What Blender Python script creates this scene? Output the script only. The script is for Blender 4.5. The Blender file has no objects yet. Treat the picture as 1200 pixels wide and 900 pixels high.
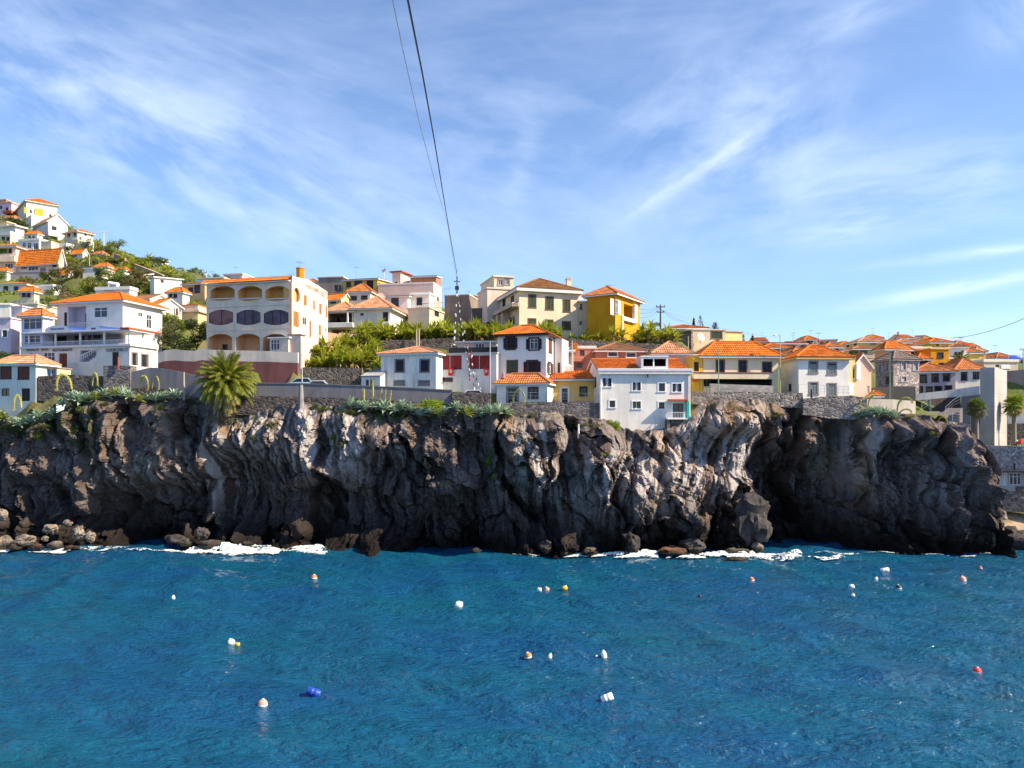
import bpy, math, random
import numpy as np
from mathutils import Vector, Matrix
R = math.radians
random.seed(7)
rng = np.random.default_rng(7)
scene = bpy.context.scene
COL = scene.collection
F, HY, H = 900.0, 500.0, 11.7          # focal length in photo pixels, horizon row, eye height above the sea

def P(px, py, Y):                      # a photo pixel at a distance Y -> the real point there
    return Vector(((px-600)/F*Y, Y, H+(HY-py)/F*Y))
def zof(py, Y): return H+(HY-py)/F*Y

# ---------------------------------------------------------------- camera, render, world
cam = bpy.data.cameras.new('camera'); co = bpy.data.objects.new('camera', cam); COL.objects.link(co)
co.location = (0, 0, H); co.rotation_euler = (R(90), 0, 0)
cam.sensor_fit = 'HORIZONTAL'; cam.sensor_width = 36; cam.lens = 36*F/1200; cam.shift_y = (HY-450)/1200
cam.clip_start = 0.5; cam.clip_end = 8000
scene.camera = co
scene.view_settings.view_transform = 'Standard'; scene.view_settings.look = 'None'
scene.view_settings.exposure = 1.0; scene.view_settings.gamma = 1
SUN_EL, SUN_AZ = 40.0, 106.0           # azimuth clockwise from +Y
sv = Vector((math.sin(R(SUN_AZ))*math.cos(R(SUN_EL)), math.cos(R(SUN_AZ))*math.cos(R(SUN_EL)), math.sin(R(SUN_EL))))
sl = bpy.data.lights.new('sun', 'SUN'); sl.energy = 5.0; sl.angle = R(0.5); sl.color = (1, .83, .58)
so = bpy.data.objects.new('sun', sl); COL.objects.link(so); so.location = sv*200
so.rotation_euler = (-sv).to_track_quat('-Z', 'Y').to_euler()

# ---------------------------------------------------------------- node helpers
class NT:
    def __init__(s, t): s.t = t; s.n = t.nodes; s.l = t.links
    def node(s, ty, **kw):
        n = s.n.new(ty)
        for k, v in kw.items(): setattr(n, k, v)
        return n
    def put(s, sock, v):
        if isinstance(v, (int, float)): sock.default_value = v
        elif isinstance(v, (tuple, list)):
            sock.default_value = tuple(v) if len(v) == len(sock.default_value) else tuple(v)+(1,)
        else: s.l.new(v, sock)
    def math(s, op, a, b=None, c=None, clamp=False):
        n = s.node('ShaderNodeMath', operation=op); n.use_clamp = clamp
        s.put(n.inputs[0], a)
        if b is not None: s.put(n.inputs[1], b)
        if c is not None: s.put(n.inputs[2], c)
        return n.outputs[0]
    def vmul(s, v, k):
        n = s.node('ShaderNodeVectorMath', operation='MULTIPLY'); s.put(n.inputs[0], v); s.put(n.inputs[1], k); return n.outputs[0]
    def vadd(s, v, k):
        n = s.node('ShaderNodeVectorMath', operation='ADD'); s.put(n.inputs[0], v); s.put(n.inputs[1], k); return n.outputs[0]
    def noise(s, v, scale, detail=3, rough=.55, dist=0.0):
        n = s.node('ShaderNodeTexNoise'); s.put(n.inputs['Vector'], v)
        n.inputs['Scale'].default_value = scale; n.inputs['Detail'].default_value = detail
        n.inputs['Roughness'].default_value = rough; n.inputs['Distortion'].default_value = dist
        return n.outputs[0]
    def voro(s, v, scale, feature='F1', out='Distance'):
        n = s.node('ShaderNodeTexVoronoi', feature=feature); s.put(n.inputs['Vector'], v); n.inputs['Scale'].default_value = scale
        return n.outputs[out]
    def ramp(s, f, stops):
        n = s.node('ShaderNodeValToRGB'); s.put(n.inputs[0], f); e = n.color_ramp.elements
        while len(e) < len(stops): e.new(.5)
        for q, (p, c) in zip(e, stops):
            q.position = p; q.color = (c, c, c, 1) if isinstance(c, (int, float)) else tuple(c)+(1,)
        return n.outputs[0]
    def mix(s, f, a, b, mode='MIX'):
        n = s.node('ShaderNodeMix', data_type='RGBA', blend_type=mode); s.put(n.inputs[0], f); s.put(n.inputs[6], a); s.put(n.inputs[7], b)
        return n.outputs[2]
    def bump(s, h, strength=.5, dist=.05, nrm=None):
        n = s.node('ShaderNodeBump'); n.inputs['Strength'].default_value = strength; n.inputs['Distance'].default_value = dist
        s.put(n.inputs['Height'], h)
        if nrm is not None: s.put(n.inputs['Normal'], nrm)
        return n.outputs[0]
    def pos(s): return s.node('ShaderNodeNewGeometry').outputs['Position']

MATS = {}
def newmat(name):
    m = bpy.data.materials.new(name); m.use_nodes = True
    t = NT(m.node_tree); b = m.node_tree.nodes['Principled BSDF']; b.inputs['Specular IOR Level'].default_value = .3
    return m, t, b

def sc(c, k): return tuple(min(1, x*k) for x in c)

def plaster(c, dirt=.3, rough=.85):
    k = ('pl', tuple(c), dirt)
    if k in MATS: return MATS[k]
    m, t, b = newmat('plaster')
    p = t.pos()
    n1 = t.noise(p, .55, 4); n2 = t.noise(t.vmul(p, (2.2, 2.2, .25)), 1.0, 4, .6); n3 = t.noise(p, 7, 3)
    col = t.mix(t.ramp(n1, [(.35, 0), (.75, 1)]), sc(c, .84), sc(c, 1.05))
    col = t.mix(t.math('MULTIPLY', t.ramp(n2, [(.48, 0), (.76, 1)]), min(1, dirt*1.5)), col, sc((c[0]*.55, c[1]*.52, c[2]*.5), 1))
    col = t.mix(t.math('MULTIPLY', t.ramp(n3, [(.55, 0), (.7, 1)]), .12), col, sc(c, .7))
    t.put(b.inputs['Base Color'], col); b.inputs['Roughness'].default_value = rough
    t.put(b.inputs['Normal'], t.bump(t.math('ADD', n3, t.math('MULTIPLY', n1, 1.5)), .25, .03))
    MATS[k] = m; return m

def plain(c, rough=.6, metal=0.0, var=.15, name='paint'):
    k = ('pn', tuple(c), rough, metal)
    if k in MATS: return MATS[k]
    m, t, b = newmat(name)
    n = t.noise(t.pos(), 2.5, 4)
    t.put(b.inputs['Base Color'], t.mix(n, sc(c, 1-var), sc(c, 1+var)))
    b.inputs['Roughness'].default_value = rough; b.inputs['Metallic'].default_value = metal
    MATS[k] = m; return m

def shutter_mat(c):
    k = ('sh', tuple(c))
    if k in MATS: return MATS[k]
    m, t, b = newmat('louvred_wood')
    p = t.pos(); s = t.node('ShaderNodeSeparateXYZ'); t.put(s.inputs[0], p)
    w = t.math('FRACT', t.math('MULTIPLY', s.outputs[2], 11.0))
    n = t.noise(p, 3, 3)
    t.put(b.inputs['Base Color'], t.mix(n, sc(c, .8), sc(c, 1.2))); b.inputs['Roughness'].default_value = .55
    t.put(b.inputs['Normal'], t.bump(w, .8, .03))
    MATS[k] = m; return m

def glass_mat(c=(.02, .025, .035), rough=.06):
    k = ('gl', tuple(c))
    if k in MATS: return MATS[k]
    m, t, b = newmat('window_glass')
    n = t.noise(t.pos(), .9, 2)
    t.put(b.inputs['Base Color'], t.mix(t.ramp(n, [(.4, 0), (.6, 1)]), sc(c, .6), sc(c, 1.6)))
    b.inputs['Roughness'].default_value = rough; b.inputs['Specular IOR Level'].default_value = .5
    t.put(b.inputs['Normal'], t.bump(t.noise(t.pos(), 1.7, 2), .05, .05))
    MATS[k] = m; return m

def tile_mat(c, old=.3):
    k = ('ti', tuple(c), old)
    if k in MATS: return MATS[k]
    m, t, b = newmat('clay_roof_tiles')
    uv = t.node('ShaderNodeUVMap'); uv.uv_map = 'UVMap'
    q = t.vmul(uv.outputs[0], (1/.24, 1/.42, 1))
    fl = t.node('ShaderNodeVectorMath', operation='FLOOR'); t.put(fl.inputs[0], q)
    wn = t.node('ShaderNodeTexWhiteNoise', noise_dimensions='2D'); t.put(wn.inputs[0], fl.outputs[0])
    p = t.pos(); n = t.noise(p, .8, 4); n2 = t.noise(p, 6, 3)
    col = t.mix(wn.outputs[0], sc((c[0]*.72, c[1]*.66, c[2]*.62), 1), sc((c[0]*1.18, c[1]*1.25, c[2]*1.3), 1))
    col = t.mix(t.math('MULTIPLY', t.ramp(n, [(.42, 0), (.72, 1)]), old), col, (.20, .135, .085))
    col = t.mix(t.math('MULTIPLY', t.ramp(n2, [(.58, 0), (.72, 1)]), old*.7), col, (.07, .055, .045))
    sp = t.node('ShaderNodeSeparateXYZ'); t.put(sp.inputs[0], q)
    fr = t.math('FRACT', sp.outputs[1]); fu = t.math('FRACT', sp.outputs[0])
    gap = t.math('MAXIMUM', t.math('LESS_THAN', fr, .1), t.math('LESS_THAN', t.math('ABSOLUTE', t.math('SUBTRACT', fu, .5)), .09))
    col = t.mix(t.math('MULTIPLY', gap, .45), col, sc((c[0]*.25, c[1]*.2, c[2]*.2), 1))
    t.put(b.inputs['Base Color'], col); b.inputs['Roughness'].default_value = .8
    t.put(b.inputs['Normal'], t.bump(t.math('ADD', n2, wn.outputs[0]), .3, .03))
    MATS[k] = m; return m

def stone_mat(c=(.16, .145, .14), scale=2.6, mortar=(.30, .28, .26), mw=.06, zs=1.7):
    k = ('st', tuple(c), scale, mortar)
    if k in MATS: return MATS[k]
    m, t, b = newmat('rubble_masonry')
    p = t.vmul(t.pos(), (1, 1, zs)); p = t.vadd(p, t.vmul(t.node('ShaderNodeTexNoise').outputs['Color'], (.0, .0, .0)))
    e = t.voro(p, scale, 'DISTANCE_TO_EDGE'); cc = t.voro(p, scale, 'F1', 'Color')
    bw = t.node('ShaderNodeRGBToBW'); t.put(bw.inputs[0], cc)
    col = t.mix(bw.outputs[0], sc(c, .4), sc(c, 1.9))
    n = t.noise(t.pos(), 1.1, 4)
    col = t.mix(t.math('MULTIPLY', t.ramp(n, [(.45, 0), (.75, 1)]), .5), col, sc(c, .5))
    col = t.mix(t.ramp(e, [(0, 1), (mw, 0)]), col, mortar)
    t.put(b.inputs['Base Color'], col); b.inputs['Roughness'].default_value = .95
    t.put(b.inputs['Normal'], t.bump(t.math('ADD', t.ramp(e, [(0, 0), (.16, 1)]), t.math('MULTIPLY', n, .5)), .9, .08))
    MATS[k] = m; return m

def block_mat(c=(.30, .27, .26), bw=.5, bh=.22, mortar=(.45, .42, .40)):
    k = ('bk', tuple(c), bw)
    if k in MATS: return MATS[k]
    m, t, b = newmat('block_masonry')
    p = t.pos(); s = t.node('ShaderNodeSeparateXYZ'); t.put(s.inputs[0], p)
    cb = t.node('ShaderNodeCombineXYZ'); t.put(cb.inputs[0], t.math('ADD', s.outputs[0], t.math('MULTIPLY', s.outputs[1], .7))); t.put(cb.inputs[1], s.outputs[2])
    br = t.node('ShaderNodeTexBrick'); t.put(br.inputs['Vector'], cb.outputs[0]); br.inputs['Scale'].default_value = 1
    br.inputs['Brick Width'].default_value = bw; br.inputs['Row Height'].default_value = bh; br.inputs['Mortar Size'].default_value = .018
    t.put(br.inputs['Color1'], sc(c, .65)); t.put(br.inputs['Color2'], sc(c, 1.25)); t.put(br.inputs['Mortar'], mortar)
    n = t.noise(p, 2, 4)
    t.put(b.inputs['Base Color'], t.mix(t.math('MULTIPLY', n, .5), br.outputs[0], sc(c, .5))); b.inputs['Roughness'].default_value = .9
    t.put(b.inputs['Normal'], t.bump(t.math('ADD', t.math('MULTIPLY', br.outputs[1], -1.0), n), .6, .05))
    MATS[k] = m; return m

def leaf_mat(c, c2=None, trans=.35, rough=.5):
    k = ('lf', tuple(c), tuple(c2 or ()))
    if k in MATS: return MATS[k]
    m, t, b = newmat('leaf_green')
    c2 = c2 or sc((c[0]*1.7, c[1]*1.5, c[2]*1.1), 1)
    g = t.node('ShaderNodeNewGeometry'); oi = t.node('ShaderNodeObjectInfo')
    r = t.math('FRACT', t.math('ADD', g.outputs['Random Per Island'], oi.outputs['Random']))
    n = t.noise(g.outputs['Position'], .8, 3)
    col = t.mix(t.math('ADD', t.math('MULTIPLY', r, .6), t.math('MULTIPLY', n, .4)), sc(c, .6), c2)
    t.put(b.inputs['Base Color'], col); b.inputs['Roughness'].default_value = rough
    tr = t.node('ShaderNodeBsdfTranslucent'); t.put(tr.inputs[0], t.mix(.5, col, (.25, .30, .02)))
    mx = t.node('ShaderNodeMixShader'); mx.inputs[0].default_value = trans
    out = t.n['Material Output']
    t.l.new(b.outputs[0], mx.inputs[1]); t.l.new(tr.outputs[0], mx.inputs[2]); t.l.new(mx.outputs[0], out.inputs[0])
    MATS[k] = m; return m

# ---------------------------------------------------------------- mesh helpers
class MB:
    def __init__(s): s.v = []; s.f = []; s.m = []; s.uv = []; s.n = 0
    def raw(s, verts, faces, mi=0, uv=None):
        o = s.n; s.v.append(np.asarray(verts, float).reshape(-1, 3)); s.n += len(s.v[-1])
        for f in faces: s.f.append(tuple(int(i)+o for i in f)); s.m.append(mi)
        s.uv.append(np.asarray(uv, float) if uv is not None else np.zeros((len(s.v[-1]), 2)))
    def poly(s, pts, mi=0): s.raw([tuple(p) for p in pts], [tuple(range(len(pts)))], mi)
    def box(s, x0, x1, y0, y1, z0, z1, mi=0, M=None):
        v = [(x0, y0, z0), (x1, y0, z0), (x1, y1, z0), (x0, y1, z0), (x0, y0, z1), (x1, y0, z1), (x1, y1, z1), (x0, y1, z1)]
        if M is not None: v = [tuple(M @ Vector(p)) for p in v]
        s.raw(v, [(3, 2, 1, 0), (4, 5, 6, 7), (0, 1, 5, 4), (1, 2, 6, 5), (2, 3, 7, 6), (3, 0, 4, 7)], mi)
    def bevbox(s, x0, x1, y0, y1, z0, z1, r=.03, mi=0, M=None):   # box with chamfered vertical edges and top
        pts = [(x0+r, y0), (x1-r, y0), (x1, y0+r), (x1, y1-r), (x1-r, y1), (x0+r, y1), (x0, y1-r), (x0, y0+r)]
        cx, cy = (x0+x1)/2, (y0+y1)/2
        kx, ky = 1-2*r/max(abs(x1-x0), 1e-6), 1-2*r/max(abs(y1-y0), 1e-6)
        v = [(x, y, z0) for x, y in pts]+[(x, y, z1-r) for x, y in pts]+[(cx+(x-cx)*kx, cy+(y-cy)*ky, z1) for x, y in pts]
        if M is not None: v = [tuple(M @ Vector(p)) for p in v]
        f = [tuple(range(7, -1, -1)), tuple(range(16, 24))]
        for k in range(2):
            for i in range(8): f.append((k*8+i, k*8+(i+1) % 8, k*8+8+(i+1) % 8, k*8+8+i))
        s.raw(v, f, mi)
    def tube(s, pts, rad, n=6, mi=0, cap=True):
        pts = [Vector(p) for p in pts]; rs = rad if isinstance(rad, (list, tuple, np.ndarray)) else [rad]*len(pts)
        v = []; up = None
        for i, p in enumerate(pts):
            d = (pts[min(i+1, len(pts)-1)]-pts[max(i-1, 0)]).normalized()
            if up is None: up = d.orthogonal().normalized()
            up = (up-d*up.dot(d)); up = up.normalized() if up.length > 1e-6 else d.orthogonal().normalized()
            w = d.cross(up)
            for k in range(n):
                a = 2*math.pi*k/n; v.append(tuple(p+(up*math.cos(a)+w*math.sin(a))*rs[i]))
        f = [(i*n+k, i*n+(k+1) % n, (i+1)*n+(k+1) % n, (i+1)*n+k) for i in range(len(pts)-1) for k in range(n)]
        if cap: f += [tuple(range(n-1, -1, -1)), tuple((len(pts)-1)*n+k for k in range(n))]
        s.raw(v, f, mi)
    def lathe(s, prof, n=14, mi=0, M=None):
        v = [(r*math.cos(2*math.pi*k/n), r*math.sin(2*math.pi*k/n), z) for r, z in prof for k in range(n)]
        if M is not None: v = [tuple(M @ Vector(p)) for p in v]
        f = [(i*n+k, i*n+(k+1) % n, (i+1)*n+(k+1) % n, (i+1)*n+k) for i in range(len(prof)-1) for k in range(n)]
        s.raw(v, f, mi)
    def ball(s, c, r, mi=0, sub=8, sq=(1, 1, 1)):
        pr = [(r*math.sin(math.pi*i/sub)+1e-4, -r*math.cos(math.pi*i/sub)) for i in range(sub+1)]
        M = Matrix.Translation(c) @ Matrix.Diagonal((sq[0], sq[1], sq[2], 1))
        s.lathe(pr, sub*2, mi, M)
    def mesh(s, name, mats, smooth=False):
        me = bpy.data.meshes.new(name)
        V = np.vstack(s.v) if s.v else np.zeros((0, 3))
        me.from_pydata(V.tolist(), [], s.f)
        for m in (mats if isinstance(mats, (list, tuple)) else [mats]): me.materials.append(m)
        if len(me.polygons):
            me.polygons.foreach_set('material_index', np.array(s.m, dtype=np.int32))
            if smooth: me.polygons.foreach_set('use_smooth', np.ones(len(me.polygons), dtype=bool))
            U = np.vstack(s.uv)
            if np.any(U):
                l = me.uv_layers.new(name='UVMap'); idx = np.empty(len(me.loops), dtype=np.int32); me.loops.foreach_get('vertex_index', idx)
                l.data.foreach_set('uv', U[idx].ravel())
        me.update(); return me
    def build(s, name, mats, parent=None, mat4=None, smooth=False):
        o = bpy.data.objects.new(name, s.mesh(name, mats, smooth)); COL.objects.link(o)
        if parent is not None: o.parent = parent
        if mat4 is not None: o.matrix_basis = mat4
        return o
    def thing(s, name, mats, loc, label, cat, group=None, smooth=False):     # world-space geometry, origin moved to loc
        L = np.array(loc); s.v = [v-L for v in s.v]
        o = s.build(name, mats, None, None, smooth); o.location = loc
        tag(o, label, cat, group); return o

def tag(o, label=None, cat=None, group=None, kind=None):
    if label: o['label'] = label
    if cat: o['category'] = cat
    if group: o['group'] = group
    if kind: o['kind'] = kind
    return o
def empty(name, loc, label, cat, group=None, rz=0.0):
    o = bpy.data.objects.new(name, None); o.empty_display_size = .3; COL.objects.link(o)
    o.location = loc; o.rotation_euler = (0, 0, rz); return tag(o, label, cat, group)
def grid_mesh(name, V, mats, smooth=True, keep=None, attr=None):       # V: (rows, cols, 3)
    r, c = V.shape[:2]; i = np.arange(r*c).reshape(r, c)
    q = np.stack([i[:-1, :-1], i[:-1, 1:], i[1:, 1:], i[1:, :-1]], -1).reshape(-1, 4)
    if keep is not None: q = q[keep.reshape(-1)]
    me = bpy.data.meshes.new(name); me.vertices.add(r*c); me.vertices.foreach_set('co', V.reshape(-1).astype(np.float32))
    me.loops.add(q.size); me.loops.foreach_set('vertex_index', q.reshape(-1).astype(np.int32))
    me.polygons.add(len(q)); me.polygons.foreach_set('loop_start', np.arange(0, q.size, 4, dtype=np.int32))
    me.polygons.foreach_set('loop_total', np.full(len(q), 4, dtype=np.int32))
    me.polygons.foreach_set('use_smooth', np.full(len(q), smooth, dtype=bool))
    for m in mats: me.materials.append(m)
    if attr is not None:
        a = me.attributes.new('mask', 'FLOAT_COLOR', 'POINT'); a.data.foreach_set('color', attr.reshape(-1).astype(np.float32))
    me.update(calc_edges=True); me.validate()
    o = bpy.data.objects.new(name, me); COL.objects.link(o); return o

# ---------------------------------------------------------------- array noise
def _h(i, j, k, s):
    x = (i.astype(np.int64)*374761393+j.astype(np.int64)*668265263+k.astype(np.int64)*2147483647+s*974634777) & 0xffffffff
    x = ((x ^ (x >> 13))*1274126177) & 0xffffffff; x = ((x ^ (x >> 16))*2246822519) & 0xffffffff
    return ((x ^ (x >> 15)) & 0xffffff)/float(0xffffff)
def vnoise(x, y, z, s=0):
    i, j, k = np.floor(x), np.floor(y), np.floor(z); f, g, h = x-i, y-j, z-k
    f, g, h = f*f*f*(f*(f*6-15)+10), g*g*g*(g*(g*6-15)+10), h*h*h*(h*(h*6-15)+10); o = 0
    for a in (0, 1):
        for b in (0, 1):
            for c in (0, 1):
                o = o+_h(i+a, j+b, k+c, s)*(f if a else 1-f)*(g if b else 1-g)*(h if c else 1-h)
    return o*2-1
def fbm(x, y, z, o=4, s=0, gain=.5):
    r = 0; a = 1.0
    for q in range(o): r = r+a*vnoise(x, y, z, s+q); x, y, z = x*2.03, y*2.03, z*2.03; a *= gain
    return r
def worley(x, y, z, s=0):
    i, j, k = np.floor(x), np.floor(y), np.floor(z); f1 = np.full(x.shape, 9.); f2 = f1.copy(); idd = np.zeros(x.shape)
    for a in (-1, 0, 1):
        for b in (-1, 0, 1):
            for c in (-1, 0, 1):
                I, J, K = i+a, j+b, k+c
                d = np.sqrt((I+_h(I, J, K, s)-x)**2+(J+_h(I, J, K, s+1)-y)**2+(K+_h(I, J, K, s+2)-z)**2)
                n = d < f1; f2 = np.where(n, f1, np.minimum(f2, d)); idd = np.where(n, _h(I, J, K, s+3), idd); f1 = np.where(n, d, f1)
    return f1, f2, idd
def facets(x, y, z, s=0, tilt=.9):
    """angular blocks: every cell is a plane with its own height and slope; also returns the distance to the joint"""
    i, j, k = np.floor(x), np.floor(y), np.floor(z); f1 = np.full(x.shape, 9.); f2 = f1.copy(); val = np.zeros(x.shape)
    for a in (-1, 0, 1):
        for b in (-1, 0, 1):
            for c in (-1, 0, 1):
                I, J, K = i+a, j+b, k+c; dx, dy, dz = x-I-_h(I, J, K, s), y-J-_h(I, J, K, s+1), z-K-_h(I, J, K, s+2)
                d = np.sqrt(dx*dx+dy*dy+dz*dz); v = _h(I, J, K, s+3)-.5+tilt*((_h(I, J, K, s+4)-.5)*dx+(_h(I, J, K, s+5)-.5)*dz)
                n = d < f1; f2 = np.where(n, f1, np.minimum(f2, d)); val = np.where(n, v, val); f1 = np.where(n, d, f1)
    return val, f2-f1
def sstep(a, b, x): t = np.clip((x-a)/(b-a), 0, 1); return t*t*(3-2*t)
# ---------------------------------------------------------------- sky with thin cirrus
w = bpy.data.worlds.new('World'); scene.world = w; w.use_nodes = True
t = NT(w.node_tree); bg = w.node_tree.nodes['Background']
sky = t.node('ShaderNodeTexSky', sky_type='NISHITA'); sky.sun_disc = False
sky.sun_elevation = R(SUN_EL); sky.sun_rotation = R(SUN_AZ); sky.altitude = 0; sky.air_density = 1.0; sky.dust_density = .35; sky.ozone_density = 2.2
g = t.node('ShaderNodeTexCoord').outputs['Generated']
s3 = t.node('ShaderNodeSeparateXYZ'); t.put(s3.inputs[0], g)
yy = t.math('MAXIMUM', s3.outputs[1], .05)
U = t.math('DIVIDE', s3.outputs[0], yy); V = t.math('DIVIDE', s3.outputs[2], yy)
front = t.math('GREATER_THAN', s3.outputs[1], .06)
def rot(cx, cy, ang):
    u0 = t.math('SUBTRACT', U, (cx-600)/F); v0 = t.math('SUBTRACT', V, (HY-cy)/F); c, s = math.cos(R(ang)), math.sin(R(ang))
    a = t.math('ADD', t.math('MULTIPLY', u0, c), t.math('MULTIPLY', v0, s)); b = t.math('SUBTRACT', t.math('MULTIPLY', v0, c), t.math('MULTIPLY', u0, s))
    return a, b
def cvec(a, b, ka, kb):
    c = t.node('ShaderNodeCombineXYZ'); t.put(c.inputs[0], t.math('MULTIPLY', a, ka)); t.put(c.inputs[1], t.math('MULTIPLY', b, kb)); return c.outputs[0]
def blob(cx, cy, rx, ry, ang, amp, stretch=4.0, nscale=9.0, lo=.36, hi=.72, seed=0.0):
    a, b = rot(cx, cy, ang)
    e = t.math('ADD', t.math('POWER', t.math('ABSOLUTE', t.math('MULTIPLY', a, F/rx)), 2.0), t.math('POWER', t.math('ABSOLUTE', t.math('MULTIPLY', b, F/ry)), 2.0))
    gs = t.math('EXPONENT', t.math('MULTIPLY', e, -1.0))
    v = t.vadd(cvec(a, b, 1.0, stretch), (seed, seed*.7, seed*1.3))
    n = t.ramp(t.noise(v, nscale, 7, .58, .25), [(lo, 0), (hi, 1)])
    return t.math('MULTIPLY', t.math('MULTIPLY', gs, n), amp)
cl = None
for args in [(150, 140, 330, 95, -26, .85, 2.6, 6, .40, .66, 1), (420, 250, 260, 70, -24, .42, 4, 6, .36, .7, 2), (620, 170, 220, 120, -8, .5, 2, 6, .42, .68, 3),
             (870, 160, 150, 120, 28, .80, 1.7, 6, .34, .62, 4), (822, 196, 90, 11, 33, .75, 6, 8, .25, .6, 5), (1080, 220, 200, 55, 9, .62, 5, 6, .32, .66, 6),
             (1125, 337, 110, 7.5, 10, .95, 7, 9, .22, .5, 7), (1170, 293, 60, 7, 7, .75, 7, 9, .25, .55, 8), (1090, 303, 75, 6, 8, .4, 6, 9, .3, .6, 9),
             (985, 270, 60, 12, 9, .55, 5, 8, .3, .6, 10), (1000, 20, 70, 20, 25, .45, 5, 7, .3, .6, 11), (1190, 20, 40, 60, -50, .45, 3, 7, .3, .6, 12),
             (610, 195, 14, 40, -15, .4, 2, 8, .3, .6, 13), (700, 20, 500, 60, 5, .25, 4, 5, .36, .7, 14), (300, 60, 330, 70, -20, .25, 5, 6, .38, .7, 15), (1130, 385, 80, 20, 10, .3, 4, 8, .3, .65, 16)]:
    b_ = blob(*args); cl = b_ if cl is None else t.math('ADD', cl, b_)
hz = t.math('MULTIPLY', t.ramp(t.noise(cvec(U, V, 1.0, 2.5), 2.2, 5, .6, .4), [(.3, 0), (.75, 1)]), .10)
cl = t.math('MULTIPLY', t.math('ADD', cl, hz), front)
cl = t.math('MINIMUM', t.math('MULTIPLY', cl, .37), .8)
skc = t.mix(1.0, sky.outputs[0], (.86, .96, 1.12), 'MULTIPLY')
skc = t.mix(cl, skc, (7.6, 8.3, 9.4))
t.put(bg.inputs[0], skc); bg.inputs[1].default_value = .098

# ---------------------------------------------------------------- sea
m, t, b = newmat('sea_water')
p = t.pos()
n1 = t.noise(t.vmul(p, (1, 1.5, 1)), .09, 3); n2 = t.noise(t.vmul(p, (.8, 1.3, 1)), .5, 4)
col = t.mix(t.ramp(n1, [(.35, 0), (.7, 1)]), (.006, .068, .176), (.005, .086, .152))
col = t.mix(t.math('MULTIPLY', t.ramp(n2, [(.5, 0), (.75, 1)]), .5), col, (.002, .036, .062))
t.put(b.inputs['Base Color'], col); b.inputs['Roughness'].default_value = .06; b.inputs['IOR'].default_value = 1.33; b.inputs['Specular IOR Level'].default_value = .5
h1 = t.noise(t.vmul(p, (.7, 1.35, 1)), 1.25, 5, .58, .15); h2 = t.noise(t.vmul(p, (.8, 1.2, 1)), 5.0, 3, .55, .1)
h1 = t.math('SUBTRACT', 1.0, t.math('ABSOLUTE', t.math('SUBTRACT', t.math('MULTIPLY', h1, 2.0), 1.0))); bm = t.bump(h1, .9, .36); bm = t.bump(h2, .7, .09, bm)
t.put(b.inputs['Normal'], bm)
WATER = m
xs = np.concatenate([[-3000, -900, -300, -140, -95], np.arange(-75, 75.01, .24), [95, 140, 300, 900, 3000]])
ys = [-3000., -600, -150, -40, 0, 8, 14]; y = 18.0
while y < 92: ys.append(y); y += .0042*y
ys += [100, 160]
ys = np.array(ys); X, Y = np.meshgrid(xs, ys)
Z = 0*X
for k in range(16):                                       # wind sea: many short-crested wave trains from one side
    a = R(248+rng.normal()*30); L = 1.1*1.24**k*rng.uniform(.85, 1.15); kx, ky = math.cos(a)*2*math.pi/L, math.sin(a)*2*math.pi/L
    ph = kx*X+ky*Y+rng.uniform(0, 6.28)+.9*vnoise(X/(L*2.2), Y/(L*2.2), 0*X, k+40)
    amp = .030*L**.85 if L < 6 else .125*(6/L)
    Z += amp*(1-np.abs(np.sin(ph/2))*2+.27)*(.55+.6*vnoise(X/(L*3), Y/(L*3), 0*X+9, k+80))
Z += .05*fbm(X*.5, Y*.7, 0*X, 3, 5)
Z *= np.where((np.abs(X) < 80) & (Y > 14) & (Y < 95), 1, 0)
sea = grid_mesh('sea_water', np.stack([X, Y, Z], -1), [WATER]); tag(sea, 'choppy deep blue sea below the cliff', None, None, 'structure')
SEAX, SEAY, SEAZ = xs, ys, Z
def seaz(x, y): return float(SEAZ[np.searchsorted(SEAY, y), np.searchsorted(SEAX, x)])

# ---------------------------------------------------------------- cliff
PX_B = [-260, -120, 0, 110, 230, 300, 400, 500, 600, 650, 700, 760, 800, 850, 890, 950, 1000, 1060, 1120, 1155, 1168, 1180, 1200, 1300]
YB =   [81, 78, 75.0, 74.5, 74.0, 73.7, 72.7, 71.6, 70.8, 70.6, 70.5, 70.6, 71.3, 72.2, 73.4, 74.4, 74.0, 71.6, 69.4, 69.3, 72.0, 77.5, 78.5, 79]
PX_T = [-260, -100, 0, 40, 62, 100, 205, 232, 262, 300, 340, 420, 520, 590, 610, 690, 705, 740, 805, 830, 870, 940, 985, 1010, 1050, 1085, 1100, 1120, 1135, 1146, 1156, 1164, 1170, 1180, 1300]
YT =   [480, 478, 494, 486, 468, 466, 468, 482, 494, 482, 478, 476, 482, 482, 486, 492, 494, 502, 498, 471, 468, 470, 486, 490, 489, 489, 496, 503, 517, 535, 556, 572, 600, 640, 641]
def base_y(px): return np.interp(px, PX_B, YB)
def lip_y(px): return base_y(px)+np.interp(px, [-260, 0, 300, 600, 700, 760, 900, 1100, 1165, 1200], [1.5, 1.6, 2.2, 2.2, 1.4, 1.5, 1.8, 2.2, 1.2, .6])
def top_z(px): return H+(HY-np.interp(px, PX_T, YT))/F*lip_y(px)
xs = np.concatenate([np.linspace(-105, -66, 60), np.linspace(-65.9, 47.5, 1150), np.linspace(47.6, 70, 60)])
NZ = 190
tt = np.linspace(0, 1, NZ)
pxc = 600+F*xs/73.0
ZT = top_z(pxc)+.28*fbm(xs*.35, 0*xs, 0*xs, 4, 11)+.10*fbm(xs*2.1, 0*xs, 0*xs, 2, 12)
X = np.repeat(xs[None], NZ, 0); T = np.repeat(tt[:, None], len(xs), 1)
Z = -1.2+T*(ZT[None]+1.2)
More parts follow.
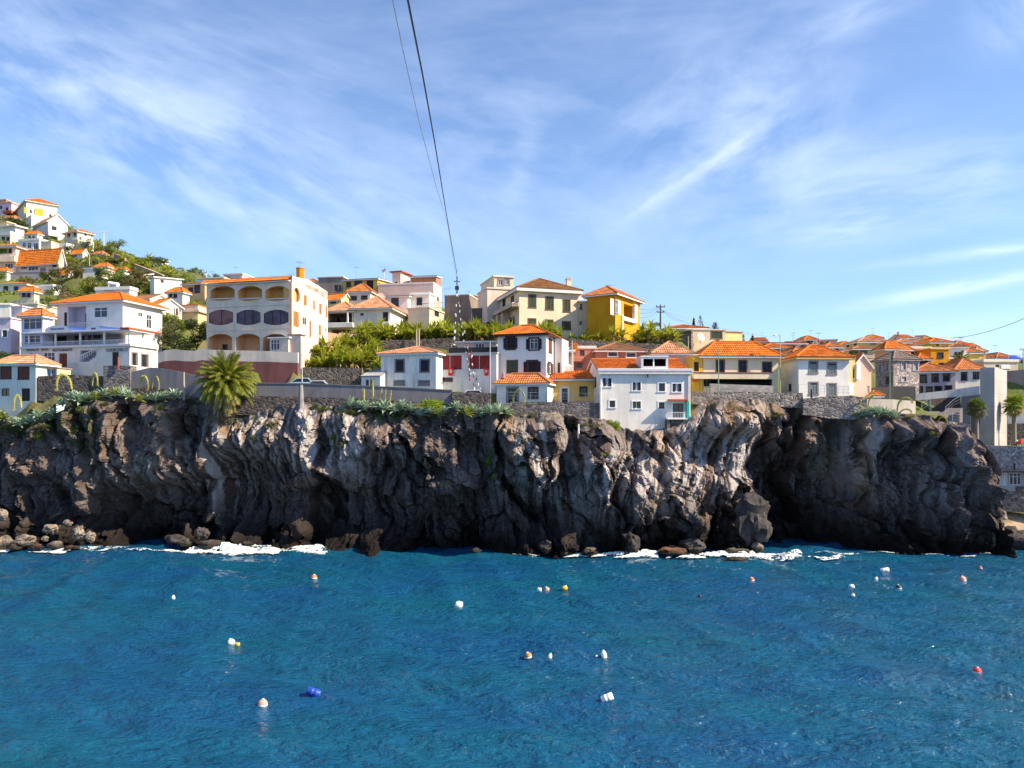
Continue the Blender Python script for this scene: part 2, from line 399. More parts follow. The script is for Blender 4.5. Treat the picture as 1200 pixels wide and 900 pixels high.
PX = np.repeat(pxc[None], NZ, 0); PYr = HY-(Z-H)*F/72.5
Y = base_y(PX)+(lip_y(PX)-base_y(PX))*np.power(np.clip(T, 0, 1), 1.3)
def reg(cx, cy, rx, ry, pw=2.0):                 # a soft patch of the cliff face
    return np.exp(-(np.abs((PX-cx)/rx)**pw+np.abs((PYr-cy)/ry)**pw))
wx, wz = 16*fbm(X*.25, Z*.25, 0*X, 3, 21), 14*fbm(X*.25, Z*.25, 0*X, 3, 22)
PX0, PY0 = PX, PYr; PX, PYr = PX+wx, PYr+wz
for cx, cy, rx, ry, d in [(165, 608, 68, 42, 4.6), (60, 560, 20, 60, 1.2), (305, 596, 70, 46, 4.2), (275, 560, 40, 30, 2.0), (395, 606, 46, 44, 4.6), (480, 606, 55, 28, 2.0), (560, 612, 40, 36, 1.8),
                          (672, 520, 15, 60, 3.2), (640, 606, 40, 26, 2.2), (548, 520, 18, 16, 1.2), (945, 598, 60, 70, 7.0), (905, 540, 18, 50, 2), (1010, 525, 22, 60, 3.2), (1090, 600, 36, 42, 1.8), (838, 612, 10, 30, 2.4),
                          (770, 560, 9, 60, 1.6), (705, 610, 26, 30, 2.0), (1060, 545, 16, 30, 2.0), (500, 545, 40, 14, 1.2), (440, 560, 30, 20, 1.2), (30, 600, 50, 25, 2)]:
    Y = Y+d*reg(cx, cy, rx, ry, 3.2)
for cx, cy, rx, ry, d in [(880, 615, 24, 32, 3.4), (818, 605, 24, 44, 2.2), (625, 525, 22, 40, 1.7), (712, 540, 28, 22, 1.8), (722, 592, 30, 44, 1.9), (1066, 500, 30, 30, 1.8), (1120, 590, 40, 50, 1.2), (775, 592, 22, 52, 1.8),
                          (645, 500, 17, 12, 1.6), (590, 500, 20, 24, 1.5), (520, 570, 40, 20, 1.0), (450, 530, 30, 24, 1.2), (868, 490, 22, 12, 1.8), (780, 510, 36, 16, 1.5), (660, 575, 20, 44, 1.4), (350, 520, 60, 36, 1.0), (240, 555, 22, 60, 1.4), (110, 520, 50, 40, 1.0), (1040, 510, 24, 60, 1.2)]:
    Y = Y-d*reg(cx, cy, rx, ry, 2.6)
PX, PYr = PX0, PY0
smooth = np.clip(reg(340, 515, 100, 48, 4)+reg(250, 540, 34, 70, 4)+reg(850, 525, 75, 62, 4)+reg(1010, 520, 26, 60)+.8*reg(130, 515, 70, 36, 4)+.6*reg(1050, 570, 60, 60, 4), 0, 1)
sl_ = np.where(PX > 700, -.42*sstep(700, 780, PX)*(1-sstep(900, 960, PX)), .12)
un = X+sl_*(Z-8)+.9*fbm(X*.22, Z*.22, 0*X, 3, 31)
fl = fbm(un*.85, Z*.09, 0*X, 4, 33, .55); fl2 = 1-np.abs(vnoise(un*.62, Z*.07, 0*X+3, 36))*2
Y = Y+smooth*(.62*fl+.45*fl2)
rgh = 1-.72*smooth
wpx, wpz = .55*fbm(X*.5, Z*.4, 0*X, 4, 41), .7*fbm(X*.5, Z*.4, 0*X, 4, 42)
xa, za = X+wpx+.22*Z, Z+wpz-.18*X
v1, j1 = facets(xa*.22, Y*.05, za*.11, 43, 1.7); v2, j2 = facets(xa*.60+3, Y*.1, za*.30, 47, 1.7); v3, j3 = facets(xa*1.35, Y*.1, za*1.25+5, 51, 1.6); v4, j4 = facets(X*3.0+wpx, Y*.1, Z*3.4+wpz, 53, 1.2)
crk = sstep(-.2, .5, fbm(X*.3, Z*.3, 0*X, 3, 45))
Y = Y+rgh*(2.7*v1+1.7*v2+.34*v3+.08*v4+crk*(.8*sstep(.10, 0, j1)+.4*sstep(.08, 0, j2)))
Y = Y+.9*fbm(X*.16, Z*.20, 0*X, 3, 55)+rgh*.16*fbm(X*.9+.6*Z, Z*1.3, 0*X, 4, 57)+.035*fbm(X*5, Z*4, 0*X, 2, 59)
Y = Y+(1-rgh)*(.38*v3+.12*v4+.3*v2)
Y = Y-rgh*.15*np.abs(fbm(X*.4+.25*Z, Z*.35, 0*X, 4, 61))
endb = sstep(1150, 1172, PX)*(1-T)
Y = Y+0*endb
lim = np.repeat(lip_y(pxc)[None], NZ, 0)                      # let the face meet the lip again at the very top
kk = sstep(.90, 1.0, T); Y = Y*(1-kk)+(lim+.35*fbm(X*.9, 0*X, 0*X, 3, 63))*kk
back = []
for d in (.35, .8, 1.5, 2.6, 4.5, 7, 9): back.append((d, .05*d+.25*fbm(xs*.7, 0*xs+d, 0*xs, 3, 71)-.05))
XB = np.vstack([xs[None]]*len(back)); YB_ = np.vstack([(Y[-1]+d)[None] for d, _ in back]); ZB = np.vstack([(ZT+z)[None] for _, z in back])
un2 = X+sl_*(Z-8)+.7*fbm(X*.3, Z*.2, 0*X, 3, 34)
st = np.clip(reg(345, 512, 90, 42, 3)*.9+reg(240, 565, 36, 46)*.9+reg(275, 498, 40, 18)*.6+reg(850, 530, 75, 56, 3)*.85+reg(622, 515, 26, 40)*.8+reg(720, 550, 50, 22)*.75+reg(60, 560, 18, 55)*.45+reg(1020, 520, 24, 50)*.7+reg(365, 600, 8, 40)*.5+reg(160, 555, 50, 30)*.4+reg(700, 580, 70, 40)*.5+reg(640, 540, 60, 40)*.35+reg(800, 520, 40, 40)*.5+reg(420, 530, 60, 50)*.4+reg(1090, 560, 60, 50)*.3+.17, 0, 1)  # pale streaks, plus sunlit rock of the middle face put into the colour
st = st*sstep(-.30, .45, fbm(un2*3.0, Z*.08, 0*X, 4, 81, .68))
gr = np.clip(reg(85, 505, 16, 40)+reg(20, 498, 70, 20)+reg(400, 484, 42, 10)+reg(575, 545, 10, 26)+reg(612, 530, 6, 25)*.6+reg(230, 490, 40, 8)*.6+reg(470, 486, 130, 7)*.8+reg(905, 486, 20, 10)*.6+reg(650, 560, 8, 14)*.5, 0, 1)*sstep(-.3, .4, fbm(X*1.3, Z*1.3, 0*X, 4, 83))
oc = np.clip(reg(262, 497, 35, 12)+reg(590, 505, 24, 30)*.9+reg(855, 490, 90, 22)+reg(800, 540, 24, 60)*.6+reg(1000, 508, 32, 46)+reg(1018, 560, 16, 50)*.7+reg(1076, 520, 8, 40)*.9+reg(130, 520, 70, 40)*.45+reg(450, 520, 45, 18)*.55+reg(772, 560, 12, 60)*.6+reg(640, 552, 28, 14)*.7+reg(835, 590, 20, 30)*.4+reg(975, 485, 30, 10), 0, 1)*sstep(-.5, .4, fbm(X*.9, Z*.6, 0*X, 4, 85))
MSK = np.stack([st, gr, oc, 1+0*st], -1); MSK = np.concatenate([MSK, np.repeat(MSK[-1:], len(back), 0)], 0)
m, t, b = newmat('volcanic_rock')
p = t.pos(); at = t.node('ShaderNodeAttribute'); at.attribute_name = 'mask'
sp = t.node('ShaderNodeSeparateColor'); t.put(sp.inputs[0], at.outputs['Color'])
n1 = t.noise(p, .35, 5, .6); n2 = t.noise(t.vmul(p, (1.6, 1.6, .22)), 1.5, 5, .65); n3 = t.noise(p, 4.5, 5, .65); n4 = t.noise(p, 16, 3, .6)
vc = t.voro(t.vmul(p, (1, .6, 1.3)), .8, 'F1', 'Color'); bw = t.node('ShaderNodeRGBToBW'); t.put(bw.inputs[0], vc)
col = t.mix(t.ramp(n1, [(.35, 0), (.68, 1)]), (.062, .046, .045), (.205, .148, .125))
col = t.mix(t.math('MULTIPLY', bw.outputs[0], .55), col, (.040, .035, .038))
col = t.mix(t.math('MULTIPLY', t.ramp(n3, [(.50, 0), (.70, 1)]), .65), col, (.235, .200, .185))
col = t.mix(t.math('MULTIPLY', sp.outputs[2], .85), col, t.mix(n3, (.27, .165, .095), (.50, .35, .23)))
col = t.mix(t.math('MULTIPLY', sp.outputs[0], t.ramp(n2, [(.25, .5), (.65, 1)])), col, t.mix(n3, (.34, .315, .315), (.66, .61, .61)))
col = t.mix(t.math('MULTIPLY', sp.outputs[1], .9), col, t.mix(n3, (.022, .035, .012), (.075, .10, .03)))
col = t.mix(t.math('MULTIPLY', t.ramp(n4, [(.55, 0), (.66, 1)]), .45), col, (.018, .016, .018))
sz = t.node('ShaderNodeSeparateXYZ'); t.put(sz.inputs[0], p)
wet = t.math('ADD', sz.outputs[2], t.math('MULTIPLY', n1, -4.5))
col = t.mix(t.math('MULTIPLY', t.ramp(t.math('ADD', t.math('MULTIPLY', wet, .14), .40), [(.2, 1), (.85, 0)]), .94), col, (.009, .008, .008))  # tide-wet rock, with shade of the cliff foot and cave painted in too
t.put(b.inputs['Base Color'], col); b.inputs['Roughness'].default_value = .9; b.inputs['Specular IOR Level'].default_value = .06
bm = t.bump(t.math('ADD', n3, t.math('MULTIPLY', n2, .8)), .8, .13); bm = t.bump(n4, .9, .08, bm)
t.put(b.inputs['Normal'], bm)
ROCK = m
CLV = np.stack([np.vstack([X, XB]), np.vstack([Y, YB_]), np.vstack([Z, ZB])], -1)
cliff = grid_mesh('cliff', CLV, [ROCK], True, None, MSK); tag(cliff, 'dark volcanic sea cliff with pale streaks and caves', None, None, 'structure')
cliff.data.polygons.foreach_set('use_smooth', np.zeros(len(cliff.data.polygons), dtype=bool))
FX, FY, FZ, FPX, FXS = X.copy(), Y.copy(), Z.copy(), pxc.copy(), xs.copy()
def face_at(px, py):                      # the cliff's own distance at a pixel, to seat plants and rocks on it
    j = int(np.argmin(np.abs(FPX-px))); i = int(np.argmin(np.abs(HY-(FZ[:, j]-H)*F/FY[:, j]-py))); j = int(np.argmin(np.abs(600+F*FXS/FY[i]-px)))
    return Vector((FX[i, j], FY[i, j], FZ[i, j]))
# ---------------------------------------------------------------- houses
CTRL = []                                  # ground heights the terrain has to meet: (x, y, z)
def ctrl(px, Y, py): q = P(px, py, Y); CTRL.append(tuple(q))
WHITE = plaster((0.84, 0.81, 0.77)); WHITE2 = plaster((0.78, 0.74, 0.70), .55); CREAM = plaster((.72, .63, .47)); CREAM2 = plaster((.70, .60, .50)); PEACH = plaster((.78, .60, .47))
YEL = plaster((.60, .31, .010), .2); YEL2 = plaster((.72, .55, .16)); YEL3 = plaster((.76, .62, .30)); ORNG = plaster((.64, .27, .007), .2); PINK = plaster((.72, .42, .36)); SALM = plaster((.52, .22, .15), .4)
MINT = plaster((.70, .73, .66)); LAV = plaster((.66, .63, .74)); GREY = plaster((.32, .27, .26), .6); PGREY = plaster((.46, .41, .43), .5); MAROON = plaster((.22, .085, .085), .4); CONC = plaster((.55, .53, .53), .3)
BUFF = plaster((.62, .50, .34), .5); PALEP = plaster((.74, .58, .54)); GOLD = plaster((.72, .44, .06), .1); OCRE = plaster((.70, .45, .24), .2); LIME = plaster((.45, .56, .18), .2)
T_OR = tile_mat((.66, .18, .018), .16); T_MID = tile_mat((.58, .20, .06), .35); T_OLD = tile_mat((.42, .20, .10), .6); T_RED = tile_mat((.52, .10, .035), .25); T_GREY = tile_mat((.27, .21, .18), .6); T_PALE = tile_mat((.64, .32, .18), .35); T_BRN = tile_mat((.33, .15, .045), .4)
TRIM = plain((.72, .70, .68), .6); WFR = plain((.80, .80, .80), .45); DKFR = plain((.05, .028, .032), .5); BRFR = plain((.16, .075, .05), .55); GRFR = plain((.22, .19, .20), .6); BLK = plain((.02, .02, .024), .5)
DKW = plain((.025, .018, .018), .7); IRON = plain((.06, .06, .065), .5, .6); GALV = plain((.45, .46, .48), .4, .7); RAILW = plain((.72, .72, .74), .45)
SH_G = shutter_mat((.055, .085, .055)); SH_B = shutter_mat((.03, .018, .022)); SH_N = shutter_mat((.022, .024, .045)); SH_W = shutter_mat((.17, .055, .035)); SH_GR = shutter_mat((.24, .28, .28)); SH_R = shutter_mat((.30, .028, .03)); SH_T = plain((.03, .38, .32), .5); SH_O = shutter_mat((.42, .18, .06))
GL = glass_mat(); GLB = glass_mat((.06, .032, .06), .35); GLR = glass_mat((.15, .055, .05), .4); CURT = plain((.55, .55, .60), .8); SHADE = plain((.05, .045, .05), .8)

ST = dict(bl=dict(door=1, sash=BRFR, leaf=plain((.04, .20, .52), .6)),gw=dict(sur=WFR, sw=.10, sash=WFR, pane=GL, shut='h', sm=SH_G, mull=1, sill=1),   # sur = surround, sw = its width, sash, pane, shut (c closed, o open), mull = upright bars, sill
    dk=dict(sash=BRFR, pane=GL, mull=1), dkp=dict(sur=DKFR, sw=.10, sash=DKFR, pane=GL, mull=1), dks=dict(sash=DKFR, pane=GL, mull=0), wf=dict(sash=WFR, pane=GL, mull=1), wfs=dict(sur=GRFR, sw=.16, sash=WFR, pane=GL, mull=1),
    ws=dict(sur=WFR, sw=.12, sash=DKFR, pane=GL, mull=1, sill=1), gs=dict(sur=BRFR, sw=.13, sash=BRFR, pane=GL, shut='c', sm=SH_G), gr=dict(sur=BRFR, sw=.11, sash=BRFR, pane=GL, shut='c', sm=SH_G),
    bo=dict(sur=DKFR, sw=.16, sash=WFR, pane=GL, shut='o', sm=SH_B, mull=1, sill=1), bd=dict(sur=DKFR, sw=.16, sash=DKFR, pane=DKW, shut='o', sm=SH_B, sill=1), nc=dict(sur=GRFR, sw=.15, sash=BLK, pane=GL, shut='c', sm=SH_N, sill=1),
    nb=dict(sur=WFR, sw=.10, sash=WFR, pane=CURT, shut='h', sm=SH_N, mull=1, sill=1), wc=dict(sur=DKFR, sw=.12, sash=BRFR, pane=GL, shut='c', sm=SH_W), gy=dict(sur=GRFR, sw=.17, sash=WFR, pane=GL, shut='c', sm=SH_GR, top=DKW),
    rc=dict(sash=BRFR, pane=GL, shut='c', sm=SH_R), dd=dict(door=1, sur=BRFR, sw=.08, leaf=SH_N), db=dict(door=1, sash=BRFR, leaf=DKW), dw=dict(door=1, sur=WFR, sw=.12, leaf=BLK, glass=1), do=dict(door=1, sur=WFR, sw=.08, leaf=SH_W), dg=dict(door=1, sur=GRFR, sw=.16, leaf=BLK, glass=1),
    oc=dict(sash=BRFR, pane=GL, shut='c', sm=SH_O), bk=dict(sur=PGREY, sw=.12, sash=GRFR, pane=PGREY), wb=dict(sash=WFR, pane=GLB, mull=2), arg=dict(arch=(.22, .18), sash=DKFR, pane=GLB, mull=2), arr=dict(arch=(.22, .18), sash=DKFR, pane=GLR, mull=1), cur=dict(sash=WFR, pane=CURT, mull=1))

def face_grid(mb, o, u, n, W, v0, v1, ops, rev=.16, mi=0):
    """a wall face with real openings; o origin (z=0), u along, n outward; ops = (s0, s1, z0, z1, arch top, arch bottom)"""
    S = sorted({0.0, W, *[q for p in ops for q in p[:2]]}); Zs = sorted({v0, v1, *[q for p in ops for q in p[2:4]]})
    pt = lambda s, z, d=0: tuple(o+u*s-n*d+Vector((0, 0, z)))
    for a, b in zip(S, S[1:]):
        for c, d in zip(Zs, Zs[1:]):
            if b-a < 1e-5 or d-c < 1e-5: continue
            x, y = (a+b)/2, (c+d)/2
            if any(p[0] < x < p[1] and p[2] < y < p[3] for p in ops): continue
            mb.poly([pt(a, c), pt(b, c), pt(b, d), pt(a, d)], mi)
    for s0, s1, z0, z1, ta, ba in ops:
        if ta or ba:
            N = 12; top = []; bot = []
            for i in range(N+1):
                q = i/N*2-1; k = abs(q)**2.2; x = s0+(s1-s0)*i/N
                top.append((x, z1-(z1-z0)*ta*k)); bot.append((x, z0+(z1-z0)*ba*k))
            for i in range(N):
                if ta: mb.poly([pt(*top[i]), pt(*top[i+1]), pt(top[i+1][0], z1), pt(top[i][0], z1)], mi)
                if ba: mb.poly([pt(bot[i][0], z0), pt(bot[i+1][0], z0), pt(*bot[i+1]), pt(*bot[i])], mi)
                mb.poly([pt(*top[i+1]), pt(*top[i]), pt(*top[i], rev), pt(*top[i+1], rev)], mi)
                mb.poly([pt(*bot[i]), pt(*bot[i+1]), pt(*bot[i+1], rev), pt(*bot[i], rev)], mi)
            for x, (zt, zb) in ((s0, (top[0][1], bot[0][1])), (s1, (top[-1][1], bot[-1][1]))):
                if zt > zb: mb.poly([pt(x, zb), pt(x, zt), pt(x, zt, rev), pt(x, zb, rev)], mi)
        else:
            mb.poly([pt(s0, z0), pt(s1, z0), pt(s1, z0, rev), pt(s0, z0, rev)], mi); mb.poly([pt(s0, z1), pt(s1, z1), pt(s1, z1, rev), pt(s0, z1, rev)], mi)
            mb.poly([pt(s0, z0), pt(s0, z1), pt(s0, z1, rev), pt(s0, z0, rev)], mi); mb.poly([pt(s1, z0), pt(s1, z1), pt(s1, z1, rev), pt(s1, z0, rev)], mi)

def tile_face(mb, e0, e1, t1, t0, fine=1, mi=0):
    """one roof slope: eave e0-e1, top t0-t1; rows of curved tiles when fine"""
    e0, e1, t0, t1 = map(Vector, (e0, e1, t0, t1)); u = (e1-e0); L = u.length; u.normalize()
    n = u.cross(((t0+t1)/2-(e0+e1)/2)).normalized(); v = n.cross(u)
    if n.z < 0: n = -n
    a, h = (t0-e0).dot(u), (t0-e0).dot(v); b = (t1-e0).dot(u)
    if fine: nu = max(4, int(L/.24*(6 if fine == 1 else 4))+1)
    else: nu = 2
    us = np.unique(np.concatenate([np.linspace(0, L, nu), [max(0, a), min(L, b)]]))
    vm = np.full(us.shape, h)
    if a > 1e-4: vm = np.where(us < a, h*us/a, vm)
    if b < L-1e-4: vm = np.where(us > b, h*(L-us)/(L-b), vm)
    vs = []; r = 0; step = .42 if fine else 99
    while r < h-1e-3:
        vs += [(r, .05), (min(r+step, h), .0)]; r += step
    prof = (.055*(np.abs(np.cos(us/.24*math.pi))) if fine else 0*us)
    V = []; UVs = []
    for vv, lift in vs:
        q = np.minimum(vv, vm)
        for x, y, pz in zip(us, q, prof): V.append(tuple(e0+u*x+v*y+n*(pz+(lift if fine else 0)))); UVs.append((x, y))
    nu = len(us); fs = []
    for j in range(len(vs)-1):
        for i in range(nu-1):
            if max(min(vs[j+1][0], vm[i])-min(vs[j][0], vm[i]), min(vs[j+1][0], vm[i+1])-min(vs[j][0], vm[i+1])) > 1e-4 or (j % 2 == 1 and max(vm[i], vm[i+1]) > vs[j][0]+1e-4):
                fs.append((j*nu+i, j*nu+i+1, (j+1)*nu+i+1, (j+1)*nu+i))
    mb.raw(V, fs, mi, UVs)

class Bld:
    def __init__(s, name, label, xl, xr, ye, yb, Y, a=0, dep=7, lx=None, rx=None, wall=None, root=None, cat='house', group=None, ext=2.5, fine=2, near=None):
        a = R(a); s.fine = fine; mid = (xl+xr)/2; C = Vector(((mid-600)/F*Y, Y, 0))
        s.u = Vector((math.cos(a), math.sin(a), 0)); s.n = Vector((math.sin(a), -math.cos(a), 0)); s.a = a; s.C = C
        s.zb, s.ze = zof(yb, Y), zof(ye, Y); s.h = s.ze-s.zb
        hit = lambda px: s._hit(px, C, s.n)
        O = hit(xl); s.W = (hit(xr)-O).length; s.O = Vector((O.x, O.y, s.zb))
        s.D = dep
        if rx is not None: s.D = (s._hit(rx, s.O+s.u*s.W, s.u)-(s.O+s.u*s.W)).dot(-s.n)
        if lx is not None: s.D = (s._hit(lx, s.O, s.u)-s.O).dot(-s.n)
        if not .8 < s.D < 40: s.D = dep
        s.M = Matrix.Translation(s.O) @ Matrix.Rotation(a, 4, 'Z'); s.ext = ext; s.wallm = wall or WHITE
        if root is None:
            s.root = empty(name, s.O+s.u*s.W/2-s.n*s.D/2, label, cat, group, a); s.rootM = Matrix.Translation(s.root.location) @ Matrix.Rotation(a, 4, 'Z')
            for q in (s.O+s.u*.1, s.O+s.u*s.W, s.O-s.n*s.D, s.O-s.n*s.D+s.u*s.W): CTRL.append((q.x, q.y, s.zb))
        else: s.root, s.rootM = root.root, root.rootM
        s.L = s.rootM.inverted() @ s.M; s.ops = {k: [] for k in 'frlb'}; s.todo = []
        s.fx, s.fy, s.fz = Vector((1, 0, 0)), Vector((0, 1, 0)), Vector((0, 0, 1))
        s.faces = {'f': (Vector((0, 0, 0)), s.fx, -s.fy, s.W), 'r': (Vector((s.W, 0, 0)), s.fy, s.fx, s.D), 'l': (Vector((0, s.D, 0)), -s.fy, -s.fx, s.D), 'b': (Vector((s.W, s.D, 0)), -s.fx, s.fy, s.W)}
    @staticmethod
    def _hit(px, C, n):
        k = (px-600)/F; t_ = (C.x*n.x+C.y*n.y)/(k*n.x+n.y); return Vector((t_*k, t_, 0))
    def uv(s, f, px, py, off=0):
        o, u, n, W = s.faces[f]; Rm = s.M.to_3x3(); wo, wu, wn = s.M @ (o+n*off), Rm @ u, Rm @ n
        q = s._hit(px, wo, wn); return (q-Vector((wo.x, wo.y, 0))).dot(wu), zof(py, q.y)-s.zb
    def rect(s, f, x0, x1, y0, y1, off=0):
        xm = (x0+x1)/2; a, b = s.uv(f, x0, y0, off)[0], s.uv(f, x1, y0, off)[0]
        return min(a, b), max(a, b), s.uv(f, xm, y1, off)[1], s.uv(f, xm, y0, off)[1]
    def win(s, f, style, *rects):
        W = s.faces[f][3]; d = ST[style]
        for r in rects:
            a, b, z0, z1 = s.rect(f, *r); a, b = max(a, .06), min(b, W-.06); z1 = min(z1, s.h-.06)
            if b-a < .15 or z1-z0 < .15: continue
            s.ops[f].append((a, b, z0, z1)+d.get('arch', (0, 0))); s.todo.append((f, d, a, b, z0, z1))
        return s
    def rec(s, f, mat, depth, *rects, arch=(0, 0), name='loggia', door=(), rail=None, label=None):
        """a roofed recess (loggia, porch) behind an opening, with its own back wall"""
        W = s.faces[f][3]
        for r in rects:
            a, b, z0, z1 = s.rect(f, *r); a, b = max(a, .05), min(b, W-.05); z1 = min(z1, s.h-.05)
            s.ops[f].append((a, b, z0, z1)+arch); s.todo.append((f, dict(rec=mat, depth=depth, name=name, door=door, rail=rail, label=label), a, b, z0, z1))
        return s
    def walls(s, gable=None, gh=0):
        mb = MB()
        for f, (o, u, n, W) in s.faces.items(): face_grid(mb, o, u, n, W, -s.ext, s.h, s.ops[f])
        mb.poly([(0, 0, s.h-.02), (s.W, 0, s.h-.02), (s.W, s.D, s.h-.02), (0, s.D, s.h-.02)])
        if gable == 'x':
            for x in (0, s.W): mb.poly([(x, 0, s.h), (x, s.D, s.h), (x, s.D/2, s.h+gh)])
        if gable == 'y':
            for y in (0, s.D): mb.poly([(0, y, s.h), (s.W, y, s.h), (s.W/2, y, s.h+gh)])
        if gable == 'sx':
            for x in (0, s.W): mb.poly([(x, 0, s.h), (x, s.D, s.h), (x, s.D, s.h+gh)])
            mb.poly([(0, s.D, s.h), (s.W, s.D, s.h), (s.W, s.D, s.h+gh), (0, s.D, s.h+gh)])
        s.wall = mb.build('wall', s.wallm, s.root, s.L)
        for f, d, a, b, z0, z1 in s.todo: s._fit(f, d, a, b, z0, z1)
        return s
    def fm(s, f):                                     # face frame: x along, y outward, z up
        o, u, n, W = s.faces[f]; m = Matrix(((u.x, n.x, 0, o.x), (u.y, n.y, 0, o.y), (0, 0, 1, 0), (0, 0, 0, 1))); return m
    def _fit(s, f, d, a, b, z0, z1):
        LM = s.L @ s.fm(f)
        if 'rec' in d:
            mb = MB(); D = d['depth']
            for q in ([(a, -D, z0), (b, -D, z0), (b, -D, z1), (a, -D, z1)], [(a, -.16, z0), (b, -.16, z0), (b, -D, z0), (a, -D, z0)], [(a, -.16, z1), (b, -.16, z1), (b, -D, z1), (a, -D, z1)],
                      [(a, -.16, z0), (a, -D, z0), (a, -D, z1), (a, -.16, z1)], [(b, -.16, z0), (b, -D, z0), (b, -D, z1), (b, -.16, z1)]): mb.poly(q)
            lg = mb.build(d['name'], d['rec'], s.root, LM)
            if d['label']: lg['label'] = d['label']
            for fa, fb, hh in d['door']:
                w_ = b-a; mb = MB(); x0, x1 = a+w_*fa, a+w_*fb; zt = z0+(z1-z0)*hh
                if zt-z0 > .3: mb.box(x0, x1, -D+.01, -D+.06, z0, zt, 0); mb.box(x0+.06, x1-.06, -D+.07, -D+.09, z0+.08, zt-.08, 1); mb.build('door', [BRFR, GL], lg)
            if d['rail'] is not None:
                mb = MB(); zr = z0+.95; mb.box(a, b, -.12, -.07, zr-.05, zr)
                x = a+.06
                while x < b: mb.box(x, x+.025, -.11, -.085, z0, zr-.05); x += .13
                mb.build('railing', d['rail'], lg)
            return
        mb = MB(); sw = d.get('sw', 0)
        if d.get('sur'):
            mb.box(a-sw, a, -.02, .035, z0-.0, z1, 0); mb.box(b, b+sw, -.02, .035, z0, z1, 0); mb.box(a-sw, b+sw, -.02, .04, z1, z1+sw, 0)
            if not d.get('door'): mb.box(a-sw-.03, b+sw+.03, -.02, .07, z0-sw*.8, z0, 0)
        k = min(.06, (b-a)*.12); sm = d.get('sash') or d.get('sur') or BRFR
        mb.box(a, a+k, -.12, -.05, z0, z1, 1); mb.box(b-k, b, -.12, -.05, z0, z1, 1); mb.box(a+k, b-k, -.12, -.05, z1-k, z1, 1)
        if not d.get('door'): mb.box(a+k, b-k, -.12, -.05, z0, z0+k, 1)
        for i in range(d.get('mull', 0)):
            x = a+(b-a)*(i+1)/(d['mull']+1); mb.box(x-k*.45, x+k*.45, -.115, -.055, z0+k, z1-k, 1)
        if d.get('mull') and z1-z0 > 1.0 and not d.get('arch'): zz = z0+(z1-z0)*.68; mb.box(a+k, b-k, -.11, -.06, zz-k*.35, zz+k*.35, 1)
        wo = mb.build('door' if d.get('door') else 'window', [d.get('sur') or sm, sm], s.root, LM)
        if d.get('door'):
            mb = MB(); mb.box(a+k, b-k, -.11, -.07, z0, z1-k, 0)
            if d.get('glass'):
                for q in (0, 1): mb.box(a+k*2+(b-a)*.45*q, a+k+(b-a)*(.42+.45*q), -.07, -.06, z0+.5, z1-k*2.5, 1)
            mb.box((a+b)/2-.012, (a+b)/2+.012, -.069, -.055, z0+.02, z1-k*1.2, 1)
            mb.build('leaf', [d['leaf'], GL], wo); return
        mb = MB(); mb.poly([(a+k*.5, -.10, z0+k*.5), (b-k*.5, -.10, z0+k*.5), (b-k*.5, -.10, z1-k*.5), (a+k*.5, -.10, z1-k*.5)]); mb.build('pane', d['pane'], wo)
        sh = d.get('shut'); w2 = (b-a)/2
        if sh == 'c':
            zt = z1-(z1-z0)*.16 if d.get('top') else z1-.02
            for q in (0, 1): mb = MB(); mb.box(a+w2*q+.015, a+w2*(q+1)-.015, -.045, -.005, z0+.02, zt); mb.build('shutter', d['sm'], wo)
            if d.get('top'): mb = MB(); mb.box(a+.02, b-.02, -.045, -.01, zt+.01, z1-.01); mb.build('shutter_box', d['top'], wo)
        if sh == 'o':
            for q in (0, 1):
                x0 = a-w2*.85-.02 if q == 0 else b+.02
                mb = MB(); mb.box(x0, x0+w2*.85, .045, .085, z0+.03, z1-.02); mb.build('shutter', d['sm'], wo)
        if sh == 'h':
            for q in (0, 1):
                x0 = a+.01 if q == 0 else b-w2*.62-.01
                mb = MB(); mb.box(x0, x0+w2*.62, -.045, -.005, z0+.02, z1-.02); mb.build('shutter', d['sm'], wo)
    def roof(s, kind, tile, rh=1.4, ov=.45, trim=TRIM, fascia=.16, apex=None, name='roof', drop=.0):
        W, D, z = s.W, s.D, s.h-drop; mb = MB(); o = ov; f = s.fine
        A, B, C_, E = (-o, -o, z), (W+o, -o, z), (W+o, D+o, z), (-o, D+o, z)
        if apex is not None: rh = max(.3, zof(apex, (s.O-s.n*D/2+s.u*W/2).y)-s.zb-z)
        s.rh = rh; caps = []
        if kind == 'hip':
            if W >= D: q = D/2+o; r0, r1 = (q-o, D/2, z+rh), (W+o-q, D/2, z+rh)
            else: q = W/2+o; r0, r1 = (W/2, q-o, z+rh), (W/2, D+o-q, z+rh)
            if W >= D: tile_face(mb, A, B, r1, r0, f); tile_face(mb, C_, E, r0, r1, f); tile_face(mb, B, C_, r1, r1, f); tile_face(mb, E, A, r0, r0, f); caps = [(A, r0), (E, r0), (B, r1), (C_, r1), (r0, r1)]
            else: tile_face(mb, A, B, r0, r0, f); tile_face(mb, C_, E, r1, r1, f); tile_face(mb, B, C_, r1, r0, f); tile_face(mb, E, A, r0, r1, f); caps = [(A, r0), (B, r0), (C_, r1), (E, r1), (r0, r1)]
        elif kind == 'gx':
            zz = z+rh*(D/2+o)/(D/2)-rh*0; r0, r1 = (-o*.5, D/2, z+rh), (W+o*.5, D/2, z+rh); k = rh*o/(D/2)
            a0, b0, c0, e0 = (-o*.5, -o, z-k), (W+o*.5, -o, z-k), (W+o*.5, D+o, z-k), (-o*.5, D+o, z-k)
            tile_face(mb, a0, b0, r1, r0, f); tile_face(mb, c0, e0, r0, r1, f); caps = [(r0, r1)]; A, B, C_, E = a0, b0, c0, e0
        elif kind == 'gy':
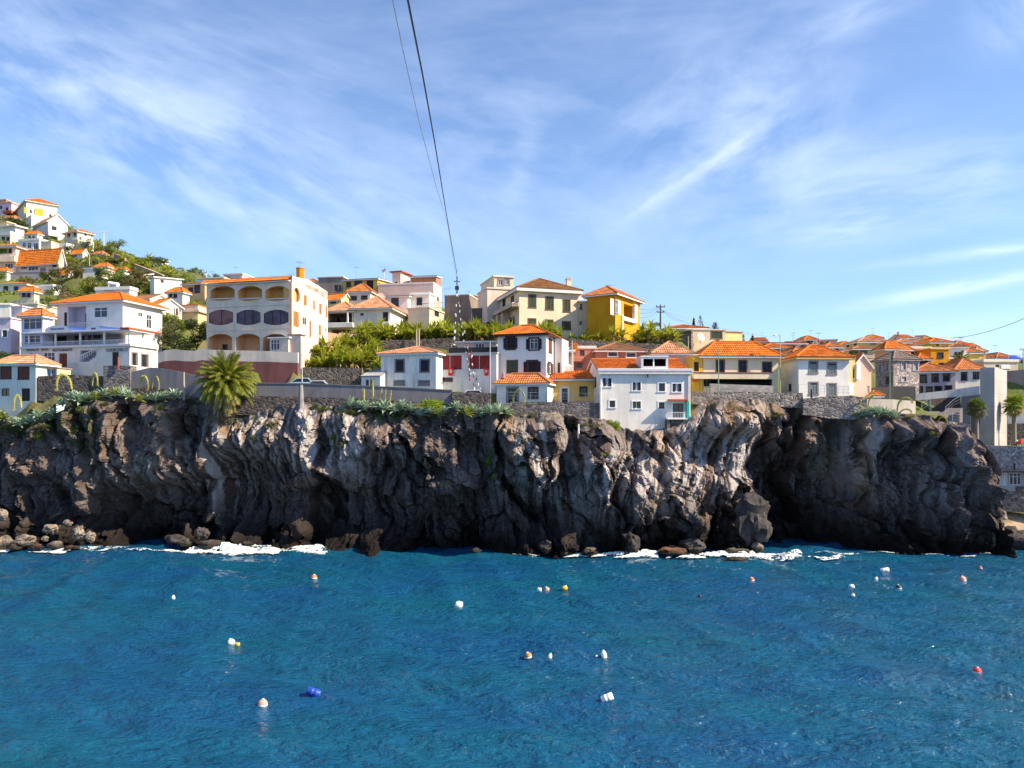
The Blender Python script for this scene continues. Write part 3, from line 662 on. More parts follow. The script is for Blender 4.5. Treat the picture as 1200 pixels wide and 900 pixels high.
            r0, r1 = (W/2, -o*.6, z+rh), (W/2, D+o*.6, z+rh); k = rh*o/(W/2)
            a0, b0, c0, e0 = (-o, -o*.6, z-k), (W+o, -o*.6, z-k), (W+o, D+o*.6, z-k), (-o, D+o*.6, z-k)
            tile_face(mb, b0, c0, r1, r0, f); tile_face(mb, e0, a0, r0, r1, f); caps = [(r0, r1)]; A, B, C_, E = a0, b0, c0, e0
        elif kind == 'sx':
            tile_face(mb, A, B, (W+o, D+o, z+rh), (-o, D+o, z+rh), f); C_, E = (W+o, D+o, z+rh), (-o, D+o, z+rh)
        elif kind == 'flat':
            mb.box(-o, W+o, -o, D+o, z, z+fascia, 1)
            if rh > 0:
                for x0, x1, y0, y1 in ((-o+.03, W+o-.03, -o+.03, -o+.18), (-o+.03, W+o-.03, D+o-.18, D+o-.03), (-o+.03, -o+.18, -o+.18, D+o-.18), (W+o-.18, W+o-.03, -o+.18, D+o-.18)): mb.box(x0, x1, y0, y1, z+fascia, z+fascia+rh, 0)
        if kind in ('hip', 'sx'):
            mb.poly([(p[0], p[1], p[2]-.03) for p in (A, B, C_, E)], 1)
        if kind in ('gx', 'gy'):
            mid = [r0, r1]
            if kind == 'gx': mb.poly([(p[0], p[1], p[2]-.06) for p in (A, B, r1, r0)], 1); mb.poly([(p[0], p[1], p[2]-.06) for p in (C_, E, r0, r1)], 1)
            else: mb.poly([(p[0], p[1], p[2]-.06) for p in (B, C_, r1, r0)], 1); mb.poly([(p[0], p[1], p[2]-.06) for p in (E, A, r0, r1)], 1)
            rg = [(A, r0), (E, r0), (B, r1), (C_, r1)] if kind == 'gx' else [(A, r0), (B, r0), (E, r1), (C_, r1)]
            for p, q in rg: mb.tube([Vector(p)-Vector((0, 0, .08)), Vector(q)-Vector((0, 0, .08))], .09, 4, 1)
        if kind != 'flat':
            ed = [(A, B), (B, C_), (C_, E), (E, A)] if kind in ('hip', 'sx') else ([(A, B), (C_, E)] if kind == 'gx' else [(B, C_), (E, A)])
            for p, q in ed:
                p, q = Vector(p), Vector(q); d = (q-p).normalized(); nn = Vector((d.y, -d.x, 0)); hh = Vector((0, 0, fascia))
                lo = [p-hh, q-hh, q+Vector((0, 0, .02)), p+Vector((0, 0, .02))]; mb.poly([x-nn*.02 for x in lo], 1)
            for p, q in caps:
                p, q = Vector(p)+Vector((0, 0, .05)), Vector(q)+Vector((0, 0, .05)); nn = max(2, int((q-p).length/.4)) if f else 2
                if (q-p).length > .2: mb.tube([p.lerp(q, i/(nn-1)) for i in range(nn)], .11, 6, 0)
            mb.uv = [np.where(np.any(x), x, x) for x in mb.uv]
        s.rf = mb.build(name, [tile, trim], s.root, s.L); return s
    def box(s, name, f, x0, x1, y0, y1, d0, d1, mat, parent=None, label=None):
        a, b, z0, z1 = s.rect(f, x0, x1, y0, y1, d1); mb = MB(); mb.bevbox(a, b, d0, d1, z0, z1, min(.03, (b-a)*.1, abs(z1-z0)*.2))
        return s._ch(mb, name, mat, f, parent, label)
    def _ch(s, mb, name, mat, f, parent=None, label=None):
        o = mb.build(name, mat, parent or s.root, None if parent else (s.L @ s.fm(f)))
        if parent: o.matrix_basis = parent.matrix_basis.inverted() @ s.L @ s.fm(f)
        if label: o['label'] = label
        return o
    def rail(s, f, x0, x1, y0, y1, d, mat=None, gap=.13, name='railing', side=0, bal=False):
        a, b, z0, z1 = s.rect(f, x0, x1, y0, y1, d); mb = MB()
        runs = [((a, d), (b, d))]+([((a, 0), (a, d)), ((b, 0), (b, d))] if side else [])
        for (xa, ya), (xb, yb) in runs:
            L = math.hypot(xb-xa, yb-ya); n = max(1, int(L/gap)); r = .05 if bal else .014
            M = Matrix.Translation((xa, ya, 0)) @ Matrix.Rotation(math.atan2(yb-ya, xb-xa), 4, 'Z')
            mb.box(0, L, -.03, .03, z1-(.12 if bal else .05), z1, 0, M); mb.box(0, L, -.02, .02, z0, z0+.05, 0, M)
            for i in range(n+1):
                x = L*i/n
                if bal: mb.lathe([(.03, z0+.05), (.055, z0+.3), (.025, z0+.5), (.05, z1-.12)], 6, 0, M @ Matrix.Translation((x, 0, 0)))
                else: mb.box(x-r, x+r, -r, r, z0+.05, z1-.05, 0, M)
        return s._ch(mb, name, mat or RAILW, f)
    def chimney(s, px0, px1, y0, y1, d=-2.5, mat=None, cap=True, par=True):
        a, b, z0, z1 = s.rect('f', px0, px1, y0, y1, d); w_ = b-a; mb = MB(); mb.box(a, b, d-w_*.8, d, z0-.6, z1, 0)
        if cap: mb.box(a-.08, b+.08, d-w_*.8-.08, d+.08, z1, z1+.1, 0); mb.box(a+.05, b-.05, d-w_*.8+.05, d-.05, z1+.1, z1+.25, 1)
        return s._ch(mb, 'chimney', [mat or s.wallm, T_OLD], 'f', s.rf if par and hasattr(s, 'rf') else None)
    def antenna(s, px, y0, y1, d=-2.0, kind=0):
        a, b, z0, z1 = s.rect('f', px-.5, px+.5, y0, y1, d); x = (a+b)/2; mb = MB(); mb.tube([(x, d, z0-.5), (x, d, z1)], .025, 4)
        for k in range(4 if kind == 0 else 2): zz = z1-.12*k if kind else z1-.05; mb.tube([(x-.45+.05*k, d+(k-1.5)*.25*(kind == 0), zz), (x+.45-.05*k, d+(k-1.5)*.25*(kind == 0), zz)], .014, 4)
        if kind == 0: mb.tube([(x, d-.5, z1-.05), (x, d+.5, z1-.05)], .018, 4)
        return s._ch(mb, 'antenna', GALV, 'f')
    def dish(s, px, py, rad_px, d=-1.0, mat=None, turn=0):
        a, z = s.uv('f', px, py, d); r = rad_px/F*s.O.y; mb = MB()
        Mx = Matrix.Translation((a, d, z)) @ Matrix.Rotation(R(turn), 4, 'Z') @ Matrix.Rotation(R(-70), 4, 'X')
        # bowl opens outward and a little up
        mb.lathe([(1e-3, 0), (r*.4, r*.05), (r*.75, r*.16), (r, r*.3), (r*1.0, r*.33), (r*.74, r*.19), (1e-3, r*.03)], 16, 0, Mx)
        mb.tube([Mx @ Vector((0, -r*.9, r*.3)), Mx @ Vector((0, 0, r*.9))], .02, 4, 0); mb.ball(Mx @ Vector((0, 0, r*.9)), .07, 0, 4); mb.tube([(a, d, z-.05), (a, d-.05, z-r-.8)], .035, 5, 0)
        return s._ch(mb, 'satellite_dish', mat or TRIM, 'f')
# ================================================================ front row
# mint cottage at the left edge
b = Bld('cottage', 'small mint green cottage with worn tile roof at the foot of the white restaurant', -8, 42, 427, 470, 79, -15, dep=2.5, wall=MINT, fine=1)
b.win('f', 'wc', (1.5, 12.5, 431, 443.5), (22, 33.5, 431, 444)).win('f', 'dk', (1.5, 11, 455, 464)).win('f', 'db', (25, 35, 455, 470))
b.walls().roof('hip', T_PALE, 1.0, .35)
b = Bld('shed', 'tiny buff yard shed with bright blue doors right of the mint cottage', 47.5, 67, 431.5, 443, 79.6, -8, dep=2, wall=BUFF); b.win('f', 'bl', (54.5, 59.5, 432.5, 443), (60.5, 65.5, 432.8, 443)).walls().roof('flat', TRIM, 0, .1, GREY, .1)
# restaurant: lower block with terrace, upper house, left wing
b = Bld('restaurant', 'white two level restaurant with terrace, blue arched awnings and name lettering', 24, 152, 406, 440, 83, -14, rx=185, wall=plaster((0.79, 0.76, 0.71), .15), cat='restaurant', fine=1)
rb = b
b.win('f', 'wb', (34, 47, 413, 428), (51, 64, 413, 428)).win('f', 'do', (68.5, 79, 413.5, 430)).rec('f', LAV, 1.6, (94, 113, 410.5, 424), name='porch').win('f', 'db', (131.5, 139, 412.5, 430))
b.win('r', 'dg', (155, 160.5, 414, 428), (166, 173, 416, 430)).walls()
b.box('slab', 'f', 21.5, 153, 404.5, 407, -.1, .25, TRIM); b.box('slab', 'r', 152.2, 186, 404, 407.2, -.1, .22, TRIM)
b.rail('f', 24, 151.5, 399.5, 405, .05, gap=.16); b.rail('r', 153, 184, 399, 405.5, .02, gap=.2, bal=True)
for px in (33.5, 64.5, 93.5, 121.5, 150.5): b.box('post', 'f', px-.9, px+.9, 388.5, 405, -.2, -.05, WFR)
for px in (168, 183): b.box('post', 'r', px-.8, px+.8, 389, 405, -.3, -.15, WFR)
o = b.box('canopy', 'f', 24, 152, 387.6, 389.4, -3.4, .45, plain((.55, .57, .62), .5)); o['label'] = 'flat grey canopy over the terrace'
o = b.box('canopy', 'r', 151, 189, 386.4, 388.4, -.7, .45, T_RED); o['label'] = 'red canopy over the side terrace'
# stair rail
A_ = b.uv('f', 94, 424); B_ = b.uv('f', 116, 410.5); mb = MB(); mb.tube([(A_[0], .14, A_[1]+.55), (B_[0], .14, B_[1]+.3)], .055, 5)
for i in range(10):
    q = i/9; x, zz = A_[0]+(B_[0]-A_[0])*q, A_[1]+(B_[1]-A_[1])*q; mb.lathe([(.03, 0), (.055, .2), (.025, .32), (.045, .5)], 6, 0, Matrix.Translation((x, .14, zz-.02+.0*q)))
b._ch(mb, 'stair_rail', RAILW, 'f'); b.rail('f', 82, 90.5, 424, 430, .08, gap=.22, bal=True)
mb = MB(); zb = b.uv('f', 105, 425)[1]
for i in range(7): q = i/7; mb.box(A_[0]+(B_[0]-A_[0])*q, B_[0], -1.1, -.2, zb-.4+(B_[1]-zb)*q, zb-.4+(B_[1]-zb)*(q+1/7))
b._ch(mb, 'steps', TRIM, 'f')
# lettering
def text_part(bd, txt, f, px0, px1, py0, py1, mat, off=.05, name='lettering', fill=1):
    a, b_, z0, z1 = bd.rect(f, px0, px1, py0, py1, off)
    cu = bpy.data.curves.new(name, 'FONT'); cu.body = txt; cu.extrude = .02; cu.size = 1
    tmp = bpy.data.objects.new(name, cu); COL.objects.link(tmp); bpy.context.view_layer.update()
    me = bpy.data.meshes.new_from_object(tmp.evaluated_get(bpy.context.evaluated_depsgraph_get())); bpy.data.objects.remove(tmp)
    co_ = np.empty(len(me.vertices)*3); me.vertices.foreach_get('co', co_); co_ = co_.reshape(-1, 3)
    mn, mx = co_.min(0), co_.max(0); q = (co_-mn)/np.maximum(mx-mn, 1e-6)
    new = np.stack([a+q[:, 0]*(b_-a), off+q[:, 2]*.03, z0+q[:, 1]*(z1-z0)], -1); me.vertices.foreach_set('co', new.ravel())
    me.materials.clear(); me.materials.append(mat); me.update()
    o = bpy.data.objects.new(name, me); COL.objects.link(o); o.parent = bd.root; o.matrix_basis = bd.L @ bd.fm(f); return o
INK = plain((.11, .08, .12), .6); INKB = plain((.03, .05, .22), .6)
text_part(b, "CHURCHILL'S", 'f', 124.5, 149.5, 408, 411.8, INK)['label'] = 'dark sign lettering under the terrace'
text_part(b, "SNACK  BAR", 'f', 31, 57, 408.6, 411.2, INK); text_part(b, "RESTAURANTE", 'f', 62, 85, 408.6, 411.6, INKB)
# upper house
u = Bld('house', '', 67, 144, 354.5, 389, 86.2, -15, rx=190, wall=plaster((0.83, 0.80, 0.76), .15), root=b, fine=1, ext=3)
u.rec('f', LAV, 1.4, (79, 101, 359, 388), name='balcony_recess', door=((.45, .97, .8),), rail=RAILW).win('f', 'wf', (110, 125.5, 360, 372)).win('f', 'db', (75, 78.5, 366, 388))
u.win('r', 'wf', (162, 167.5, 366, 371.5), (172, 178, 369, 385))
u.walls().roof('hip', T_OR, 1.55, .55)
for x0, x1 in ((86, 98), (104, 118)): u.win
lw = Bld('house', '', 25, 50, 371, 407, 84.5, -16, rx=62, wall=plaster((.62, .65, .80), .2), root=b, fine=2, ext=1)
lw.win('f', 'wb', (27, 48.5, 373, 386)).win('f', 'wb', (28, 47, 393, 404)).walls().roof('hip', T_MID, .9, .3)
# awnings: half barrel canopies
AWB = plain((.025, .06, .24), .6); AWW = plain((.66, .70, .78), .7)
for k, (x0, x1, x2, yt, yb) in enumerate(((52.5, 82, 96, 381.2, 388.6), (100, 119, 138, 381.3, 388.2))):
    a0, z0 = b.uv('f', x0, yb, .4); a1, z1 = b.uv('f', x1, yb, .4); zt = b.uv('f', (x0+x1)/2, yt, .4)[1]; a2 = b.uv('f', x2, yb, .4)[0]
    mb = MB(); N = 14; w_ = a2-a1
    arc = [((a0+a1)/2+(a1-a0)/2*math.cos(math.pi*i/N), z0+(zt-z0)*math.sin(math.pi*i/N)**.8) for i in range(N+1)]
    for i in range(N):
        (xa, za), (xb, zb_) = arc[i], arc[i+1]
        mb.poly([(xa, .42, za), (xb, .42, zb_), (xb+w_*.75, -2.4, zb_-.05), (xa+w_*.75, -2.4, za-.05)], 0)
        mb.poly([(xa, .43, za), (xb, .43, zb_), (xb, .43, z0-.02), (xa, .43, z0-.02)], 1)
    aw = b._ch(mb, 'awning', [AWB, AWW], 'f'); aw['label'] = 'blue barrel awning with pale lettered front'
    t0 = text_part(b, "RESTAURANTE" if k == 0 else "SNACK BAR", 'f', x0+7, x1-7, yb-4.2, yb-2.2, INKB, .47)
    t0.parent = aw; t0.matrix_basis = Matrix.Identity(4)
# dark furniture line inside the terrace and the wall behind it
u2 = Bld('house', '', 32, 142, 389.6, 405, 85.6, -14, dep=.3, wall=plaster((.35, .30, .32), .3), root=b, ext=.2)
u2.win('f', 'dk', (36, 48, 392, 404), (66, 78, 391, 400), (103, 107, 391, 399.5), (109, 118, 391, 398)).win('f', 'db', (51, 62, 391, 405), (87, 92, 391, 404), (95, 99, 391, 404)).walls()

# apartment block with arched loggias
b = Bld('apartment_block', 'cream three storey block with arched loggias and lit white side wall', 242, 342.5, 330, 428, 84, -14, rx=384, wall=plaster((.80, .65, .52), .25), cat='apartment block', fine=1)
ap = b
LI, LI2 = plaster((.86, .48, .16), .1), plaster((.86, .50, .28), .15)  # LI's brighter orange holds the warm bounced light of the top loggias
b.rec('f', LI, 1.5, (246, 275, 335, 352.5), arch=(.30, .12), door=((.74, .98, .50),))
b.rec('f', LI, 1.5, (278.5, 307, 335, 352.5), arch=(.30, .12), door=((.78, .96, .50),))
b.rec('f', LI, 1.5, (310.5, 339, 335, 352.5), arch=(.30, .12), door=((.66, .98, .50),))
b.win('f', 'arr', (244.8, 273.2, 363, 381)).win('f', 'arg', (277, 305.3, 363, 381), (309, 338, 363, 381))
b.rec('f', LI2, 1.8, (243.6, 272, 391, 411.5), arch=(.25, 0), door=((.2, .42, .5), (.78, .98, .5)))
b.rec('f', LI2, 1.8, (276, 304.5, 391, 411.5), arch=(.25, 0), door=((.68, .97, .45),))
b.rec('f', LI2, 1.8, (307.8, 337, 391, 411.5), arch=(.25, 0))
b.rec('r', LI, 1.2, (344, 351.6, 337, 354.5), arch=(.35, .2)).win('r', 'oc', (343.8, 350.2, 365, 383), (356, 359.5, 346, 358), (367, 369, 352, 363), (374, 377, 356, 368), (381.5, 383.3, 358, 372), (362.5, 364.8, 376, 395), (373.5, 376.2, 381, 393), (381, 382.6, 384, 389)).win('r', 'wf', (354.5, 359.6, 372, 381))
b.walls()
W, D, h = b.W, b.D, b.h
mb = MB(); mb.poly([(W, 0, h), (W, D, h-.9), (W, D, h+.01), (W, D*.45, h+.62), (W, 0, h+.35)]); mb.poly([(W-.2, 0, h), (W-.2, D, h-.9), (W-.2, D*.45, h+.62), (W-.2, 0, h+.35)])
mb.poly([(W-.2, 0, h+.35), (W, 0, h+.35), (W, D*.45, h+.62), (W-.2, D*.45, h+.62)]); mb.poly([(W-.2, D*.45, h+.62), (W, D*.45, h+.62), (W, D, h+.01), (W-.2, D, h+.01)]); mb.build('gable_parapet', WHITE, b.root, b.L)
mb = MB(); tile_face(mb, (-.35, -.5, h-.12), (W-.2, -.5, h-.12), (W-.2, .05, h+.34), (-.35, .05, h+.34), 1); tile_face(mb, (-.35, .05, h+.34), (W-.2, .05, h+.34), (W-.2, D*.45, h+.62), (-.35, D*.45, h+.62), 1); tile_face(mb, (W-.2, D+.1, h-.1), (-.35, D+.1, h-.1), (-.35, D*.45, h+.62), (W-.2, D*.45, h+.62), 2)
mb.box(-.33, W-.2, -.42, -.02, h-.22, h-.14, 1); b.rf = mb.build('roof', [T_OR, TRIM], b.root, b.L)
z0 = b.uv('f', 300, 326)[1]
a0, zt = b.uv('f', 347, 315.5, -3); a1 = b.uv('f', 357, 315.5, -3)[0]
mb = MB(); mb.lathe([(.45, h-.3), (.45, zt), (.5, zt), (.5, zt+.1), (.1, zt+.1)], 10, 0, Matrix.Translation(((a0+a1)/2, -3, 0))); b._ch(mb, 'chimney', ORNG, 'f')
b.antenna(351, 307, 316, -3.2); b.antenna(341.5, 321, 332, -.3, 1)
for y in (359, 387): b.box('band', 'f', 242.3, 342.3, y-.35, y+.35, -.02, .035, plaster((.58, .49, .43), .3))
mb = MB(); a_, zq = b.uv('f', 341.2, 331, .1); mb.tube([(a_, .1, 0), (a_, .1, zq)], .07, 6); b._ch(mb, 'downpipe', plain((.5, .2, .06), .6), 'f')
for (x0, x1, y) in ((246, 275, 350), (278.5, 307, 350), (310.5, 339, 350)): b.rail('f', x0+.5, x1-.5, 349.5, 350.4, -.08, gap=9)
# its lower terrace
ex = Bld('annexe', '', 338, 352.5, 393, 429, 82.4, -13, dep=3, rx=357, wall=plaster((.62, .54, .49), .4), root=b, ext=1)
ex.walls().roof('flat', TRIM, 0, .08, MAROON, .12)
gl = Bld('annexe', '', 316, 338, 396.5, 412, 82.4, -13, dep=2, wall=CREAM2, root=b, ext=.5); gl.win('f', 'wb', (317, 327.5, 398, 410.5)).walls().roof('flat', TRIM, 0, .2, WFR, .12)
def wall_thing(name, label, cat, pts, th, mats, split=None, cap=None, group=None, kind=None):
    """pts = (px, ytop, ybottom, Y) along the wall; th its thickness; split = fraction of the height where the second material starts"""
    mb = MB()
    q = [(P(px, yt, Y), zof(yb, Y)) for px, yt, yb, Y in pts]
    for (A, za), (B, zb) in zip(q, q[1:]):
        d = Vector((B.x-A.x, B.y-A.y, 0)); n = Vector((-d.y, d.x, 0)).normalized()*th
        lev = [(0, 1, 0)] if split is None else [(0, split, 1), (split, 1, 0)]
        for f0, f1, mi in lev:
            v = [A.x, A.y], [B.x, B.y], [B.x+n.x, B.y+n.y], [A.x+n.x, A.y+n.y]; zA0, zA1 = za+(A.z-za)*f0, za+(A.z-za)*f1; zB0, zB1 = zb+(B.z-zb)*f0, zb+(B.z-zb)*f1
            mb.raw([(*v[0], zA0), (*v[1], zB0), (*v[2], zB0), (*v[3], zA0), (*v[0], zA1), (*v[1], zB1), (*v[2], zB1), (*v[3], zA1)], [(0, 1, 5, 4), (1, 2, 6, 5), (2, 3, 7, 6), (3, 0, 4, 7), (4, 5, 6, 7), (3, 2, 1, 0)], mi)
        if cap is not None:
            e = n.normalized()*.06; hh = .1
            v = [A.x-e.x, A.y-e.y], [B.x-e.x, B.y-e.y], [B.x+n.x+e.x, B.y+n.y+e.y], [A.x+n.x+e.x, A.y+n.y+e.y]
            mb.raw([(*v[0], A.z+.002), (*v[1], B.z+.002), (*v[2], B.z+.002), (*v[3], A.z+.002), (*v[0], A.z+hh), (*v[1], B.z+hh), (*v[2], B.z+hh), (*v[3], A.z+hh)], [(0, 1, 5, 4), (1, 2, 6, 5), (2, 3, 7, 6), (3, 0, 4, 7), (4, 5, 6, 7)], cap)
    A = q[0][0]; B = q[-1][0]
    o = mb.thing(name, mats, ((A.x+B.x)/2, (A.y+B.y)/2, min(z for _, z in q)), label, cat, group)
    return o
wall_thing('terrace_wall', 'cream terrace wall with maroon base below the arched apartment block', 'wall', [(185, 414, 448, 82.6), (193, 410.5, 448, 82.4), (205, 409, 448, 82.2), (215, 410.5, 448, 82), (228, 411, 448, 81.8), (236, 408.5, 448, 81.7), (250, 410, 448, 81.5), (300, 411, 448.5, 81), (316, 411.5, 448.5, 80.8), (349, 413, 449, 80.5)], .3, [plaster((.66, .58, .52), .35), MAROON], .66)
for px, Y in ((185, 83), (215, 82.6), (250, 82), (300, 81.5), (349, 81)): ctrl(px, Y, 424)

# white stone house with blue-black shutters
b = Bld('house', 'small white house with hipped tile roof and two large dark shuttered windows', 446.5, 511, 414.5, 454, 79, -16, dep=6, wall=plaster((0.84, 0.81, 0.77), .7), fine=1)
b.win('f', 'nc', (464, 473, 422, 435.5), (493, 502.5, 422, 435.5)).win('f', 'gy', (463, 473, 447.3, 450.5), (492, 502.5, 447.3, 450.5))
b.walls().roof('hip', T_PALE, 1.0, .35)
b = Bld('annexe', 'white lean-to annexe with an orange door left of the small hipped house', 423.5, 445.5, 441, 455, 78.4, -14, dep=3, wall=WHITE2)
b.win('f', 'do', (428, 432.5, 444.5, 455)).win('f', 'oc', (434, 438, 444.5, 452)).walls('sx', 1.0); b.roof('sx', plain((.40, .39, .40), .9), 1.0, .05, PGREY, .08)
# white house with red louvred gallery
b = Bld('house', 'long white house with red louvred gallery openings under a thin flat roof', 511.5, 582, 415, 459, 79.4, -14, dep=5, wall=WHITE2, fine=0)
b.win('f', 'rc', (512.5, 527, 416.5, 433), (527.6, 541, 416.5, 433), (550, 561.5, 416.5, 432.5), (562, 573.5, 416.5, 432.5)).win('f', 'dkp', (519.8, 529.5, 443.5, 446.5))
b.walls().roof('flat', TRIM, 0, .1, plaster((.55, .50, .50), .3), .14)
b.rail('f', 513, 541, 432.2, 433, .03, gap=8, mat=DKFR)
FLAGR = plain((.62, .03, .035), .7); FLAGW = plain((.8, .75, .70), .8)
for k, (x0, x1, y0, y1, lab) in enumerate(((525.5, 531.5, 431, 440.3, 'red banner with a pale emblem hung from the left gallery opening of the white house'), (567.5, 572.8, 431.5, 440.3, 'red banner with a pale emblem hung beside the grey lamp post'))):
    a0, a1, z0, z1 = b.rect('f', x0, x1, y0, y1, .12); MT = b.M @ b.fm('f'); mb = MB(); N = 5
    for i in range(N):
        for j in range(N):
            g = lambda i, j: tuple(MT @ Vector((a0+(a1-a0)*i/N, .12+.035*math.sin(i*1.4+j*.5)*j/N, z1+(z0-z1)*j/N)))
            mb.poly([g(i, j), g(i+1, j), g(i+1, j+1), g(i, j+1)])
    q = MT @ Vector(((a0+a1)/2, .12, z1)); L = list(q)
    fl = mb.thing('banner', FLAGR, L, lab, 'banner', 'red banners on the white gallery house')
    mb = MB(); cx, cz, r = (a0+a1)/2, (z0+z1)/2+.05, (a1-a0)*.24
    ring = [tuple(MT @ Vector((cx+r*math.cos(i*math.pi/8), .17, cz+1.35*r*math.sin(i*math.pi/8)))) for i in range(16)]; inn = [tuple(MT @ Vector((cx+r*.45*math.cos(i*math.pi/8), .17, cz+.6*r*math.sin(i*math.pi/8)))) for i in range(16)]
    for i in range(16): mb.poly([ring[i], ring[(i+1) % 16], inn[(i+1) % 16], inn[i]])
    mb.v = [v-np.array(L) for v in mb.v]; mb.build('emblem', FLAGW, fl)
# low shed with dark awning behind it
b = Bld('shed', 'low cream shed with dark canopy and red roof strip behind the gallery house', 536, 582, 400, 416, 84, -9, dep=4, wall=CREAM2, fine=2)
b.win('f', 'wb', (557, 568, 402.5, 408)).walls().roof('sx', T_RED, .35, .25); b.box('canopy', 'f', 526, 582, 407, 414, .05, 2.2, BLK)
# white three storey house with dark shutters
b = Bld('house', 'tall white house with dark open shutters and bright orange hipped roof', 583, 640, 392, 452, 79, -17, rx=651, wall=plaster((0.84, 0.81, 0.77), .12), fine=1)
b.win('f', 'bd', (594, 602.5, 396, 409)).win('f', 'bo', (621, 630.5, 397, 409.5)).win('f', 'gr', (594.7, 606, 423, 436.5)).win('f', 'bd', (618.5, 629, 423.5, 436.5))
b.win('r', 'wc', (643, 646.2, 398, 413)).win('r', 'bo', (642.5, 645.8, 425.5, 438)).walls().roof('hip', T_OR, 1.15, .4, DKFR, .2)
b2 = Bld('x', '', 650, 658.5, 398, 452, 81, -17, dep=3, wall=WHITE, root=b); b2.win('f', 'dk', (653.5, 656.3, 425, 437)).walls().roof('flat', TRIM, 0, .02, WHITE, .1)
b.box('pilaster', 'f', 581.6, 584.3, 414, 452, -.6, .12, WHITE)
b = Bld('house', 'low white house with tiled hip roof in front of the tall dark-shuttered house', 582, 641.5, 449.6, 473, 76.3, -16, dep=2.6, rx=None, wall=plaster((0.82, 0.79, 0.75), .2), fine=1)
b.win('f', 'dg', (595, 606.5, 455, 472)).win('f', 'dkp', (619.5, 630, 454.5, 467)).walls().roof('hip', T_MID, 1.05, .3)
mb = MB(); a_, zz = b.uv('f', 589, 449, -.3); mb.lathe([(.14, zz), (.14, zz+.5), (.24, zz+.5), (.24, zz+.6), (.12, zz+.62), (.15, zz+.95), (.05, zz+1.15)], 8, 0, Matrix.Translation((a_, -.5, 0))); b._ch(mb, 'chimney', SALM, 'f')
# little yellow house
b = Bld('house', 'little yellow house with red skirting between the white houses', 648, 700, 444.5, 474, 78, -5, dep=4, wall=plaster((.86, .56, .16), .1), fine=1)
b.win('f', 'dw', (658, 666, 454.5, 474)).win('f', 'dkp', (680, 687.2, 454, 464)).walls().roof('sx', T_OR, 1.15, .3)
b.box('skirting', 'f', 648.3, 656.4, 469.7, 472.5, 0, .04, PINK); b.box('skirting', 'f', 667.8, 699, 469.7, 472.5, 0, .04, PINK)
# big white house on the cliff edge
b = Bld('house', 'large white house rising straight from the cliff edge with orange roof and balcony', 703, 808.5, 434.8, 499, 73.8, 1.5, lx=687, wall=plaster((0.79, 0.76, 0.72), .3), ext=.9, fine=1)
bw_ = b
b.win('f', 'nb', (706.5, 716.5, 443, 453), (741.3, 750.8, 448, 457.7)).win('f', 'ws', (772, 779.2, 449, 458.5)).win('f', 'nb', (788, 798.5, 449.5, 459.2)).win('f', 'ws', (714.3, 720.8, 469.5, 477.3)).win('f', 'gw', (741.3, 750.8, 470.5, 478.8)).win('f', 'ws', (772, 778.6, 471.3, 479)).win('f', 'dw', (788, 802, 472, 491))
b.win('l', 'dkp', (694.8, 698.6, 443.5, 453.5), (688.2, 690.3, 460, 467))
b.walls('x', 1.55).roof('gx', T_OR, 1.55, .35, TRIM, .2)
b.box('gutter', 'f', 700.5, 811.5, 431.8, 436, -.4, .32, plain((.60, .60, .66), .6))
dm = Bld('d', '', 751.5, 783, 418.3, 434, 74.1, 1.5, dep=2.6, wall=plaster((.66, .66, .70), .3), root=b, ext=.3)
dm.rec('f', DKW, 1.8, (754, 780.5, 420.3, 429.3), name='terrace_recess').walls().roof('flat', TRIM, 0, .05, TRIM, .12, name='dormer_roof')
dm.box('post', 'f', 765.2, 766.8, 420.3, 429.3, -.2, -.1, WFR)
a0, a1, z0, z1 = b.rect('f', 782, 806, 490, 498, 1.0); mb = MB(); mb.box(a0, a1, .02, 1.0, z1-.12, z1); b._ch(mb, 'balcony', TRIM, 'f')
mb = MB(); mb.box(a0, a0+.3, 0.02, .9, z0-.5, z1-.13); mb.box(a0+.5, a1-.3, .02, .5, z0-.3, z1-.13); b._ch(mb, 'balcony_base', stone_mat((.12, .11, .11)), 'f')
b.rail('f', 782.5, 803, 483, 490, .95, RAILW, .14, side=1); b.box('shutter', 'f', 804.6, 807.8, 470, 490, .05, .5, SH_T, label='teal shutter beside the balcony'); b.box('awning', 'f', 784, 807, 467.7, 469.6, .05, .8, T_RED)
mb = MB(); z0 = b.uv('f', 704, 500)[1]
for px in (704, 808): a_ = b.uv('f', px, 470)[0]; mb.tube([(a_, .1, -.6), (a_, .1, b.h-.1)], .06, 6)
b._ch(mb, 'downpipe', WFR, 'f')
a_, zz = b.uv('f', 759, 439); mb = MB(); mb.ball((a_, .08, zz), .09, 0, 5); mb.box(a_-.04, a_+.04, .03, .08, zz-.3, zz); b._ch(mb, 'wall_lamp', BLK, 'f')
# pinkish house with chequered hip roof behind it
b = Bld('house', 'pale pink house with steep weathered hip roof behind the large white house', 766, 811, 414.5, 446, 83.5, 0, lx=757, wall=PALEP, fine=1)
b.win('f', 'db', (812-4, 810.5, 424, 440)).walls().roof('hip', T_PALE, 1.6, .35, apex=401)
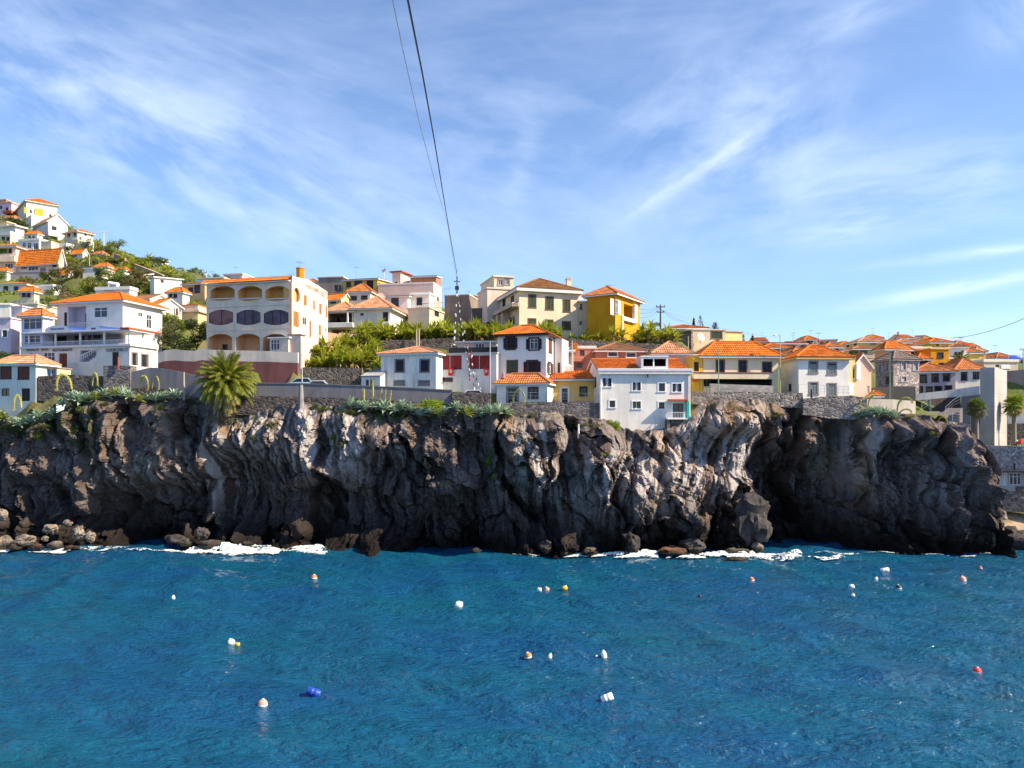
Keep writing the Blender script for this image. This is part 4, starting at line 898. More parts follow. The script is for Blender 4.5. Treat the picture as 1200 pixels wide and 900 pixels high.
# cream house with dark veranda
b = Bld('house', 'cream house with bright orange hip roof and long dark veranda above a block wall', 824, 912, 418, 458, 80, 3, lx=812, dep=7, wall=plaster((.80, .68, .47), .12), fine=1)
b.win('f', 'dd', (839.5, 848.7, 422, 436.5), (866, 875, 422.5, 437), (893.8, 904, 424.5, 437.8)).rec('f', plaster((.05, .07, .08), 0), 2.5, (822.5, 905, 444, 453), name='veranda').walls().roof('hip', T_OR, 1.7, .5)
b.box('balcony', 'f', 813, 906, 437.3, 444, .02, .7, plaster((.74, .62, .45), .2)); b.box('coping', 'f', 813, 906, 436.1, 437.2, .0, .75, MAROON)
sg = Bld('x', '', 812.5, 823.5, 416.5, 458, 79.7, 3, dep=3, wall=GOLD, root=b); sg.win('f', 'db', (813.2, 819, 424, 435)).walls().roof('flat', TRIM, 0, .1, CREAM, .12)
b.box('awning', 'f', 811, 819, 443, 446.5, .05, .6, T_OR)
# white house right
b = Bld('house', 'white cube house with grey shutters and orange hip roof on the cliff top', 935.8, 995, 419, 467, 79, 4, lx=914, wall=plaster((0.84, 0.81, 0.77), .12), fine=1)
b.win('f', 'gy', (949.3, 957, 424.5, 436.5), (971, 979, 426, 438), (949.5, 957.5, 449, 461.5), (971, 979, 450.5, 463)).win('l', 'db', (923.8, 927.4, 450, 458.8))
b.walls().roof('hip', T_OR, 1.5, .45, plain((.6, .4, .15), .7), .2, apex=405.5)
# pink house with outside stair
b = Bld('house', 'salmon pink gabled house with white stair beside the white cube house', 1000, 1021, 428, 468, 82, 12, lx=994, dep=5, wall=plaster((.84, .50, .42), .12), fine=2)
b.win('f', 'wf', (1016.5, 1019, 452, 461)).walls('y', 1.2).roof('gy', T_MID, 1.2, .25)
b.box('stair', 'f', 1004, 1009, 425.5, 444.5, .03, .5, WHITE); b2 = Bld('x', '', 993, 1002, 421, 466, 81.4, 6, dep=2, wall=YEL3, root=b); b2.win('f', 'db', (999.5, 1001.7, 432, 443)).walls().roof('flat', TRIM, 0, .05, CREAM2, .12); b.box('meter_box', 'f', 994.5, 1001, 449, 463, .3, .6, WFR)
# derelict house
b = Bld('derelict_house', 'derelict grey stone house with bricked windows and collapsed tile roof', 1047, 1077, 421.5, 462, 88, 14, lx=1026, wall=stone_mat((.38, .325, .32), 4.5, (.40, .36, .35), .05, 1.0), fine=2)
b.win('f', 'bk', (1056.5, 1061.3, 425, 433.3), (1070.5, 1075.5, 425.5, 434), (1056.5, 1062, 441.5, 447)).win('l', 'bk', (1030.5, 1033.5, 427, 436.5), (1039, 1042.5, 425.5, 435)).win('l', 'gs', (1039, 1042.3, 442, 449))
b.walls().roof('hip', T_GREY, 1.1, .25, PGREY, .12)
# modern grey building
b = Bld('house', 'grey rendered house with a row of square dark windows and orange roof', 1072, 1119.5, 435.8, 468, 90, -10, dep=6, wall=plaster((.50, .45, .50), .3), fine=2)
b.win('f', 'dkp', (1079, 1085.3, 440, 448), (1092.6, 1099, 438.7, 447.2), (1106, 1112.3, 437.3, 446), (1074, 1080.5, 453.5, 461), (1086, 1091.8, 453.8, 459.5), (1096, 1103, 453.2, 458.3), (1108, 1114.7, 452.3, 456.7)).walls().roof('hip', T_MID, 1.15, .3)
b = Bld('house', 'white house with two square windows and orange roof beside the concrete tower', 1119.8, 1155, 434, 470, 90.5, -4, dep=6, wall=plaster((0.84, 0.81, 0.77), .12), fine=2)
b.win('f', 'dkp', (1127, 1132.5, 437, 445.5), (1141, 1146.6, 435.5, 443.8)).walls().roof('hip', T_MID, 1.5, .3)
# concrete lift tower and its bridge
b = Bld('lift_tower', 'tall bare concrete tower joined by a sloping bridge', 1148.5, 1165.5, 431.3, 526, 82.5, -42, rx=1180, dep=2.2, wall=plaster((.44, .42, .41), .35), cat='tower', ext=.4)
b.walls().roof('flat', TRIM, 0, 0, CONC, .05)
JN = plain((.34, .33, .34), .9)
for k in range(1, 6):
    y = 431.3+k*15; b.box('joint', 'f', 1148.6, 1165.4, y-.18, y+.18, -.01, .012, JN)
    y = 431.3+k*15+.4; b.box('joint', 'r', 1165.8, 1179.8, y-.18, y+.18, -.01, .012, JN)
wall_thing('footbridge', 'sloping concrete bridge beam running from the tower to the left', 'bridge', [(1072.5, 461.5, 469.3, 84), (1110, 457.5, 466, 83.6), (1148, 452.3, 462.6, 83)], 1.6, [CONC])
# ================================================================ second row, middle
# cream villa
b = Bld('villa', 'large cream villa with brown hip roof, white cornice and green shutters', 608.5, 678, 339.5, 392, 97, 17, lx=574, wall=plaster((.78, .66, .48), .12), cat='villa', fine=1)
b.win('f', 'gs', (620, 627.5, 346, 360), (640, 648, 348.5, 362.5), (660.5, 667.5, 351.5, 365), (619.5, 627.5, 374, 384), (639.5, 647.5, 375.5, 385), (659.5, 668, 377.5, 386))
b.win('l', 'db', (579, 583, 353, 367), (588.5, 592.5, 350, 364.5), (598.5, 602.5, 346.5, 361)).win('l', 'wfs', (597, 603, 373, 380))
b.walls().roof('hip', T_BRN, 2.1, .5, plain((.74, .70, .64), .6), .38)
b.chimney(664.5, 669.5, 327.5, 341, -5, PEACH)
b.box('stair', 'l', 566, 600, 363, 367.5, .03, 1.1, plaster((.62, .46, .37), .3)); b.rail('l', 585, 607, 358.5, 364, 1.0, IRON, .2)
mb = MB(); 
for i, (px, y) in enumerate(((588, 366), (582, 369.5), (576, 373), (570, 376.5))): a0, zz = b.uv('l', px, y, 1.0); mb.box(a0-.5, a0+.5, .05, 1.0, zz-1.8, zz)
b._ch(mb, 'steps', plaster((.62, .46, .37), .3), 'l')
b.dish(682, 348.5, 4.5, -.6, None, 30)
tw = Bld('t', '', 571, 601, 339, 352, 104, 17, dep=5, wall=plaster((.72, .60, .50), .2), root=b, ext=3); tw.walls().roof('flat', TRIM, 0, .12, CREAM2, .2)
tw = Bld('t', '', 579, 601.5, 325, 340, 104.6, 17, rx=611, wall=CREAM, root=b, ext=.2); tw.win('f', 'wfs', (584, 589, 328, 334.3), (592, 596.5, 327, 333.5)).win('r', 'dk', (604.5, 608, 328, 334)).walls().roof('flat', TRIM, 0, .15, CREAM, .2)
# yellow house
b = Bld('house', 'bright yellow house with tiled gable roof and white framed corner balcony', 688, 721, 346, 397, 95, -32, rx=750, wall=YEL, fine=1, ext=3)
b.rec('r', plaster((.62, .36, .012), .1), 1.6, (731, 744, 357.5, 373.5), rail=None, door=((.1, .35, .75),))
b.win('r', 'wfs', (720.2, 723.6, 353, 366.5)).walls()
b.roof('hip', T_MID, 1.35, .5, TRIM, .16)
b.box('balcony', 'r', 731, 745, 372.5, 377, -.1, .35, WHITE); b.box('pillar', 'r', 744.2, 747.5, 357, 378, -.1, .3, WHITE); b.box('pillar', 'r', 729.7, 731, 369, 390, -.1, .25, WHITE); b.box('panel', 'r', 724.2, 727.4, 352, 369, .0, .05, WHITE); b.box('panel', 'r', 715.6, 719.6, 350, 369, .0, .05, WHITE)
b.win; b.antenna(713, 334, 341, -3)
b = Bld('house', 'narrow cream house wing between the cream villa and the yellow house', 678.5, 688.5, 354, 392, 98, 4, dep=4, wall=CREAM, fine=0); b.win('f', 'dk', (679, 682.5, 356, 363.5), (679, 682, 376.5, 381)).walls().roof('flat', TRIM, 0, .15, GREY, .15)
# grey flat building
b = Bld('house', 'unpainted grey flat-roofed building with a lit buff end wall', 521, 549.5, 347, 385, 112, -14, rx=571, wall=plaster((.27, .20, .17), .6), fine=0); b.walls().roof('flat', TRIM, .1, .05, GREY, .15)
b.antenna(521.5, 338, 347, -2, 1); b.antenna(526, 337, 347, -2, 1)
b = Bld('garage', 'low dark flat garage beside the outside stair of the cream villa', 553, 576, 362, 384, 106, -6, dep=5, wall=plaster((.13, .10, .10), .3), fine=0); b.walls().roof('flat', TRIM, 0, .1, GREY, .12)
# brick red and salmon houses
b = Bld('house', 'narrow brick red house with small balconies behind the little yellow house', 671, 699, 409.5, 440, 87, 2, lx=None, dep=5, wall=SALM, fine=2); b.win('f', 'dk', (679.5, 685, 410.5, 417), (676, 682.5, 425.5, 431)).walls().roof('flat', TRIM, .3, .05, SALM, .12)
b.box('balcony', 'f', 672, 684, 418.5, 423.5, .02, .6, SALM); b.box('roof_sheet', 'f', 671.5, 677, 402, 412, .05, .6, T_OR)
b = Bld('house', 'salmon house with brown tiled roof and white framed windows', 699, 755, 411, 440, 86, 4, dep=6, wall=SALM, fine=1); b.win('f', 'ws', (713, 723, 413, 417.5), (734.5, 744.5, 414, 418.5)).walls().roof('hip', T_OLD, 1.1, .3)
# grey gap buildings right of the tall white house
b = Bld('shed', 'small white domed outhouse beside the tall dark-shuttered house', 660, 672, 429, 447, 82, 0, dep=3, wall=WHITE2, fine=0); b.walls(); mb = MB(); mb.ball((b.W/2, 1.2, b.h-.05), b.W/2, 0, 8, (1, 1, .6)); b.rf = mb.build('roof', WHITE2, b.root, b.L)
b = Bld('shed', 'grey lean-to with a sloping roof above the white domed outhouse', 657, 672, 412, 432, 85, -6, dep=4, wall=PGREY, fine=0); b.walls('sx', .9).roof('sx', plain((.42, .42, .45), .8), .9, .2)
# cream building right of the pole
b = Bld('house', 'cream house with long low orange roof and outside stair beside the utility pole', 782, 829, 384.5, 415, 104, 4, dep=8, wall=CREAM, fine=2)
b.walls().roof('hip', T_MID, .75, .25)
b2 = Bld('x', '', 812, 850, 387, 416, 102, 6, rx=None, dep=6, wall=plaster((.74, .62, .42), .2), root=b); b2.win('f', 'gs', (834, 845.5, 389, 396)).win('f', 'db', (837.5, 843, 398, 402.5)).walls().roof('flat', TRIM, 0, .1, CREAM2, .15)
b2.dish(821, 395.5, 5.2, .6, TRIM, -20)
a0, z0_ = b2.uv('f', 816, 412, .4); a1, z1_ = b2.uv('f', 838, 398, .4); mb = MB()
for i in range(9): q = i/9; mb.box(a0+(a1-a0)*q, a0+(a1-a0)*(q+.13), .02, .9, z0_+(z1_-z0_)*q-.5, z0_+(z1_-z0_)*q)
b2._ch(mb, 'steps', CREAM2, 'f')
b3 = Bld('x', '', 848, 870, 389.5, 416, 105, 14, dep=6, wall=YEL3, root=b); b3.walls('sx', .0).roof('flat', TRIM, 0, .1, T_MID, .12)
wall_thing('retaining_wall', 'dark stone retaining wall below the long low orange roof', 'wall', [(795, 388, 416, 99), (810, 387, 416, 98)], .6, [stone_mat((.13, .11, .10))])
b = Bld('house', 'low orange roofed house tucked behind the cream veranda house', 842, 873, 406, 420, 92, 4, dep=6, wall=OCRE, fine=2); b.walls().roof('hip', T_OR, .6, .3)
# small ones along the right skyline
AN = []
def small(label, xl, xr, ye, yb, Y, a, wall, roof, tile, rh, wins=(), lx=None, rx=None, dep=7, st='dk', lw=(), rw=(), fine=2, name='house', group=None, ext=2.5, trim=TRIM, ov=.3):
    b = Bld(name, label, xl, xr, ye, yb, Y, a, dep, lx, rx, wall, fine=fine, ext=ext, group=group)
    if dep != 3 and Y > 100 and (len(label)+int(xl)) % 2: AN.append((b, (xl+xr)/2+((int(xl)*7) % 9)-4, ye))
    b.win('f', st, *wins).win('l', st, *lw).win('r', st, *rw)
    if roof == 'gx': b.walls('x', rh).roof('gx', tile, rh, ov, trim)
    elif roof == 'gy': b.walls('y', rh).roof('gy', tile, rh, ov, trim)
    elif roof == 'sx': b.walls('sx', rh).roof('sx', tile, rh, ov, trim)
    elif roof == 'hip': b.walls().roof('hip', tile, rh, ov, trim)
    else: b.walls().roof('flat', TRIM, rh, ov*.4, trim if trim is not TRIM else wall)
    return b
small('long red roofed house on the right skyline behind the white cube house', 905, 945, 402.5, 416, 125, 3, SALM, 'sx', T_RED, .6, dep=4)
small('ochre house with orange roof just left of the long red roofed house', 895, 925, 407.5, 422, 115, 4, OCRE, 'hip', T_OR, .8, dep=5)
small('dark red flat topped house on the skyline with a strip roof', 922, 944, 401, 410, 132, 0, SALM, 'flat', None, 0, trim=T_RED)
small('pink roofed house peeping over the roof of the white cube house', 924, 945, 409, 420, 112, -4, PALEP, 'sx', T_PALE, .8)
small('white gabled house end with orange verge behind the white cube house', 950, 961, 405, 418, 118, -25, WHITE, 'gy', T_OR, 1.0, dep=5)
b = small('boxy beige flat-roofed house with a bright white side wall on the skyline', 959.5, 981, 399, 422, 118, -16, plaster((.60, .49, .40), .2), 'flat', None, 0, wins=((968, 973, 400, 403.3), (961, 965, 400.5, 404), (968, 972, 409.3, 412)), rx=988)
b.antenna(959, 390, 399, -2)
b = small('yellow house with wide pale hip roof on the right skyline', 1006, 1040, 401, 424, 122, 4, plaster((.66, .56, .22), .2), 'hip', T_PALE, .95, wins=((1019.5, 1027, 401.5, 403.8),), lx=990.5, dep=9, lw=((1000.5, 1004, 401.5, 405), (992, 995, 403.5, 407)))
b = small('beige balconied house with dark gallery below the yellow skyline house', 999.5, 1027, 409, 420, 116, 2, plaster((.62, .48, .34), .2), 'hip', T_MID, .5, wins=((1008, 1016.5, 410, 414.3), (1025, 1026.8, 410, 413)), dep=4)
b.rail('f', 1000, 1008, 409.5, 414, .05, IRON, .25)
b = small('pale yellow house with white gable and chimney on the right skyline', 1032, 1047, 399.5, 415, 135, 6, YEL3, 'sx', T_OR, .9, dep=5)
b2 = Bld('x', '', 1046, 1058, 401.5, 415, 134, -20, dep=4, wall=WHITE, root=b, fine=2); b2.walls('y', 1.1).roof('gy', T_OR, 1.1, .15); b2.chimney(1051.6, 1053.2, 390.3, 396, -.6, SALM)
small('peach house with orange hip roof above the derelict grey house', 1037, 1067, 409.5, 430, 104, 10, plaster((.78, .46, .26), .2), 'hip', T_OR, 1.1, wins=((1045, 1052.5, 413.5, 420),), lx=1025, st='dkp')
small('ochre house with balcony doors right of the peach house', 1064, 1080, 409, 428, 106, 2, OCRE, 'flat', None, .2, wins=((1072.5, 1076.2, 411.5, 418), (1067.2, 1072, 412, 416)), dep=5, st='db')
small('tan house with broad orange roof high on the right skyline', 1051, 1078, 401.5, 413, 126, 4, plaster((.66, .46, .28), .2), 'hip', T_PALE, .8, wins=((1063, 1066, 400.5, 403.2), (1069, 1076, 404.5, 409)), dep=6)
b = small('white house end with orange roof strip on the top of the right skyline', 1074, 1090, 401, 410, 128, 6, WHITE, 'sx', T_OR, .6, dep=5)
b2 = Bld('x', '', 1074, 1083, 394.5, 404, 134, -24, dep=3, wall=CREAM, root=b); b2.walls().roof('sx', T_OR, .5, .15); b2.chimney(1079, 1081, 396, 400, .5, GOLD)
small('narrow lime green house between the ochre and orange-yellow houses', 1082, 1091, 408.5, 428, 107, 2, LIME, 'flat', None, .1, dep=5)
small('yellow house with orange hip roof at the top of the right hill', 1090, 1116, 401.5, 412, 117, 3, plaster((.76, .50, .06), .1), 'hip', T_OR, .85, wins=((1097.3, 1100, 403.2, 405.6),), dep=6)
small('vivid orange-yellow square house with dark windows', 1091, 1112, 409.7, 430, 103, 4, ORNG, 'flat', None, .1, wins=((1099, 1105, 413.5, 419.3), (1101, 1105.5, 425.8, 428)), dep=5, st='dkp')
small('white square house with one tall dark window beside the orange-yellow house', 1112, 1132.3, 406.5, 430, 104, -4, plaster((0.80, 0.77, 0.73), .12), 'hip', T_MID, .35, wins=((1119.3, 1125, 413.3, 422),), dep=6, st='dkp')
small('yellow house with low orange roof right of the white square house', 1132.5, 1150, 413.5, 428, 110, 4, plaster((.80, .55, .15), .1), 'hip', T_MID, .8, dep=6)
small('small tan house with pale roof near the right skyline', 1143, 1155, 412, 424, 116, 0, OCRE, 'hip', T_PALE, .7, dep=5)
small('distant buff house with a tall side wall right of the tan house', 1158, 1170, 415.5, 424, 130, -14, BUFF, 'sx', T_PALE, .5, dep=5)
b = small('low cream flat building with white shutters on the far right terrace', 1153, 1193, 424.5, 434, 100, 3, plaster((.66, .58, .46), .2), 'flat', None, .25, wins=((1166.5, 1171, 427.5, 430.3),), dep=6, trim=CREAM)
b.win; b.box('shutter', 'f', 1173, 1184, 427.5, 432.2, .0, .06, WFR)
# ================================================================ second row, left-centre
b = Bld('house', 'big white house with wide pale tiled roof and open loggia on the middle slope', 414.5, 457, 362, 395, 100, -8, rx=481, wall=plaster((.78, .70, .62), .12), fine=1)
b.win('f', 'dk', (422, 426.3, 366.8, 370)).win('f', 'db', (448.5, 455, 365.5, 377)).walls().roof('hip', T_PALE, 2.0, .5)
b.box('balcony', 'f', 445, 456.2, 377, 382, .02, .9, WHITE)
b2 = Bld('x', '', 384.5, 414, 365, 394, 100.6, -8, dep=6, wall=plaster((.74, .60, .48), .2), root=b, fine=1); b2.rec('f', plaster((.26, .15, .11), .1), 2.2, (385, 412.5, 367, 378), name='loggia', door=((.1, .3, .9), (.6, .9, .9))).rec('f', OCRE, 1.5, (388, 411, 386, 391), name='loggia')
b2.walls().roof('hip', T_PALE, 1.5, .4); b2.box('balcony', 'f', 384, 413.5, 378, 383.5, .02, .7, WHITE); b2.box('post', 'f', 406.3, 408, 366, 379, .3, .5, WFR)
b.dish(447, 348, 5.0, -4, plain((.62, .40, .33), .6), -20)
b = small('small yellow house with orange gable roof above the big white house', 381.5, 400, 350.5, 366, 110, -24, YEL3, 'gx', T_OR, .9, wins=((388, 393, 351, 355.3),), rx=412, st='dkp')
b = small('small cream house with a peaked orange roof and two dark windows', 408.5, 434, 342, 356, 111, -8, plaster((.76, .64, .54), .15), 'hip', T_MID, 1.3, wins=((410, 417.5, 347.5, 351.5), (424, 430, 347, 350.5)), rx=441, st='dkp')
b = small('grey unplastered house with two dark windows on the left-centre skyline', 373, 402, 326, 360, 120, -8, plaster((.30, .25, .23), .6), 'flat', None, .1, wins=((391.5, 396, 334, 341), (396.5, 399.5, 334, 341)), lx=None, dep=6)
b = Bld('house', 'mustard yellow house with thin red roof and lit cream side', 402, 442.5, 327.5, 358, 117, -14, rx=460, wall=plaster((.60, .44, .10), .15), fine=2)
b.win('f', 'dkp', (406.5, 410.7, 331.3, 336), (416, 423.5, 329.5, 339)).win('f', 'db', (429.5, 437.5, 328.5, 340.5)).walls().roof('sx', T_RED, .5, .25)
b.antenna(417.5, 313, 326, -2); b.dish(450.5, 317, 3.2, -4, TRIM, 20)
b = Bld('house', 'large pale pink house with a stair tower and slatted roof terrace', 443, 508, 333.5, 368, 115, -10, rx=517.5, wall=plaster((.74, .55, .47), .15), fine=2)
b.win('r', 'dk', (512.2, 514.3, 348, 353.5)).walls().roof('flat', TRIM, .15, .03, PALEP, .12)
b2 = Bld('x', '', 459.8, 469.5, 319, 336, 116, -20, rx=480.5, wall=plaster((.76, .60, .50), .15), root=b, ext=.3); b2.win('f', 'dk', (462.5, 465.8, 330, 333)).walls().roof('flat', TRIM, 0, .35, T_RED, .14)
b2 = Bld('x', '', 481, 511, 324, 336, 116, -10, rx=517, wall=plaster((.36, .20, .15), .3), root=b, ext=.1); b2.win('f', 'oc', *[(482.5+i*5.7, 487.3+i*5.7, 326.5-.2*i, 334-.2*i) for i in range(5)]).walls().roof('sx', T_RED, .4, .2)
small('little white house with weathered roof and one dark window above the hedge', 450, 478, 347.5, 366, 109, -8, plaster((0.78, 0.75, 0.71), .12), 'sx', T_OLD, .7, wins=((459.3, 466.5, 350, 359),), dep=5, st='dkp')
b = small('white flat-roofed house with moulded parapet and one dark window', 481, 503, 344.5, 370, 110, -10, plaster((0.79, 0.76, 0.72), .12), 'flat', None, .1, wins=((489, 494, 349.5, 357),), rx=509, st='dkp'); b.box('cornice', 'f', 480, 504, 344, 345.6, .0, .3, TRIM)
b = small('cream garden house with a railed roof terrace behind the banana plants', 478, 503, 362, 386, 105, -18, plaster((.68, .58, .44), .2), 'flat', None, .05, rx=520, rw=((509, 514.5, 364, 371),)); b.rail('f', 494, 519, 355, 361, -.1, IRON, .3)
# ================================================================ left slope, behind the restaurant
b = small('yellow-cream flat house with dark windows left of the arched block', 214, 240, 333, 352, 116, -20, plaster((.76, .54, .26), .15), 'sx', T_OLD, .5, wins=((221.5, 226, 337.5, 344.5), (228.5, 234, 335, 343)), lx=None, rx=246, st='dkp')
b = small('white house with thin pale roof line on the left skyline', 231, 262, 327, 350, 121, -12, WHITE, 'flat', None, .1, rx=270, trim=OCRE); b.antenna(230.5, 317, 327, -2); b.dish(242, 319, 2.4, -2, TRIM, 20); b.antenna(257, 322, 327, -2, 1)
b = small('long white house with a small window on the left slope', 176, 181, 325, 350, 124, -40, WHITE, 'sx', T_BRN, .3, rx=213, rw=((188, 192, 328, 331.5),), dep=8)
b = small('white house with mossy orange roof behind the restaurant', 150, 176, 350.5, 365, 104, -20, WHITE, 'gx', T_OLD, .8, rx=200)
b = small('white gabled house with orange roof above the dark trees', 172, 186, 357, 372, 100, -30, WHITE, 'gx', T_OR, .9, rx=213, rw=((180, 182, 359, 362),))
b = Bld('house', 'cream terraced house with laundry roof terrace and yellow lower floor', 189, 232, 366, 398, 103, -8, rx=244, wall=plaster((.76, .56, .30), .2), fine=0)
b.win('f', 'dk', (193, 198, 378, 386), (199, 212, 378, 388), (217, 222, 377.5, 384)).walls().roof('flat', TRIM, 0, .3, plaster((.68, .56, .46), .3), .3)
b2 = Bld('x', '', 187.5, 232, 358, 371, 104, -8, rx=243, wall=plaster((.60, .48, .40), .4), root=b, ext=.1); b2.win('f', 'dk', (197, 211, 361.5, 369), (213.5, 217, 362, 365)).walls().roof('flat', TRIM, 0, .06, T_MID, .1)
b = small('low white parapet building carrying the solar water heater', 112, 152, 340, 352, 112, -8, plaster((.72, .70, .68), .3), 'flat', None, .35, rx=161)
b.rail('f', 113, 135, 336, 341, -.3, GALV, .5)
mb = MB(); a0, z0_ = b.uv('f', 127, 338, -1.5); a1, z1_ = b.uv('f', 138, 332.5, -1.5)
mb.tube([(a0, -1.6, z1_+.1), (a1, -1.6, z1_-.15)], .32, 10, 0); mb.poly([(a0, -1.5, z1_-.2), (a1+.2, -1.5, z1_-.4), (a1+.6, .1, z0_-.75), (a0+.3, .1, z0_-.6)], 1); mb.tube([(a0+.2, -.3, z0_-1.2), (a0+.2, -1.5, z1_)], .05, 4, 0); mb.tube([(a1, -.3, z0_-1.2), (a1, -1.5, z1_)], .05, 4, 0)
b._ch(mb, 'solar_heater', [WFR, GLB], 'f')
b = small('grey narrow building with pale roof rail left of the restaurant', 13, 26, 360, 400, 90, -10, plaster((.55, .52, .56), .3), 'flat', None, 0, dep=5); b.rail('f', 13, 26, 353.5, 360, -.1, GALV, .3)
small('pale mauve house wall with one small window at the left edge', -14, 12.5, 373.5, 410, 86, -8, plaster((.70, .58, .64), .3), 'flat', None, 0, wins=((3, 8.5, 387, 395),), st='ws', dep=5)
small('sunlit white house corner at the left edge above the mauve house', -14, 11.5, 357.5, 374, 96, 0, WHITE, 'flat', None, .1, dep=5)
b = small('cream flat terrace house with glass railing at the left edge', 12, 44, 357, 372, 106, -6, plaster((.62, .56, .48), .3), 'flat', None, 0, dep=5); b.rail('f', 13, 43, 352, 357.5, -.1, GALV, .35)
small('small white house with orange hip roof low on the left slope', -8, 31, 333.5, 349, 128, -6, plaster((0.81, 0.78, 0.74), .2), 'hip', T_MID, .85, wins=((4.8, 9, 336, 340.3), (17, 21, 336.5, 340)), dep=6, st='dkp')
b = Bld('apartment_block', 'long peach apartment house with bright orange roof on the left hill', 17, 69, 303, 331, 160, -14, rx=75, wall=plaster((.78, .58, .44), .15), cat='apartment block', fine=2)
b.win('f', 'db', (25, 31, 301.5, 308), (44, 50, 304, 310.5), (61, 66.5, 306.5, 313)).win('f', 'wb', (24.5, 31.5, 311, 316), (33, 44.5, 312, 317), (46.5, 53.5, 313, 318.5)).walls('x', 1.9).roof('gx', T_OR, 1.9, .5, TRIM, .2); b.rail('f', 24, 68, 306, 311.5, .2, GALV, 2)
b2 = Bld('x', '', -12, 18.5, 289.5, 330, 161, -6, dep=8, wall=plaster((.74, .56, .46), .15), root=b, fine=2); b2.win('f', 'db', (9.5, 14, 291, 297)).win('f', 'wb', (5.5, 15, 309, 314.5)).rec('f', LIME, 2, (-6, 9, 290.5, 297.5)).walls().roof('hip', T_MID, 1.2, .5); b2.box('balcony', 'f', -10, 17, 300, 306.5, .02, 1.0, PEACH)
b3 = Bld('x', '', -12, 53, 320, 336, 158, -8, dep=5, wall=plaster((.46, .40, .40), .5), root=b); b3.walls().roof('flat', TRIM, 0, .05, GREY, .15)
b = small('row of white garages with tall windows on the left hill', 21.5, 46, 282, 292, 178, -12, WHITE, 'flat', None, .3, wins=((26, 30, 284, 290.5), (32, 36.5, 284.5, 291), (39, 44.5, 285, 292)), st='wf', dep=6)
small('sunlit cream boundary building beside the white garage row', 48, 60, 283.5, 294, 174, -10, CREAM, 'flat', None, 0, dep=3)
b = small('stepped white villa with flat terraces at the left edge of the hill', -10, 18, 267, 284, 188, -18, WHITE, 'flat', None, .2, wins=((4, 10, 272, 278), (15, 17, 276, 280)), rx=28.5, trim=CREAM, ov=1.5)
b2 = Bld('x', '', -12, 8, 262, 270, 190, -18, dep=6, rx=15, wall=CREAM, root=b); b2.walls().roof('flat', TRIM, 0, .5, BUFF, .25)
b = small('pink house with red awning at the top left corner of the hill', -12, 13.5, 238, 254, 215, -12, plaster((.78, .56, .62), .12), 'hip', T_RED, 1.3, wins=((0, 2.5, 241, 245), (6.5, 10, 243, 248)), dep=7); b.box('awning', 'f', 3, 13, 246.5, 250, .1, 2.0, T_RED)
b2 = Bld('x', '', -10, 7, 234.5, 240, 219, -12, dep=5, wall=OCRE, root=b); b2.walls().roof('hip', T_OR, .8, .3)
b = Bld('villa', 'sprawling white and yellow villa with orange roofs on the hill crest', 18.5, 31, 242, 262, 210, -48, rx=67, wall=plaster((.80, .74, .62), .1), cat='villa', fine=2)
b.win('r', 'dk', (34.5, 37.5, 246, 250), (57.5, 60.5, 251, 254.5)).walls().roof('hip', T_OR, 2.0, .5)
b.box('panel', 'r', 41, 51, 244.5, 252.5, .0, .3, plaster((.58, .38, .05), .1)); b.box('panel', 'r', 28, 31.5, 243, 250, .0, .3, plaster((.58, .38, .05), .1))
b2 = Bld('x', '', 27, 37, 255.5, 268, 205, -40, rx=66, wall=WHITE, root=b); b2.walls().roof('flat', TRIM, .3, .02, WHITE, .1)
b = Bld('house', 'white gabled chalet with curved balcony below the crest villa', 38, 56.5, 261.5, 277, 196, -38, dep=8, rx=79, wall=plaster((0.80, 0.77, 0.73), .1), fine=2)
b.win('r', 'dk', (60.5, 66.5, 265, 270)); b.walls('x', 1.9).roof('gx', T_PALE, 1.9, .5, WFR, .22); b.box('balcony', 'r', 57, 79, 272.5, 277.5, .02, 1.3, WHITE)
b2 = Bld('x', '', 62, 68, 277, 289, 194, -38, dep=4, rx=74, wall=WHITE, root=b); b2.walls()
b = Bld('house', 'cream hip-roofed house with balcony railings beside the white chalet', 75.5, 91, 272.5, 287, 188, -30, rx=109, wall=plaster((.72, .62, .48), .15), fine=2)
b.win('f', 'dk', (79, 82.5, 273.5, 279), (86, 89.5, 272.5, 278.5)).win('r', 'dk', (93, 95.5, 277, 281), (99, 101.5, 273.5, 276.5), (107, 108.3, 275.5, 278)).walls().roof('hip', T_OR, 1.1, .5); b.rail('f', 76, 91, 278, 282, .4, WFR, .5); b.rail('r', 94, 109, 278.5, 283, .4, WFR, .5)
b2 = Bld('x', '', 91, 104, 284, 292, 184, -30, dep=4, rx=110, wall=WHITE, root=b); b2.walls()
small('white garden shed half hidden by bushes in the middle of the left hill', 97, 118, 315, 325, 140, -8, WHITE, 'flat', None, 0, dep=4)
small('white roof end poking out of the hedge on the left crest', 160, 179, 303.5, 312, 168, -14, WHITE, 'sx', T_OLD, .5, dep=5)
